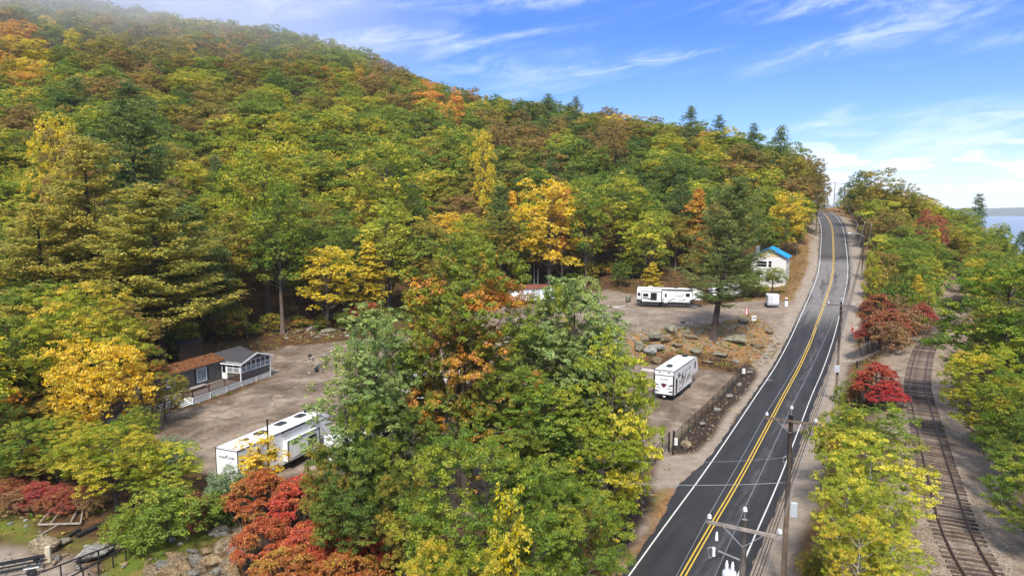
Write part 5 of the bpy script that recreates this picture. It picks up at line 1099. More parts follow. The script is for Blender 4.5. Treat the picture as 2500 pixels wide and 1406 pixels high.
# ------------------------------------------------------------------ chain link fence, gate, signs
def fence_run(pts, label, posts=None):
    P = [G(a, b) for a, b in pts]; o0 = Vector(P[0]); e = empty('chain_link_fence', tuple(o0), 0, label, 'fence'); H_ = 1.55
    seg = []; 
    for a, b in zip(P[:-1], P[1:]): seg.append((Vector(a) - o0, Vector(b) - o0))
    wire = MB(); rail = MB()
    for a, b in seg:
        L_ = (b - a).length; n = max(1, round(L_ / 2.5)); u = (b - a) / L_
        for i in range(n + 1):
            if i == n and b is not seg[-1][1]: continue
            q = a + u * (L_ * i / n); gz = TZ(q.x + o0.x, q.y + o0.y) - o0.z; m = MB(); m.tube([(q.x, q.y, gz - .1), (q.x, q.y, gz + H_ + .08)], .045 if i in (0, n) else .032, 6); m.build('post', FRAMEB, e)
        rail.tube([(a.x, a.y, a.z + H_), (b.x, b.y, b.z + H_)], .025, 6)
        m = MB()
        pitch = .15
        for sg in (1, -1):
            q = -H_
            while q < L_:
                s0, s1 = max(0, q), min(L_, q + H_); z0_, z1_ = (s0 - q, s1 - q) if sg > 0 else (H_ - (s0 - q), H_ - (s1 - q))
                pa, pb = a + u * s0, a + u * s1; za_ = a.z + (b.z - a.z) * s0 / L_ + z0_; zb_ = a.z + (b.z - a.z) * s1 / L_ + z1_
                if s1 - s0 > .02: wire.bar((pa.x, pa.y, za_), (pb.x, pb.y, zb_), .007, .007)
                q += pitch
    tag(wire.build('wire_mesh', FRAMEB, e), kind='stuff'); rail.build('top_rail', FRAMEB, e); return e
fence_run([(1646, 1092), (1740, 1000), (1818, 915)], 'black chain link fence between the toy hauler lot and the road')
fence_run([(1818, 915), (1782, 908), (1735, 898)], 'short black chain link fence at the far end of the toy hauler lot')
fence_run([(1632, 1092), (1600, 1130), (1560, 1165)], 'black chain link gate wing swung open at the driveway')
fence_run([(1545, 1215), (1497, 1262), (1450, 1305)], 'black chain link fence under the hickory beside the dark bed')
fence_run([(1450, 1305), (1385, 1330), (1350, 1355)], 'black chain link fence turning behind the shorter ash')
for px, py, h, l in ((1633, 1104, 1.9, 'thick black gate post left of the driveway fence'), (1643, 1110, 2.3, 'tall black gate post with a finial beside the tan boulder')):
    p = G(px, py); e = empty('gate_post', tuple(p), 0, l, 'gate post'); m = MB(); m.rbox((0, 0, h / 2), (.16, .16, h), .02); m.build('shaft', FRAMEB, e); m = MB(); m.lathe([(.03, h), (.10, h + .08), (.10, h + .16), (.02, h + .24)], n=10); m.build('finial', FRAMEB, e, True)
for px, py, z, l in ((1647, 1100, .75, 'white notice hung on the fence beside the gate posts'), (1814, 922, .75, 'white notice hung on the far corner of the fence')):
    p = G(px, py); e = empty('notice', (p[0], p[1] - .1, p[2] + z), R(-20), l, 'sign'); m = MB(); m.rbox((0, 0, .25), (.48, .02, .75), .005); m.build('panel', WHITE, e)
    m = MB(); [m.box((0, -.014, .45 - k * .1), (.30 - .05 * (k % 2), .004, .03)) for k in range(5)]; tag(m.build('printed_lines', GREYG, e), kind='stuff')
p = G(2046, 902); q2 = G(2092, 900); e = empty('barrier_gate', tuple(p), 0, 'thin white pole barrier across the path to the railway', 'barrier'); dv = Vector(q2) - Vector(p); m = MB(); m.tube([(0, 0, 1.1), (dv.x, dv.y, dv.z + 1.1)], .05, 6); m.build('boom', WHITEP, e); m = MB(); m.box((dv.x, dv.y, dv.z + .55), (.18, .18, 1.15)); m.build('post', FRAMEB, e)
p = G(2081, 812); e = empty('fire_hydrant', tuple(p), 0, 'red fire hydrant beside the road on the bank', 'hydrant'); m = MB(); m.lathe([(.16, 0), (.16, .06), (.11, .1), (.11, .62), (.15, .64), (.13, .78), (.03, .9)], n=10).tube([(-.22, 0, .45), (.22, 0, .45)], .07, 8); m.build('body', RED, e, True); m = MB(); m.tube([(.0, .25, 0), (.05, .3, 1.5)], .02, 5); m.build('marker_rod', RED, e)

# ------------------------------------------------------------------ power poles and wires
INS = simple('white_porcelain', (.80, .81, .84), .2, 0, .04, 3); STEELB = simple('grey_brace_steel', (.36, .37, .38), .5, .5, .2, 5)
line_dir = R(29)
def pole(px, d, top_py, label, arm=3.0, rise=.5, group='utility poles along the road', xf=False, wood=WOODP, hgt=None, yaw=None, double=False, lamp=False, simple_=False):
    tp = PD(px, top_py, d); gz = TZ(tp[0], tp[1]); h = tp[2] - gz if hgt is None else hgt; e = empty('utility_pole', (tp[0], tp[1], tp[2] - h), -(line_dir if yaw is None else yaw), label, 'utility pole', group)
    m = MB(); m.tube([(0, 0, -.3), (0, 0, h * .5), (0, 0, h)], [.17, .15, .125], 10); m.build('shaft', wood, e, True)
    za = h - .35; tips = []
    m = MB(); m.box((0, -.18, za), (arm, .10, .125)); m.build('crossarm', wood, e)
    if double: m = MB(); m.box((0, .18, za), (arm, .10, .125)); m.build('crossarm', wood, e)
    if not simple_:
        m = MB(); m.bar((0, -.22, za - .75), (-arm * .27, -.22, za - .04), .05, .02).bar((0, -.22, za - .75), (arm * .27, -.22, za - .04), .05, .02); m.build('brace', STEELB, e)
    for x, zz in ((-arm / 2 + .12, za + .06), (0, h + .02), (arm / 2 - .12, za + .06)):
        m = MB(); top = .34 if x == 0 else .10
        m.lathe([(.018, 0), (.018, top)], (x, -.18 if x else 0, zz), 6); m.build('pin', STEELB, e)
        m = MB(); m.lathe([(.04, top), (.10, top + .02), (.11, top + .05), (.06, top + .075), (.09, top + .10), (.08, top + .14), (.035, top + .20)], (x, -.18 if x else 0, zz), 12); m.build('insulator', INS, e, True)
        tips.append(Vector((x, -.18 if x else 0, zz + top + .2)))
    M = Matrix.Translation(e.location) @ Matrix.Rotation(e.rotation_euler.z, 4, 'Z')
    return e, [M @ q for q in tips], M, h
P1 = pole(1818, 28.5, 1268, 'nearest utility pole with a grey transformer and a cutout switch, cut by the bottom edge', arm=3.05, wood=WOODG)
P2 = pole(1932, 41.5, 1012, 'tall dark utility pole with a meter box beside the road shoulder', arm=3.0)
P3 = pole(2054, 83.0, 738, 'utility pole with a white box, in front of the crimson bushes', arm=3.0)
P4 = pole(2111, 151.0, 548, 'utility pole with a street lamp arm on the outside of the bend', arm=3.0)
P5 = pole(2063, 255.0, 447, 'utility pole at the crest, taller one right of the spruce', arm=3.0, simple_=True)
P6 = pole(2039, 285.0, 445, 'utility pole at the crest left of the spruce', arm=3.0, simple_=True)
P7 = pole(2021, 330.0, 470, 'smaller utility pole standing on the road crest', arm=3.0, simple_=True)
P8 = pole(2013, 400.0, 494, 'farthest utility pole just showing over the road crest', arm=3.0, simple_=True)
# transformer and cutout on the nearest pole
e, tips, M, h = P1
m = MB(); m.lathe([(.0, -3.45), (.26, -3.42), (.30, -3.35), (.30, -2.45), (.26, -2.38), (.05, -2.34)], (-.52, -.05, h), 16); tr_ = m.build('transformer', simple('transformer_paint', (.55, .57, .58), .4, 0, .06, 3), e, True)
for dx in (-.12, .12): m = MB(); m.lathe([(.05, 0), (.09, .05), (.05, .1), (.09, .15), (.05, .2), (.08, .25), (.05, .3), (.03, .42)], (-.52 + dx, -.05, h - 2.36), 10); m.build('bushing', INS, tr_, True)
m = MB(); m.bar((-.1, -.1, h - 1.75), (-1.0, -.15, h - 1.55), .05); br = m.build('bracket', STEELB, e)
m = MB(); m.lathe([(.04, 0), (.085, .05), (.04, .1), (.085, .15), (.04, .2), (.085, .25), (.04, .3), (.085, .35), (.04, .42)], (-1.18, -.15, h - 1.85), 10); m.build('fuse_cutout', INS, e, True); m = MB(); m.tube([(-1.16, -.15, h - 1.42), (-1.42, -.2, h - 1.5), (-1.35, -.18, h - 1.95), (-1.18, -.15, h - 1.84)], .02, 6); m.build('fuse_tube', STEELB, e)
m = MB(); m.lathe([(.06, 0), (.07, .06), (.03, .4)], (-1.05, -.3, h - 1.05), 10); m.build('surge_arrester', INS, e, True)
e, tips, M, h = P2
m = MB(); m.tube([(-.16, -.05, h - 2.6), (-.34, -.1, h - 2.75), (-.3, -.1, h - 3.0), (-.16, -.05, h - 3.1)], .03, 6); m.build('cable_bracket', STEELB, e); m = MB(); m.rbox((.42, -.12, h - 5.9), (.42, .2, .95), .03); m.build('meter_box', simple('grey_box_paint', (.42, .45, .48), .45, 0, .05, 3), e)
e, tips, M, h = P3; m = MB(); m.rbox((-.05, -.28, h - 8.2), (.62, .3, .85), .03); m.build('equipment_box', simple('grey_box_paint', (.42, .45, .48), .45), e)
e, tips, M, h = P4; m = MB(); m.tube([(0, -.1, h - 2.6), (-1.2, -.3, h - 2.0), (-2.6, -.5, h - 1.95)], .035, 6); m.build('lamp_arm', STEELB, e); m = MB(); m.rbox((-2.9, -.5, h - 1.97), (.7, .25, .14), .04); m.build('lamp_head', INS, e)
WIRE = simple('bare_aluminium_wire', (.27, .27, .27), .45, .4, .1, 3); CABLE = simple('black_cable', (.022, .022, .022), .7, 0, .2, 3)
def wire(a, b, r, sag, mat, label, group, n=14):
    a, b = Vector(a), Vector(b); P = [(b - a) * (i / n) - Vector((0, 0, sag * 4 * (i / n) * (1 - i / n))) for i in range(n + 1)]
    m = MB(); m.tube(P, r, 5, False); return tag(m.build('power_line' if mat is WIRE else 'overhead_cable', mat, None, True, a), label, 'wire', group)
sidew = ['lot side', 'pole top', 'bank side']; nmw = ['nearest', 'tall dark', 'box', 'street lamp', 'crest']
seq = [P1, P2, P3, P4, P5]
for k in range(4):
    for j in range(3): wire(seq[k][1][j], seq[k + 1][1][j], (.016, .018, .024, .03)[k], (.05, .5, 1.1, 2.0)[k], WIRE, f'bare wire on the {sidew[j]} insulators between the {nmw[k]} pole and the {nmw[k + 1]} pole', 'power lines along the road')
back = [M_ - (P2[1][j] - P1[1][j]) * 1.8 for j, M_ in enumerate(P1[1])]
for j in range(3): wire(P1[1][j], back[j], .012, .2, WIRE, f'bare wire on the {sidew[j]} insulators running from the nearest pole toward the camera', 'power lines along the road')
for c, (dz, dx) in enumerate(((2.9, .12), (3.3, .16), (3.9, .16), (4.3, .2))):
    for k in range(4):
        a = seq[k][2] @ Vector((dx, -.1, seq[k][3] - dz)); b = seq[k + 1][2] @ Vector((dx, -.1, seq[k + 1][3] - dz))
        wire(a, b, (.022, .024, .028, .032)[k], (.06, .45, .9, 1.6)[k], CABLE, f'{["highest", "second", "third", "lowest"][c]} black cable below the wires between the {nmw[k]} pole and the {nmw[k + 1]} pole', 'communication cables along the road')
a = P2[2] @ Vector((-.15, -.05, P2[3] - 2.7)); wire(a, PD(1450, 1120, 48), .012, .3, WIRE, 'pale service wire crossing the road from the tall dark pole to the lot', 'service wires over the road')
a = P2[2] @ Vector((-.15, -.05, P2[3] - 4.3)); wire(a, PD(1440, 1172, 46), .020, .25, WIRE, 'thicker pale service wire crossing the road to the hickory', 'service wires over the road')
a = P3[2] @ Vector((-.15, -.05, P3[3] - 1.5)); wire(a, PD(1640, 965, 78), .012, .6, WIRE, 'thin service wire over the road toward the toy hauler', 'service wires over the road') if False else None
# the small pole in front of the long trailer
p = G(655, 1210); q = proj(*p); m = MB(); hh = PD(663, 1018, 58.5)[2]; pp = PD(655, 1150, 58.5); gz = TZ(pp[0], pp[1]); m.tube([(0, 0, -.2), (.1, 0, hh - gz)], [.12, .08], 8)
sp = m.build('pole', WOODP, None, True, (pp[0], pp[1], gz)); tag(sp, 'short dark pole standing in front of the long white trailer', 'pole')
wire((pp[0], pp[1], hh - .2), PD(300, 960, 80), .014, .8, CABLE, 'black cable sagging over the gravel from the short pole', 'service cables over the lot'); wire((pp[0], pp[1], hh - .5), PD(900, 1150, 50), .010, .3, WIRE, 'pale wire from the short pole into the poplar', 'service cables over the lot')

# ------------------------------------------------------------------ things on the grass, lower left
rock(100, 1352, 95, 50, RT_, 'large tan boulder behind the frame trailer', 1, rz=.3); rock(222, 1368, 105, 46, RG_, 'large flat grey boulder beside the black rails', 2, rz=1.2)
for i, (px, py, w, h, mt, l) in enumerate([(136, 1372, 20, 24, RG_, 'small upright grey stone between the two boulders'), (155, 1358, 20, 10, RT_, 'small tan stone between the two boulders'), (190, 1392, 22, 14, RG_, 'small round stone under the flat boulder'), (252, 1335, 26, 16, RT_, 'tan stone behind the flat boulder'), (283, 1345, 34, 22, RT_, 'tan slab leaning at the end of the flat boulder'), (235, 1330, 30, 8, RT_, 'thin tan slab behind the flat boulder'), (418, 1322, 24, 14, RG_, 'pale block lying on the grass before the green bush'), (458, 1318, 10, 9, RG_, 'small white round stone beside the pale block'), (150, 1330, 50, 22, RB_, 'rough brown rock at the end of the dark beam')]): rock(px, py, w, h, mt, l, i + 1)
p = G(120, 1378); e = empty('stone_post', tuple(p), .2, 'upright pale stone post in front of the tan boulder', 'post'); m = MB(); m.rbox((0, 0, .7), (.36, .30, 1.4), .04); m.build('shaft', simple('pale_cut_stone', (.46, .40, .28), .9, 0, .2, 2, .4), e); m = MB(); m.rbox((.05, 0, .12), (.8, .6, .3), .06); m.build('base', RT_, e)
def beam(p0, p1, w, h, mat, label, cat='beam', name='beam', z=.12):
    a = Vector(G(*p0)) + Vector((0, 0, z)); b = Vector(G(*p1)) + Vector((0, 0, z)); m = MB(); m.bar((0, 0, 0), b - a, w, h); return tag(m.build(name, mat, None, False, a), label, cat)
beam((188, 1312), (262, 1278), .42, .30, FRAMEB, 'thick dark beam lying between the grass and the bushes'); beam((160, 1318), (195, 1295), .22, .2, FRAMEB, 'shorter dark beam behind the thick one')
# rusty frame lying on the bank
RUSTF = simple('rusty_pale_frame', (.40, .36, .30), .6, .3, .3, 3, dirt=(.20, .12, .07)); c = [G(94, 1287), G(197, 1284), G(204, 1243), G(133, 1243)]; o0 = Vector(c[0]); e = empty('steel_frame', tuple(o0), 0, 'pale rusty steel frame leaning on the bank behind the boulders', 'frame')
cc = [Vector(q) - o0 + Vector((0, 0, .25)) for q in c]
for a, b, w in ((cc[0], cc[1], .11), (cc[1], cc[2], .09), (cc[2], cc[3], .10), (cc[3], cc[0], .08), (cc[0].lerp(cc[1], .27), cc[3].lerp(cc[2], .35), .08), (cc[0].lerp(cc[1], .75), cc[3].lerp(cc[2], .85), .08)):
    m = MB(); m.bar(a, b, w, w); m.build('frame_bar', RUSTF, e)
m = MB(); m.bar(cc[0].lerp(cc[1], .5), cc[0].lerp(cc[1], .42) + Vector((-.3, -1.6, -.2)), .09); m.build('drawbar', RUSTF, e)
# boat or utility trailer frame at the corner
p = G(40, 1398); e = empty('frame_trailer', tuple(p), R(24), 'bare galvanised trailer frame with one small wheel, cut by the left edge', 'trailer')
for y in (-.75, .75): m = MB(); m.bar((-3.5, y, .52), (1.6, y, .62), .09, .13); m.build('side_rail', FRAMEB, e)
for y in (-.25, .3): m = MB(); m.bar((-3.3, y, .60), (1.9, y, .70), .08, .10); m.build('bunk_board', FRAMEB, e)
for x in (-3.2, -2.0, -.8, .4, 1.4): m = MB(); m.bar((x, -.8, .5), (x, .8, .5), .08, .06); m.build('cross_bar', STEEL, e)
m = MB(); m.rbox((1.1, -.98, .62), (.95, .26, .06), .02); m.build('fender', STEEL, e); wheel(e, 1.1, -1.0, .30, .2, -1); wheel(e, 1.1, 1.0, .30, .2, 1)
# black pipe rails
for (a, b, l) in (((150, 1412), (287, 1358), 'black metal handrail nearer the boulders'), ((205, 1425), (312, 1366), 'black metal handrail nearer the camera')):
    pa, pb = Vector(G(*a)), Vector(G(*b)); e = empty('handrail', tuple(pa), 0, l, 'handrail', 'black handrails on the grass'); dv = pb - pa; H_ = 1.0
    m = MB(); m.bar(Vector((0, 0, H_)) - dv * .3, Vector((0, 0, H_)) + dv, .07, .09); m.build('rail', FRAMEB, e)
    for k in (0.0, .33, .66, .96): m = MB(); q = dv * k; m.box((q.x, q.y, q.z + H_ / 2), (.07, .07, H_)); m.build('post', FRAMEB, e)
p = G(300, 1395); e = add_obj('paper_tag', None) if False else None
# dry stone retaining wall, every stone its own part
c0 = G(500, 1400); e = empty('stone_wall', tuple(c0), 0, 'dry stone retaining wall of big brown boulders curving up beside the sumac', 'stone wall'); STM = [rock_mat('brown_wall_stone', (.12, .085, .05), (.25, .18, .11), (.30, .26, .18), (.08, .06, .035)), rock_mat('grey_wall_stone', (.13, .12, .10), (.25, .235, .20), (.30, .30, .25), (.09, .075, .05)), rock_mat('ochre_wall_stone', (.16, .105, .05), (.31, .22, .12), (.33, .28, .18), (.10, .07, .04))]
stones = [(548,1330,62,36),(570,1350,42,30),(520,1370,52,34),(560,1376,46,30),(535,1300,40,22),(580,1318,26,24),(590,1296,24,30),(478,1368,34,26),(450,1384,44,28),(490,1390,30,26),(528,1398,38,28),(565,1402,40,26),(425,1372,52,16),(400,1376,46,12),(432,1355,50,14),(380,1392,50,16),(465,1402,34,22),(410,1398,40,20),(595,1345,22,26),(600,1375,24,30),(505,1345,26,18),(598,1270,22,26),(470,1345,22,12),(440,1408,34,20),(498,1412,40,20),(545,1420,40,24),(585,1425,40,24),(606,1300,18,22),(575,1295,16,14),(515,1418,26,18)]
for i, (px, py, w, h) in enumerate(stones):
    q = PZ(px, py, -1.0 if py < 1380 else -1.25); d = proj(*q)[2]; k = d / F_PX; o = add_obj('stone', ROCKS[i % 6], e); o.data.materials.clear() if False else None
    o.location = Vector(q) - Vector(c0); o.scale = (w * k / 2 * 1.38, w * k / 2 * 1.15, h * k / 2 / .46); o.rotation_euler = (random.uniform(-.3, .3), random.uniform(-.3, .3), random.uniform(-.5, .5))
for r_ in ROCKS:
    if not r_.materials: r_.materials.append(STM[0])
for i, o in enumerate([q for q in e.children]): o.material_slots[0].link = 'OBJECT'; o.material_slots[0].material = STM[i % 3]

# loose rubble on the rocky bank, the dark beds and the back of the clearing: too many small stones to count
def rubble():
    rg = np.random.default_rng(21); import bmesh
    base = []
    for q in range(5):
        bm = bmesh.new(); bmesh.ops.create_icosphere(bm, subdivisions=1, radius=1.0); r2 = np.random.default_rng(q)
        V = np.array([v.co[:] for v in bm.verts]) * r2.uniform(.7, 1.15, (len(bm.verts), 1)) * np.array([1, .8, .6]); F = np.array([[v.index for v in f.verts] for f in bm.faces]); bm.free(); base.append((V, F))
    sites = [(ROCKY, 420, .22), (MULCH1, 130, .10), (MULCH2, 130, .10), (wpoly([(690, 800, .7), (850, 795, .9), (850, 815, .9), (700, 822, .7)]), 80, .25), (wpoly([(740, 865, .3), (815, 860, .3), (820, 900, .2), (750, 905, .2)]), 60, .18), (wpoly([(1490, 800, 3.6), (1750, 798, 4), (1840, 770, 4.3), (1850, 785, 4), (1750, 815, 3.4), (1490, 818, 3.2)]), 160, .16), (APRON, 220, .07), (GRASSY, 90, .14)]
    Vs, Fs, M_ = [], [], []; n0 = 0
    for poly, n, s in sites:
        P = np.array(poly); X = rg.uniform(P[:, 0].min(), P[:, 0].max(), n * 8); Y = rg.uniform(P[:, 1].min(), P[:, 1].max(), n * 8); k = inpoly(X, Y, poly); X, Y = X[k][:n], Y[k][:n]; Z = terrain(X, Y)
        for x, y, z in zip(X, Y, Z):
            V, F = base[rg.integers(5)]; r = s * rg.uniform(.4, 1.8) ** 1.3; a = rg.uniform(0, 6.28); ca, sa = math.cos(a), math.sin(a)
            W_ = V * r; Vs.append(np.stack([W_[:, 0] * ca - W_[:, 1] * sa + x, W_[:, 0] * sa + W_[:, 1] * ca + y, W_[:, 2] + z + r * .15], 1)); Fs.append(F + n0); n0 += len(V); M_.append(np.full(len(F), rg.integers(3)))
    tag(add_obj('rubble', mesh_np('rubble', np.concatenate(Vs), np.concatenate(Fs), [RG_, RT_, RB_], midx=np.concatenate(M_))), 'loose stones scattered over the rocky bank and the beds', kind='stuff')
rubble()
for i, (px, py, w, h, mt, l) in enumerate([(1625, 838, 34, 26, RG_, 'grey boulder on the upper edge of the outcrop'), (1575, 838, 30, 26, RB_, 'lichened boulder half hidden by the yellow leaves'), (1655, 850, 30, 20, RB_, 'low lichened rock right of the outcrop'), (1605, 888, 34, 20, RG_, 'grey boulder at the left side of the toy hauler'), (1690, 828, 44, 18, RB_, 'flat mossy ledge left of the pine trunk'), (1850, 850, 44, 16, RB_, 'mossy ledge close to the road shoulder'), (1730, 888, 36, 12, RB_, 'low ledge beside the short fence'), (730, 812, 26, 12, RG_, 'third grey rock at the back of the clearing'), (1880, 815, 30, 12, RB_, 'low ledge at the driveway corner')]): rock(px, py, w, h, mt, l, i + 2)

# ------------------------------------------------------------------ tree stock, shared by the individual trees
STOCK = {}
def stock():
    for i in range(7): STOCK['mid', i] = make_broad(100 + i, 15 + i % 3 * 1.5, (5.2, 4.4, 5.9, 4.8, 5.4, 6.2, 4.0)[i], 3.0 + i % 2, (40, 30, 54, 36, 46, 60, 30)[i], .26, .60, lr=((.24, .40), (.28, .46), (.18, .33), (.22, .44), (.2, .36), (.17, .31), (.26, .42))[i], flat=(.75, .9, .65, .8, .7, .6, 1.0)[i])
    for i in range(3): STOCK['tall', i] = make_broad(200 + i, 22, 5.0, 5.0, 44, .28, .58)
    for i in range(6): STOCK['far', i] = make_broad(300 + i, 15 + i % 3, (5.4, 4.6, 6.0, 5.0, 6.4, 4.2)[i], 3.0, (30, 22, 44, 26, 50, 22)[i], .42, .60, limbs=6, lr=((.24, .40), (.3, .46), (.18, .33), (.24, .44), (.17, .31), (.26, .42))[i], flat=(.75, .9, .65, .8, .6, 1.0)[i])
    STOCK['spray', 0] = make_broad(400, 15, 3.9, 1.5, 70, .24, .60, lr=(.15, .28), flat=.8, droop=.8)
    STOCK['spray', 1] = make_sprays(401, 15, 3.6, 1.5, .24, .70)
    for i in range(3): STOCK['pine', i] = make_pine(500 + i, 27, 6.0, 5.0, .36, 2.3, gap=.95)
    for i in range(2): STOCK['farpine', i] = make_pine(520 + i, 20, 4.6, 4.0, .60, 1.3, gap=1.2, ragged=.4)
    for i in range(2): STOCK['near', i] = make_broad(600 + i, 11, 4.2, 1.2, 44, .14, .55, sub=20, lr=(.20, .34))
    for i in range(2): STOCK['bush', i] = make_broad(700 + i, 3.2, 2.6, .1, 20, .20, .62, r0=.05)
    STOCK['nbush', 0] = make_broad(710, 3.0, 2.4, .05, 26, .12, .50, r0=.05)
    for i in range(2): STOCK['sumac', i] = make_sumac(800 + i, 2.4, 2.4, 70)
    STOCK['under', 0] = make_broad(720, 6.0, 3.0, .4, 18, .36, .60, limbs=4)
stock()
TREES = []                                            # (x, y, radius) of everything planted, to keep a spacing
def words_for(px, py, d):
    return ''
USED = {}; CLEARVIEW = []                             # turned trees that stand at the front of the wood
def hero(kind, idx, mat, px, d, top, wpx, label, name='tree', cat='tree', bark=None, rz=None, gz=None, group=None, parts=('crown', 'trunk'), zoff=0):
    """tree standing in photo column px at camera depth d, whose tip reaches row top and whose crown is wpx wide"""
    me = STOCK[kind, idx]
    y = d / CP; z = 0
    for _ in range(6): x, y, _z = W(px, d, z); z = TZ(x, y)
    ztop = PD(px, top, d)[2]; z += zoff
    co = np.array([v.co[:] for v in me[0].vertices][:4000]) if False else None
    if me[0].name not in USED:
        a = np.empty(len(me[0].vertices) * 3, np.float32); me[0].vertices.foreach_get('co', a); a = a.reshape(-1, 3)
        USED[me[0].name] = (float(np.percentile(a[:, 2], 99.8)), float(np.percentile(np.hypot(a[:, 0], a[:, 1]), 96)))
    Hh, Rr = USED[me[0].name]
    sx = wpx / F_PX * d / 2 / Rr; sz = min(max((ztop - z) / Hh, .42 * sx), 2.4 * sx)
    TREES.append((x, y, wpx / F_PX * d / 2))
    if mat in ('yellow', 'orange', 'hickory') and 110 < d < 260 and wpx > 30: CLEARVIEW.append((px, top, wpx, d))
    return place_tree(name, me, LM[mat], (x, y, z), random.uniform(0, 6.28) if rz is None else rz, (sx, sx, sz), label, cat, group, bark, parts)

# --- the big trees in the middle, between the lot and the camera
def one(key, meshes): STOCK[key, 0] = meshes
one('oak', make_broad(11, 20, 5.6, 2.5, 74, .215, .66, aspect=2.0, sub=22, lr=(.17, .30), flat=.8, droop=.35))
hero('oak', 0, 'oak', 1135, 56, 585, 330, 'tall oak turning from green to orange in the middle, rising above the poplars', 'oak_tree', 'tree')
one('poplar', make_broad(12, 17, 3.2, .8, 54, .15, .66, aspect=1.35, sub=18, lr=(.16, .30), flat=1.1))
hero('poplar', 0, 'silver', 925, 54, 728, 215, 'slender pale green poplar with small leaves left of the tall oak', 'poplar_tree', group='poplars at the lot edge')
hero('poplar', 0, 'silver', 858, 50, 905, 225, 'lower poplar whose boughs hang over the end of the white trailer', 'poplar_tree', rz=2.2, group='poplars at the lot edge')
one('poplarb', make_broad(13, 19, 3.9, .8, 66, .165, .62, aspect=1.35, sub=18, lr=(.16, .30), flat=1.1))
hero('poplarb', 0, 'silver', 1395, 57, 668, 255, 'broad green poplar right of the tall oak with small shimmering leaves', 'poplar_tree', group='poplars at the lot edge')
hero('poplarb', 0, 'green', 1335, 50, 905, 320, 'green spreading poplar low in front of the broad poplar', 'poplar_tree', rz=4, group='poplars at the lot edge')
one('hickory', make_broad(14, 17, 3.9, .4, 64, .21, .62, aspect=2.6, sub=20, lr=(.17, .28), flat=1.0, droop=1.3))
hero('hickory', 0, 'hickory', 1490, 51, 800, 225, 'yellowing hickory with drooping leaves at the driveway mouth', 'hickory_tree')
hero('hickory', 0, 'lime', 1420, 47, 1000, 280, 'lower yellow-green hickory in front of the yellowing one', 'hickory_tree', rz=2.0)
one('ash', make_broad(15, 13, 5.2, .5, 60, .185, .62, aspect=2.8, sub=22, lr=(.18, .29), flat=.55, droop=.5))
hero('ash', 0, 'green', 1190, 40, 1040, 430, 'wide bright green ash filling the bottom middle of the view', 'ash_tree', group='ash trees in front of the lot')
hero('ash', 0, 'green', 1395, 38, 1175, 270, 'shorter bright green ash leaning toward the road fence', 'ash_tree', rz=3.4, group='ash trees in front of the lot')
hero('near', 0, 'deep', 880, 46, 1065, 240, 'dark green bushy tree behind the red sumac', 'tree')
hero('near', 1, 'lime', 1045, 34.5, 1290, 170, 'small yellow-green sapling at the bottom edge left of the ash', 'sapling', 'tree')
hero('near', 0, 'lime', 1150, 33, 1310, 200, 'small yellow-green sapling at the bottom edge below the wide ash', 'sapling', 'tree', rz=1)
hero('near', 0, 'olive', 990, 44, 1120, 150, 'thin olive tree with bare twigs between the sumac and the ash', 'tree', rz=1)
one('ysap', make_broad(16, 6.5, 1.3, .6, 30, .14, .6, lr=(.26, .42), flat=1.0))
hero('ysap', 0, 'yellow', 1245, 34.6, 1160, 110, 'narrow yellow sapling in front of the wide ash', 'sapling', 'tree')
hero('nbush', 0, 'oak', 925, 44, 1050, 80, 'small rusty red bush beside the dark green bushy tree', 'bush', 'bush', zoff=3.0) if False else None
for k, i, mt, px, d, tp, w, lab in [
    ('poplarb', 0, 'silver', 1300, 61, 745, 250, 'green poplar between the tall oak and the broad poplar'), ('near', 1, 'green', 1075, 60, 925, 230, 'green tree under the left side of the tall oak'),
    ('near', 0, 'oak', 1230, 54, 880, 230, 'turning tree under the right side of the tall oak'), ('near', 0, 'deep', 1330, 47, 1010, 250, 'dark green tree between the poplars and the hickory'),
    ('near', 1, 'deep', 1010, 51, 985, 200, 'dark green tree between the left poplar and the wide ash'), ('poplar', 0, 'green', 985, 57, 800, 170, 'green poplar squeezed between the slender poplar and the oak'),
    ('near', 1, 'silver', 1395, 56, 672, 235, 'full crowned pale poplar standing with the broad one'), ('near', 0, 'silver', 920, 53.5, 735, 190, 'full crowned pale poplar standing with the slender one'),
    ('near', 0, 'silver', 1452, 57.5, 705, 150, 'pale poplar at the far right shoulder of the group'), ('near', 1, 'green', 1345, 58.5, 690, 180, 'green tree behind the broad poplar toward the red roofed trailer'), ('near', 0, 'olive', 1120, 57, 620, 230, 'olive oak standing against the tall one'),
    ('poplarb', 0, 'silver', 1450, 55, 770, 200, 'pale poplar at the right shoulder of the broad one'), ('near', 0, 'hickory', 1530, 52, 905, 140, 'yellow-green tree at the lot side of the hickory'), ('near', 1, 'olive', 800, 47, 1075, 130, 'olive tree at the end of the white trailer'),
    ('near', 0, 'green', 1300, 36, 1230, 260, 'green tree at the bottom edge right of the wide ash'), ('near', 1, 'bronze', 1430, 42, 1235, 100, 'thin rusty tree beside the dark bed'), ('near', 1, 'green', 905, 49, 960, 170, 'green tree in the gap below the slender poplar')]:
    hero(k, i, mt, px, d, tp, w, lab, 'poplar_tree' if 'poplar' in k else 'tree')
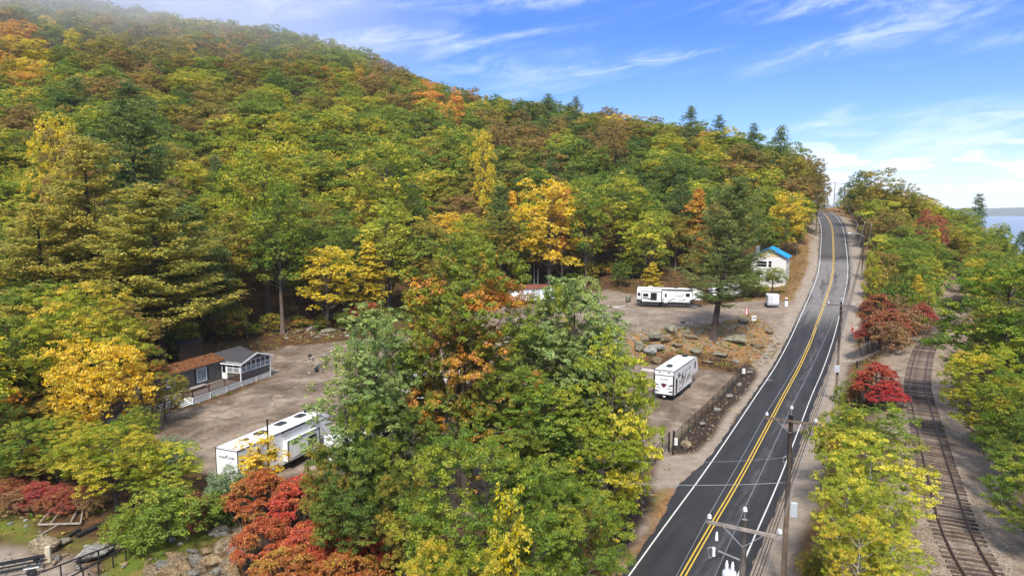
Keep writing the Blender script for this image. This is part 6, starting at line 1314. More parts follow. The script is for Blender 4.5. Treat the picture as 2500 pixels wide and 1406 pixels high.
# --- sumac and bushes along the front
for i, (px, d, tp, w, mt, lab) in enumerate([
    (640, 54, 1148, 175, 'sumac', 'red sumac clump in front of the long white trailer'),
    (748, 53, 1158, 165, 'sumac', 'red sumac clump right of the first one, below the poplar'),
    (650, 48, 1262, 160, 'sumac', 'orange-red sumac clump behind the stone wall'),
    (770, 47.5, 1268, 190, 'sumac', 'orange-red sumac clump at the bottom between the wall and the ash'),
    (890, 47, 1275, 165, 'sumac', 'orange-red sumac clump nearest the ash'),
    (700, 44.5, 1335, 190, 'fading', 'fading orange sumac clump at the bottom edge beside the stone wall'),
    (850, 44, 1340, 190, 'fading', 'fading orange sumac clump at the bottom edge left of the saplings')]):
    hero('sumac', i % 2, mt, px, d, tp, w, lab, 'sumac', 'sumac', group='sumacs in front of the trailer', parts=('crown', 'stem'))
hero('nbush', 0, 'willow', 562, 57, 1130, 120, 'grey-green bush at the corner of the long white trailer', 'bush', 'bush')
hero('nbush', 0, 'willow', 420, 66, 1062, 100, 'grey-green bush at the bend of the gravel lot', 'bush', 'bush')
hero('nbush', 0, 'green', 410, 52, 1185, 250, 'large green bush beside the dark beam on the grass', 'bush', 'bush')
hero('nbush', 0, 'green', 325, 51.5, 1228, 130, 'green bush nearest the rusty gate frame', 'bush', 'bush', rz=2)
hero('nbush', 0, 'deep', 540, 54.5, 1200, 130, 'dark green bush between the grey-green one and the sumac', 'bush', 'bush')
hero('nbush', 0, 'crimson', 478, 53, 1195, 80, 'small dark red bush among the green ones', 'bush', 'bush')
hero('near', 0, 'lime', 285, 57, 1030, 230, 'yellow-green leafy tree in front of the lot beside the grass', 'tree', 'tree', rz=1.2)
hero('near', 1, 'hickory', 405, 58, 1085, 190, 'bright yellow-green tree left of the long white trailer', 'tree')
hero('near', 1, 'lime', 205, 61, 1030, 170, 'yellow-green tree left of the leafy one by the grass', 'tree', rz=2.7)
hero('ysap', 0, 'yellow', 640, 57, 1058, 125, 'bright yellow sapling in front of the long white trailer', 'sapling', 'tree')
one('yspray', make_broad(17, 10, 4.2, .6, 56, .20, .62, lr=(.17, .30), flat=.9, droop=.9))
hero('yspray', 0, 'yellow', 255, 74, 822, 240, 'bright yellow beech left of the dark mobile home', 'beech_tree')
hero('near', 0, 'oak', 372, 88, 838, 100, 'small red and green maple at the corner of the mobile home roof', 'maple_tree')
hero('near', 1, 'olive', 405, 80, 905, 110, 'olive bush covering the near end of the mobile home', 'tree', zoff=-.5)
hero('near', 1, 'red', 105, 92, 800, 105, 'red maple left of the yellow beech', 'maple_tree')
hero('near', 0, 'oak', 20, 80, 860, 130, 'orange and green tree at the left edge below the red maple', 'maple_tree', rz=2)
hero('near', 0, 'orange', 5, 68, 940, 110, 'orange maple at the left edge above the crimson bushes', 'maple_tree')
for i, (px, d, tp, w, mt) in enumerate([(70, 72, 935, 160, 'olive'), (175, 68, 1000, 150, 'lime'), (310, 66, 1010, 120, 'green'), (60, 62, 1020, 170, 'green'), (140, 63, 1080, 170, 'olive'),
        (30, 63, 1095, 150, 'lime'), (250, 60, 1035, 130, 'lime'), (345, 70, 985, 90, 'green'), (-30, 64, 960, 150, 'deep')]):
    hero('near', i % 2, mt, px, d, tp, w, ['olive tree under the yellow beech at the left', 'yellow-green tree just below the yellow beech', 'green tree at the left tip of the gravel lot', 'green tree at the left edge under the orange maple', 'olive tree above the crimson bushes', 'yellow-green tree at the left edge above the crimson bushes', 'yellow-green tree between the beech and the bend of the lot', 'green tree at the steps of the mobile home', 'dark green tree cut by the left edge'][i], 'tree', rz=i * 1.1)
for i, (px, d, tp, w, mt) in enumerate([(15, 60, 1168, 130, 'crimson'), (90, 58.5, 1178, 130, 'crimson'), (155, 57, 1190, 110, 'crimson'), (40, 57, 1200, 130, 'brown'), (222, 56.5, 1195, 70, 'brown'), (75, 58, 1140, 40, 'red')]):
    hero('nbush', 0, mt, px, d, tp, w, ['crimson bush at the left edge above the grass', 'crimson bush second from the left edge', 'bright crimson bush behind the rusty gate frame', 'brown bush below the crimson ones', 'brown bush right of the rusty gate frame', 'small bright red bush among the olive trees'][i], 'bush', 'bush', rz=i)
# --- right of the road
hero('near', 1, 'hickory', 2118, 40, 1050, 262, 'bright yellow-green tree at the bottom between the road and the railway', 'tree', bark=BARKW, rz=.5)
hero('near', 0, 'hickory', 2050, 37, 1120, 170, 'yellow-green tree hugging the road shoulder beside the bright one', 'tree', bark=BARKW, rz=2)
hero('near', 0, 'hickory', 2168, 37, 1180, 120, 'yellow-green tree beside the railway ties, bottom of the view', 'tree', bark=BARKW, rz=3.1)
hero('near', 1, 'lime', 2085, 34, 1255, 170, 'yellow-green sapling at the bottom edge beside the tall pole foot', 'sapling', 'tree', bark=BARKW, rz=5)
hero('near', 0, 'hickory', 2170, 34.5, 1290, 150, 'yellow-green sapling at the bottom edge beside the rails', 'sapling', 'tree', bark=BARKW, rz=1)
hero('near', 0, 'green', 2130, 50, 985, 215, 'green tree behind the bright yellow-green one beside the track', 'tree', rz=4)
hero('bush', 0, 'lime', 2035, 58, 985, 130, 'yellow-green bush beside the dark box pole', 'bush', 'bush')
hero('bush', 1, 'green', 2075, 72, 905, 90, 'green bush at the foot of the sumac by the road', 'bush', 'bush')
hero('nbush', 0, 'brown', 1965, 35, 1310, 130, 'dark brown bush at the foot of the nearest poles', 'bush', 'bush')
hero('nbush', 0, 'olive', 1990, 40, 1190, 90, 'olive bush on the bank beside the grey meter box', 'bush', 'bush')
for i, (px, d, tp, w, mt, lab) in enumerate([(2140, 68, 885, 110, 'red', 'bright red sumac standing alone between the road and the track'), (2105, 70, 905, 70, 'crimson', 'dark red sumac left of the bright one'), (2165, 66, 935, 90, 'red', 'low red sumac at the front of the bright one')]):
    hero('sumac', i % 2, mt, px, d, tp, w, lab, 'sumac', 'sumac', group='sumacs between road and track', parts=('crown', 'stem'))
for i, (px, d, tp, w, mt, lab) in enumerate([(2140, 106, 708, 100, 'crimson', 'crimson bush at the top of the bank by the road bend'), (2190, 103, 716, 110, 'brown', 'brownish red bush right of the one by the bend'), (2120, 99, 745, 70, 'crimson', 'low crimson bush beside the road shoulder on the bank'),
        (2165, 97, 745, 110, 'crimson', 'low crimson bush in the middle of the red group'), (2215, 98, 745, 100, 'brown', 'dry brown bush above the railway turn'), (2245, 104, 728, 70, 'crimson', 'dull red bush nearest the railway turn'), (2175, 92, 775, 110, 'brown', 'brown bush at the front of the red group'),
        (2170, 114, 662, 110, 'deep', 'round dark green bush above the crimson ones'), (2225, 112, 690, 60, 'green', 'green bush right of the round dark one'), (2240, 122, 640, 120, 'green', 'green bush behind the round dark one'), (2150, 124, 640, 90, 'olive', 'olive bush behind the slim sapling')]):
    hero('sumac' if mt == 'crimson' else 'bush', i % 2, mt, px, d, tp + 6, w, lab, 'sumac' if mt == 'crimson' else 'bush', 'bush', rz=i * .8, parts=('crown', 'stem') if mt == 'crimson' else ('crown', 'trunk'))
hero('spray', 0, 'lime', 2120, 122, 618, 44, 'slim yellow-green sapling behind the round dark bush', 'sapling', 'tree')
hero('spray', 1, 'yellow', 2235, 118, 670, 36, 'slim yellow sapling above the railway turn', 'sapling', 'tree')
hero('spray', 0, 'hickory', 2262, 116, 690, 34, 'slim yellow-green sapling nearest the railway turn', 'sapling', 'tree')
one('rbig', make_broad(18, 19, 6.2, 1.5, 84, .19, .60, aspect=1.5, sub=22, lr=(.16, .27), flat=.75, droop=.5))
hero('rbig', 0, 'green', 2440, 62, 635, 340, 'large bright green maple at the right edge beyond the track', 'maple_tree')
hero('rbig', 0, 'lime', 2395, 54, 845, 190, 'bright green maple in front of the large one, right of the track', 'maple_tree', rz=2.6, )
hero('rbig', 0, 'green', 2475, 48, 905, 190, 'green maple low at the right edge', 'maple_tree', rz=4)
hero('near', 1, 'green', 2530, 38, 1095, 260, 'dark green tree cut by the right edge, nearest the camera', 'tree')
hero('near', 0, 'olive', 2420, 55, 1010, 130, 'olive tree beside the dark verge of the track', 'tree', rz=2)
hero('near', 0, 'deep', 2510, 43, 1010, 180, 'dark green tree below the green maple at the right edge', 'tree', rz=3)
# --- the tall white pine beside the upper lot: long bare trunk leaning a little to the right
one('bigpine', make_pine(21, 27, 7.4, 6.3, .32, 2.1, gap=.70, r0=.58, lean=(3.4, 0), ragged=.35, taper=.8))
p = G(1741, 830); pine = place_tree('pine_tree', STOCK['bigpine', 0], LM['bigpine'], (p[0], p[1], p[2]), .0, .96, 'tall white pine with a bare leaning trunk between the two lots', 'tree', None, BARKP)
TREES.append((p[0], p[1], 4))
hero('mid', 1, 'green', 1885, 148, 652, 80, 'green young tree hiding the lower storey of the white house', 'tree')
hero('mid', 3, 'deep', 1818, 150, 640, 80, 'dark green tree between the white house and the pine', 'tree')
hero('mid', 5, 'green', 1822, 146, 668, 70, 'green tree right behind the pine trunk before the white house', 'tree')
hero('mid', 2, 'green', 1850, 146, 690, 60, 'green young tree left of the one before the white house', 'tree')
# --- marked trees on the wooded slope
for k, i, mt, px, d, tp, w, lab in [
    ('pine', 0, 'pineold', 240, 112, 345, 260, 'tall fading pine at the left with olive plumes'),
    ('pine', 1, 'pineold', 395, 108, 455, 290, 'wide olive pine right behind the mobile home'),
    ('pine', 2, 'pine', 345, 140, 215, 210, 'tallest dark green pine rising at the left of the slope'),
    ('pine', 0, 'pineold', 120, 104, 500, 250, 'spreading olive pine behind the yellow beech'),
    ('pine', 1, 'pine', 470, 122, 505, 190, 'dark green pine right of the wide olive pine'),
    ('spray', 0, 'bronze', 205, 120, 330, 150, 'fading bronze tree with a pale bare trunk before the pines'),
    ('mid', 1, 'yellow', 165, 135, 285, 135, 'golden tree at the left above the olive pines'),
    ('tall', 0, 'lime', 655, 142, 355, 200, 'tall yellow-green maple above the clearing corner'),
    ('tall', 1, 'green', 690, 132, 450, 150, 'dark green maple with a thick trunk at the clearing corner'),
    ('tall', 2, 'lime', 950, 165, 350, 190, 'tall yellow-green maple behind the poplars'),
    ('spray', 0, 'yellow', 800, 134, 600, 170, 'golden beech with hanging sprays at the back of the clearing'),
    ('spray', 1, 'yellow', 905, 140, 590, 90, 'golden beech right of the one with hanging sprays'),
    ('bush', 0, 'red', 893, 136, 735, 75, 'scarlet maple bush at the foot of the golden beeches'),
    ('spray', 0, 'yellow', 1340, 163, 440, 180, 'large golden beech rising behind the red roofed trailer'),
    ('spray', 0, 'orange', 1372, 165, 455, 80, 'amber beech leaning against the large golden one'),
    ('spray', 0, 'yellow', 1180, 205, 320, 62, 'narrow golden tree high among the green oaks'),
    ('spray', 1, 'yellow', 1195, 190, 405, 40, 'slim golden tree just below the narrow one'),
    ('spray', 0, 'hickory', 1590, 160, 515, 105, 'yellow-green beech behind the fifth wheel trailer'),
    ('spray', 1, 'hickory', 1545, 165, 545, 70, 'yellow-green beech left of the one behind the fifth wheel trailer'),
    ('spray', 1, 'yellow', 1592, 150, 640, 45, 'small pointed yellow tree behind the roof of the fifth wheel trailer'),
    ('spray', 1, 'orange', 1700, 172, 462, 70, 'amber tree to the left of the tall white pine crown'),
    ('spray', 0, 'yellow', 1918, 182, 468, 90, 'golden orange maple beside the climbing road'),
    ('mid', 1, 'lime', 1945, 182, 530, 50, 'yellow-green maple below the golden one beside the road'),
    ('mid', 2, 'green', 1430, 163, 430, 100, 'green oak right of the large golden beech'),
    ('spray', 1, 'yellow', 1250, 172, 470, 60, 'thin golden beech left of the large one'),
    ('under', 0, 'deep', 1515, 158, 640, 60, 'dark green fir-like tree behind the upper lot', ),
    ('mid', 3, 'bronze', 1220, 245, 290, 75, 'rust brown oak high on the ridge'),
    ('mid', 3, 'bronze', 1500, 235, 298, 85, 'rusty orange oak below the ridge pines'),
    ('far', 1, 'orange', 1105, 300, 215, 60, 'orange tree high on the shoulder of the ridge'),
    ('far', 0, 'yellow', 468, 330, 105, 30, 'small golden tree alone high on the hill'),
    ('far', 2, 'yellow', 40, 290, 90, 75, 'golden tree high at the left edge of the hill'),
    ('far', 2, 'yellow', 180, 300, 72, 40, 'golden tree right of the one at the left edge'),
    ('far', 1, 'orange', 870, 330, 155, 40, 'pale orange tree on the misty shoulder'),
    ('farpine', 0, 'pine', 1338, 300, 232, 65, 'dark pine breaking the ridge line, leftmost of the ridge pines'),
    ('farpine', 1, 'pine', 1405, 300, 238, 45, 'smaller dark pine next to the leftmost ridge pine'),
    ('farpine', 1, 'pine', 1683, 262, 262, 62, 'dark pine with upswept boughs on the ridge'),
    ('farpine', 0, 'pine', 1752, 255, 283, 58, 'dark pine on the ridge above the white pine'),
    ('farpine', 0, 'pine', 1835, 240, 303, 50, 'compact dark pine on the ridge near the road'),
    ('farpine', 1, 'pine', 1900, 228, 310, 75, 'ragged double pine on the ridge nearest the road'),
    ('mid', 3, 'bronze', 1975, 220, 385, 90, 'bronze oak overhanging the road crest'),
    ('mid', 0, 'olive', 1935, 215, 372, 90, 'olive oak on the ridge end beside the ragged pine'),
    ('tall', 1, 'bronze', 1992, 205, 425, 60, 'bronze oak on the bank left of the climbing road'),
    ('mid', 2, 'olive', 2140, 190, 412, 120, 'olive oak on the crest right of the road'),
    ('mid', 1, 'deep', 2095, 215, 418, 70, 'dark green maple overhanging the far poles'),
    ('mid', 3, 'olive', 2205, 185, 450, 90, 'olive oak second from the crest on the lake side'),
    ('mid', 3, 'bronze', 2165, 165, 510, 100, 'bronze oak below the crest on the lake side'),
    ('mid', 0, 'crimson', 2265, 168, 512, 75, 'dark crimson maple on the lake side slope'),
    ('farpine', 0, 'pine', 2378, 195, 474, 55, 'dark pine standing out above the lake'),
    ('spray', 0, 'yellow', 2275, 160, 545, 30, 'slim amber tree below the crimson maple'),
    ('mid', 4, 'deep', 2492, 150, 556, 64, 'dark green tree at the right edge before the lake'),
    ('mid', 1, 'green', 2430, 165, 545, 70, 'green tree on the slope end before the lake'),
    ('farpine', 0, 'deep', 2050, 320, 458, 28, 'dark pointed spruce beside the far poles'),
    ]:
    nm = {'pine': 'pine_tree', 'farpine': 'pine_tree', 'spray': 'beech_tree', 'bush': 'bush'}.get(k, 'tree')
    hero(k, i, mt, px, d, tp, w, lab, nm, 'bush' if nm == 'bush' else 'tree', bark=BARKP if 'pine' in k else None)

# --- the forest: every spot gets a tree; the 290 that show largest stand alone, the rest is one mass
def forest():
    pts = []; cell = {}; rg = np.random.default_rng(5)
    hx = np.array([(t[0], t[1]) for t in TREES]); hr = np.array([max(1.2, t[2] * .62) for t in TREES])
    X = rg.uniform(-420, 230, 60000); Y = rg.uniform(60, 540, 60000)
    d = Y * CP + 5; px = 1250 + F_PX * X / d
    ok = (px > -350) & (px < 2800) & ((X < 0) | (Y > 70)); X, Y = X[ok], Y[ok]
    XY = np.stack([X, Y], 1); o, _, _, dr = near_line(XY, ROAD, ROADN); _, _, _, dq = near_line(XY, RAIL, RAILN)
    Z = terrain(X, Y); ins = inpoly(X, Y, CLEAR); dc = -pdist(X, Y, CLEAR)
    bank = (o > 0) & (o < 40) & (Y < 132) & ~((near_line(XY, RAIL, RAILN)[0] > 0) & (Y > 60))
    house = (np.hypot(X - 63, Y - 163) < 9)
    for i in range(len(X)):
        x, y, z = X[i], Y[i], Z[i]
        if ins[i] or dc[i] < 2.2 or bank[i] or house[i] or dr[i] < (9.5 if Y[i] > 130 else 11) or dq[i] < (7.5 if Y[i] < 122 else 3.6): continue
        if o[i] < 0 and dr[i] < 15 and y < 175: continue
        if z < LAKE + 1.5: continue
        if x > 60 and y < 120 and o[i] > 0 and x < 0: continue
        q = proj(x, y, z + 12)
        if q[1] > 1300 and q[2] < 60: continue
        if 1992 < q[0] < 2082 and q[2] > 222: continue
        if any(abs(q[0] - a) < w * .42 and q[2] < d_ - 1 and q[1] < tp + 260 and q[2] > d_ - 45 for a, tp, w, d_ in CLEARVIEW): continue
        sp = 5.6 if y < 170 else (7.0 if y < 260 else 8.8)
        if o[i] > 0: sp = 4.6
        k = (int(x // 8), int(y // 8)); bad = False
        for a in (-1, 0, 1):
            for b in (-1, 0, 1):
                for (u, v) in cell.get((k[0] + a, k[1] + b), ()):
                    if (u - x) ** 2 + (v - y) ** 2 < sp * sp: bad = True
        if bad or (np.hypot(hx[:, 0] - x, hx[:, 1] - y) < hr + 1.6).any(): continue
        cell.setdefault(k, []).append((x, y)); pts.append((x, y, z, min(dc[i], 99), o[i]))
    return pts
FOREST = forest()
print('forest', len(FOREST))
KINDS = list(LM)
COLN = {'green': 'green', 'deep': 'dark green', 'lime': 'yellow-green', 'olive': 'olive', 'bronze': 'rust brown', 'yellow': 'golden', 'orange': 'amber', 'oak': 'orange and green', 'hickory': 'yellowing', 'pine': 'dark', 'pineold': 'olive'}
SPOT = [  # patches of turned colour in the wood: column, row, radius in photo pixels, what grows there
 (60, 130, 90, ['orange', 'yellow', 'bronze']), (330, 130, 120, ['bronze', 'olive', 'olive', 'deep']), (560, 110, 90, ['bronze', 'oak', 'olive', 'green']), (450, 70, 60, ['oak', 'olive']), (770, 190, 60, ['oak', 'green', 'olive']),
 (1060, 235, 60, ['orange', 'oak', 'bronze', 'hickory']), (940, 170, 60, ['olive', 'bronze']), (500, 290, 60, ['bronze', 'olive']), (1290, 360, 60, ['bronze', 'olive']), (1480, 330, 60, ['bronze', 'bronze', 'olive']), (1680, 330, 50, ['bronze', 'olive']), (700, 330, 160, ['lime', 'green', 'lime']),
 (1110, 420, 110, ['lime', 'green', 'olive']), (1000, 340, 150, ['green', 'lime', 'green']), (60, 430, 90, ['lime', 'hickory', 'green']), (1660, 400, 70, ['green', 'hickory', 'lime']), (1800, 430, 70, ['hickory', 'lime', 'bronze']),
 (1900, 400, 90, ['olive', 'bronze', 'green']), (2150, 450, 110, ['olive', 'bronze', 'olive']), (2300, 580, 130, ['green', 'green', 'lime', 'olive']), (850, 600, 120, ['green', 'olive', 'deep']), (1150, 530, 100, ['bronze', 'hickory', 'olive']), (1450, 480, 90, ['green', 'deep'])]
def pick(px, py, rg, d):
    for (a, b, r, l) in SPOT:
        if math.hypot(px - a, (py - b) * 1.2) < r * rg.uniform(.5, 1.15): return rg.choice(l)
    if py < 260: return rg.choices(['olive', 'green', 'bronze', 'lime', 'deep', 'oak', 'pineold'], [30, 26, 14, 14, 12, 3, 3])[0]
    return rg.choices(['green', 'lime', 'olive', 'deep', 'bronze', 'hickory', 'yellow', 'pine', 'oak', 'orange'], [34, 18, 18, 11, 8, 6, 1.5, 3, 2, .7])[0]
FAR_M = ['green', 'lime', 'olive', 'deep', 'bronze', 'hickory', 'yellow', 'pine', 'oak', 'orange', 'pineold']
def plant():
    rg = random.Random(3); rows = []
    for (x, y, z, dc, o) in FOREST:
        a, b, d = proj(x, y, z + 10); mt = pick(a, b, rg, d); hh = rg.uniform(13, 19) * (1.0 if d < 260 else .95)
        if o > 0: hh *= .72
        if dc < 12 and o < 0: hh *= rg.uniform(1.1, 1.45)
        vis = (1.0 if (-60 < a < 2560) else .15) / d * (1.2 if dc < 14 else 1)
        rows.append((vis, x, y, z, mt, hh, d, a, b, dc, o))
    rows.sort(key=lambda r: -r[0])
    def place_words(a, b, d, o):
        if o > 0: return 'on the lake side slope'
        row = 'at the forest edge' if d < 160 else ('on the lower slope' if d < 200 else 'higher on the slope')
        for lim, t in ((330, 'left of the mobile home'), (620, 'behind the mobile home'), (900, 'behind the clearing corner'), (1230, 'behind the tall turning oak'), (1480, 'behind the red roofed trailer'), (1760, 'behind the fifth wheel trailer'), (1900, 'behind the white house')):
            if a < lim: return row + ' ' + t
        return row + ' beside the climbing road'
    NI = 235; groups = {}; mine = rows[:NI]; labs = []
    for r in mine: labs.append((COLN.get(r[4], r[4]), 'pine' if r[4] in ('pine', 'pineold') else 'tree', place_words(r[7], r[8], r[6], r[10])))
    from collections import Counter, defaultdict
    C = Counter(labs); byk = defaultdict(list)
    for r, l in zip(mine, labs): byk[l].append(r)
    lab_of = {}
    for l, rs in byk.items():
        rs.sort(key=lambda r: r[7]); n = len(rs)
        for j, r in enumerate(rs):
            t = f'{l[0]} {l[1]} {l[2]}'
            if n > 1:
                orr = ['leftmost', 'second from left', 'third from left', 'fourth from left', 'fifth from left', 'sixth from left', 'seventh from left', 'eighth from left', 'ninth from left']
                if j == n - 1: t = 'rightmost ' + t
                elif j < len(orr): t = (orr[j] + ' ' + t) if j == 0 else t + ', ' + orr[j]
                else: t = t + ', ' + ['tenth', 'eleventh', 'twelfth', 'thirteenth', 'fourteenth', 'fifteenth', 'sixteenth', 'seventeenth', 'eighteenth', 'nineteenth', 'twentieth', 'twenty-first', 'twenty-second', 'twenty-third', 'twenty-fourth', 'twenty-fifth', 'twenty-sixth', 'twenty-seventh', 'twenty-eighth', 'twenty-ninth', 'thirtieth'][min(20, j - 9)] + ' from left'
            lab_of[id(r)] = t
    for r in mine:
        _, x, y, z, mt, hh, d, a, b, dc, o = r
        if mt in ('pine', 'pineold'): me = STOCK['pine', rg.randrange(3)]; H0 = 27; R0 = 6.0; hh *= 1.35
        elif mt in ('yellow', 'orange') and d < 200: me = STOCK['spray', rg.randrange(2)]; H0 = 15; R0 = 3.9
        elif d < 110 and o < 0 and x < -20 or d < 90: me = STOCK['near', rg.randrange(2)]; H0 = 11.5; R0 = 4.6; hh *= .75
        elif dc < 16 and rg.random() < .5: me = STOCK['tall', rg.randrange(3)]; H0 = 22.5; R0 = 5.2; hh *= 1.1
        else: me = STOCK['mid', rg.randrange(7)]; H0 = 17.0; R0 = 5.4
        sz = hh / H0; sx = sz * rg.uniform(.9, 1.2) * (1.0 if d < 165 or 'pine' in mt else 1.18)
        place_tree('pine_tree' if 'pine' in mt else 'tree', me, LM[mt], (x, y, z - .2), rg.uniform(0, 6.28), (sx, sx, sz), lab_of[id(r)], 'tree', 'trees of the forest on the hillside', BARKP if 'pine' in mt else BARK)
    # the rest of the wood, as one object of instances
    rest = rows[NI:]
    src = bpy.data.collections.new('far_tree_stock'); n = 0; index = {}
    for mt in FAR_M:
        for i in range(6):
            cm, tm = (STOCK['farpine', i % 2] if 'pine' in mt else STOCK['far', i])
            key = (cm.name, mt)
            m2 = cm.copy(); m2.materials.clear(); m2.materials.append(LM[mt])
            o = bpy.data.objects.new('far_tree_%02d' % n, m2); src.objects.link(o); index[mt, i] = n; n += 1
    pos = np.array([(r[1], r[2], r[3] - .3) for r in rest]); N_ = len(rest)
    idx = np.array([index[r[4] if r[4] in FAR_M else 'green', rg.randrange(6)] for r in rest], np.int32)
    sz = np.array([r[5] / (23 if 'pine' in r[4] else 16.5) * (1.25 if 'pine' in r[4] else 1) for r in rest]); sxy = sz * RNG.uniform(.95, 1.3, N_) * np.array([1.0 if 'pine' in r[4] else 1.22 for r in rest])
    me = bpy.data.meshes.new('far_forest'); me.vertices.add(N_); me.vertices.foreach_set('co', pos.astype(np.float32).ravel())
    a = me.attributes.new('pick', 'INT', 'POINT'); a.data.foreach_set('value', idx)
    a = me.attributes.new('turn', 'FLOAT_VECTOR', 'POINT'); a.data.foreach_set('vector', np.stack([0 * sz, 0 * sz, RNG.uniform(0, 6.28, N_)], 1).astype(np.float32).ravel())
    a = me.attributes.new('grow', 'FLOAT_VECTOR', 'POINT'); a.data.foreach_set('vector', np.stack([sxy, sxy, sz], 1).astype(np.float32).ravel())
    ob = add_obj('far_forest', me); tag(ob, 'autumn forest covering the upper hillside and ridge', kind='stuff')
    ng = bpy.data.node_groups.new('scatter_forest', 'GeometryNodeTree')
    ng.interface.new_socket('Geometry', in_out='INPUT', socket_type='NodeSocketGeometry'); ng.interface.new_socket('Geometry', in_out='OUTPUT', socket_type='NodeSocketGeometry')
    N, L = ng.nodes, ng.links; gi = N.new('NodeGroupInput'); go = N.new('NodeGroupOutput')
    ip = N.new('GeometryNodeInstanceOnPoints'); ci = N.new('GeometryNodeCollectionInfo'); ci.inputs['Collection'].default_value = src
    ci.inputs['Separate Children'].default_value = True; ci.inputs['Reset Children'].default_value = True
    def attr(nm, t):
        q = N.new('GeometryNodeInputNamedAttribute'); q.data_type = t; q.inputs['Name'].default_value = nm; return q.outputs['Attribute']
    L.new(gi.outputs[0], ip.inputs['Points']); L.new(ci.outputs[0], ip.inputs['Instance']); ip.inputs['Pick Instance'].default_value = True
    L.new(attr('pick', 'INT'), ip.inputs['Instance Index']); L.new(attr('turn', 'FLOAT_VECTOR'), ip.inputs['Rotation']); L.new(attr('grow', 'FLOAT_VECTOR'), ip.inputs['Scale'])
    L.new(ip.outputs[0], go.inputs[0]); md = ob.modifiers.new('scatter', 'NODES'); md.node_group = ng
plant()

# --- young growth along the back of the clearing and low growth on banks, rocks and verges
def fringe():
    rg = random.Random(9); poly = np.array(CLEAR[2:14]); n = 0; cols = ['green', 'olive', 'deep', 'lime', 'bronze', 'hickory', 'oak', 'deep', 'green']
    for a, b in zip(poly[:-1], poly[1:]):
        L_ = np.hypot(*(b - a)); k = max(1, int(L_ / 3.4))
        for i in range(k):
            p = a + (b - a) * ((i + rg.random()) / k); nrm = np.array([-(b - a)[1], (b - a)[0]]) / L_; p = p + nrm * rg.uniform(.6, 4.5)
            if inpoly(p[0:1], p[1:2], CLEAR)[0]: p = p - 2 * nrm * rg.uniform(1, 3)
            z = TZ(p[0], p[1]); q = proj(p[0], p[1], z); mt = rg.choice(cols); s = rg.uniform(.55, 1.15); n += 1
            place_tree('bush', STOCK['under', 0] if rg.random() < .6 else STOCK['bush', rg.randrange(2)], LM[mt], (p[0], p[1], z - .1), rg.uniform(0, 6.28), (s, s, s * rg.uniform(.9, 1.3)),
                'x', 'bush', 'bushes along the edge of the wood')['px'] = q[0]; FR.append((COLN.get(mt, mt), ' behind the mobile home' if q[0] < 640 else ' at the back of the clearing' if q[0] < 1100 else ' near the red roofed trailer' if q[0] < 1450 else ' behind the upper lot', q[0]))
    obs = [o for o in COL.objects if o.get('px') is not None]; obs.sort(key=lambda o: o['px']); FR.sort(key=lambda f: f[2]); seen = {}
    tot = {}
    for f in FR: tot[f[:2]] = tot.get(f[:2], 0) + 1
    for o, f in zip(obs, FR):
        i = seen.get(f[:2], 0); seen[f[:2]] = i + 1; o['label'] = f[0] + " bush at the wood's edge" + f[1] + ('' if tot[f[:2]] == 1 else ', ' + ['leftmost', 'second', 'third', 'fourth', 'fifth', 'sixth', 'seventh', 'eighth', 'ninth', 'tenth'][min(9, i)]); del o['px']
FR = []
fringe()
def tufts(name, label, mats, n, sel, size, hgt, leaves, seed, aspect=3.0, blade=False):
    rg = np.random.default_rng(seed); X = rg.uniform(-75, 105, n * 14); Y = rg.uniform(30, 190, n * 14); keep = sel(X, Y, rg)
    X, Y = X[keep][:n], Y[keep][:n]; Z = terrain(X, Y); k = len(X); h = hgt * rg.uniform(.5, 1.5, k)
    C = np.repeat(np.stack([X, Y, Z], 1), leaves, 0) + rg.normal(size=(k * leaves, 3)) * np.repeat(np.stack([h * .6, h * .6, h * .1], 1), leaves, 0); C[:, 2] += np.repeat(h, leaves) * rg.uniform(.1, .9, k * leaves)
    cv = np.repeat(rg.uniform(0, 1, k), leaves); Nm = np.tile([0, 0, 1.0], (k * leaves, 1)) + rg.normal(size=(k * leaves, 3)) * (1.2 if blade else .5)
    dr = unit(rg.normal(size=(k * leaves, 3)) * np.array([.6, .6, .3]) + np.array([0, 0, 1.0])) if blade else None
    V, Fq, col = leaves_mesh(C, Nm, size, aspect, cv, rg, dirs=dr)
    me = mesh_np(name, V, Fq, mats, midx=(rg.uniform(size=k) * len(mats)).astype(int).repeat(leaves), attrs={'leafvar': ('FACE', 'FLOAT_COLOR', col)}); tag(add_obj(name, me), label, kind='stuff')
def zone(X, Y):
    XY = np.stack([X, Y], 1); o, _, _, d = near_line(XY, ROAD, ROADN); orr, _, _, dq = near_line(XY, RAIL, RAILN)
    lot = inpoly(X, Y, LOT_LO) | inpoly(X, Y, LOT_UP); dr = inpoly(X, Y, DRIVE) | inpoly(X, Y, APRON); return o, d, orr, dq, lot, dr
def s_floor(X, Y, rg):
    o, d, orr, dq, lot, dr = zone(X, Y); return (~lot) & (~dr) & (d > 8.5) & (dq > 4.6) & ~inpoly(X, Y, GRASSY) & ~inpoly(X, Y, MULCH1) & (wob(X, Y, 4.0, 2.0) + rg.normal(size=len(X)) * .5 > -.4)
def s_bank(X, Y, rg):
    o, d, orr, dq, lot, dr = zone(X, Y); r = inpoly(X, Y, ROCKY) | ((o > 7) & (orr < -4) & (Y < 135)) | ((o < -6) & (o > -13) & (Y > 112) & ~lot)
    return r & (~dr) & ~lot & (wob(X, Y, 2.0, 1.0) + rg.normal(size=len(X)) * .5 > -.1)
def s_grass(X, Y, rg): return inpoly(X, Y, GRASSY) & (wob(X, Y, 1.2, 1.0) + rg.normal(size=len(X)) * .4 > -.2)
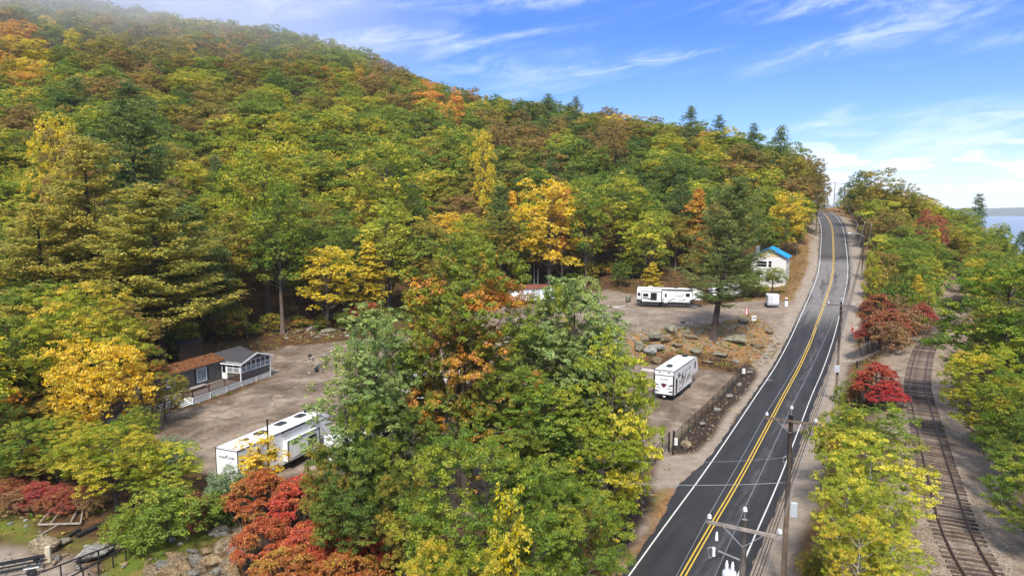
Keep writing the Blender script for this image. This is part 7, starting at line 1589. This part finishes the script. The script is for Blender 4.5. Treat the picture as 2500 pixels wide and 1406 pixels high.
def s_edge(X, Y, rg):
    o, d, orr, dq, lot, dr = zone(X, Y); return (~lot) & (((o < -4.6) & (o > -6.8)) | ((o > 6.2) & (o < 7.8)) | ((dq > 3.4) & (dq < 5.5))) & (~dr) & (Y < 150) & (wob(X, Y, 1.5, 3.0) + rg.normal(size=len(X)) * .6 > .3)
def s_lot(X, Y, rg): return (inpoly(X, Y, LOT_LO) | inpoly(X, Y, LOT_UP) | inpoly(X, Y, MULCH1) | inpoly(X, Y, MULCH2) | inpoly(X, Y, STRIP) | inpoly(X, Y, DRIVE)) & (wob(X, Y, 3.0, 6.0) + rg.normal(size=len(X)) * .5 > -.1)
tufts('fallen_leaves', 'fallen autumn leaves blown over the gravel lots', [LM['brown'], LM['orange'], LM['brown'], LM['olive']], 5200, s_lot, .15, .02, 5, 5, 1.4)
tufts('undergrowth', 'low brown and green growth on the forest floor', [LM['brown'], LM['olive'], LM['green'], LM['brown']], 6500, s_floor, .30, .35, 12, 1, 1.6)
tufts('dry_grass', 'dry tan grass and fallen needles on the rocky bank', [LM['brown'], LM['bronze'], LM['olive']], 4200, s_bank, .32, .22, 10, 2, 4.5, True)
tufts('grass', 'short green grass between the boulders', [LM['lime'], LM['green'], LM['olive']], 4200, s_grass, .20, .12, 9, 3, 4.0, True)
tufts('roadside_weeds', 'sparse weeds along the gravel shoulders', [LM['brown'], LM['olive'], LM['bronze']], 2200, s_edge, .22, .16, 8, 4, 4.0, True)

print('mesh tris', sum(sum(len(p.vertices) - 2 for p in []) + (len(m.loops) - 2 * len(m.polygons)) for m in bpy.data.meshes))

# ------------------------------------------------------------------ air
def haze_box(name, lo, hi, dens, col, label):
    m, nt, N, L = nodes(name + '_air'); pv = nN(N, L, 'ShaderNodeVolumePrincipled', {'Color': c4(col), 'Density': dens, 'Anisotropy': 0.0})
    L.new(pv.outputs[0], nN(N, L, 'ShaderNodeOutputMaterial').inputs['Volume'])
    mb = MB(); mb.box(tuple((a + b) / 2 for a, b in zip(lo, hi)), tuple(b - a for a, b in zip(lo, hi)))
    tag(mb.build(name, m), label, kind='stuff')
haze_box('haze', (-7300, -7300, -60), (7300, 7300, 330), .00008, (.93, .96, 1.0), 'thin pale haze in the air over the whole valley')
def mist(name, c, r, dens, label):
    import bmesh
    m, nt, N, L = nodes(name + '_air'); pv = nN(N, L, 'ShaderNodeVolumePrincipled', {'Color': (.97, .98, 1.0, 1), 'Density': dens, 'Anisotropy': -0.25}); L.new(pv.outputs[0], nN(N, L, 'ShaderNodeOutputMaterial').inputs['Volume'])
    bm = bmesh.new(); bmesh.ops.create_icosphere(bm, subdivisions=4, radius=1.0)
    for v in bm.verts: v.co = Vector((c[0] + v.co.x * r[0], c[1] + v.co.y * r[1], c[2] + v.co.z * r[2]))
    me = bpy.data.meshes.new(name); bm.to_mesh(me); bm.free(); me.materials.append(m); tag(add_obj(name, me), label, kind='stuff')
mc = PD(0, 40, 400)
for k in range(7):
    f = 1 - k * .105; mist('mist', mc + np.array([-10 * k, 5 * k, 3 * k]), (270 * f, 170 * f, 96 * f), .00115, ['outermost', 'second', 'third', 'fourth', 'fifth', 'sixth', 'innermost'][k] + ' layer of the mist bank over the hill top')
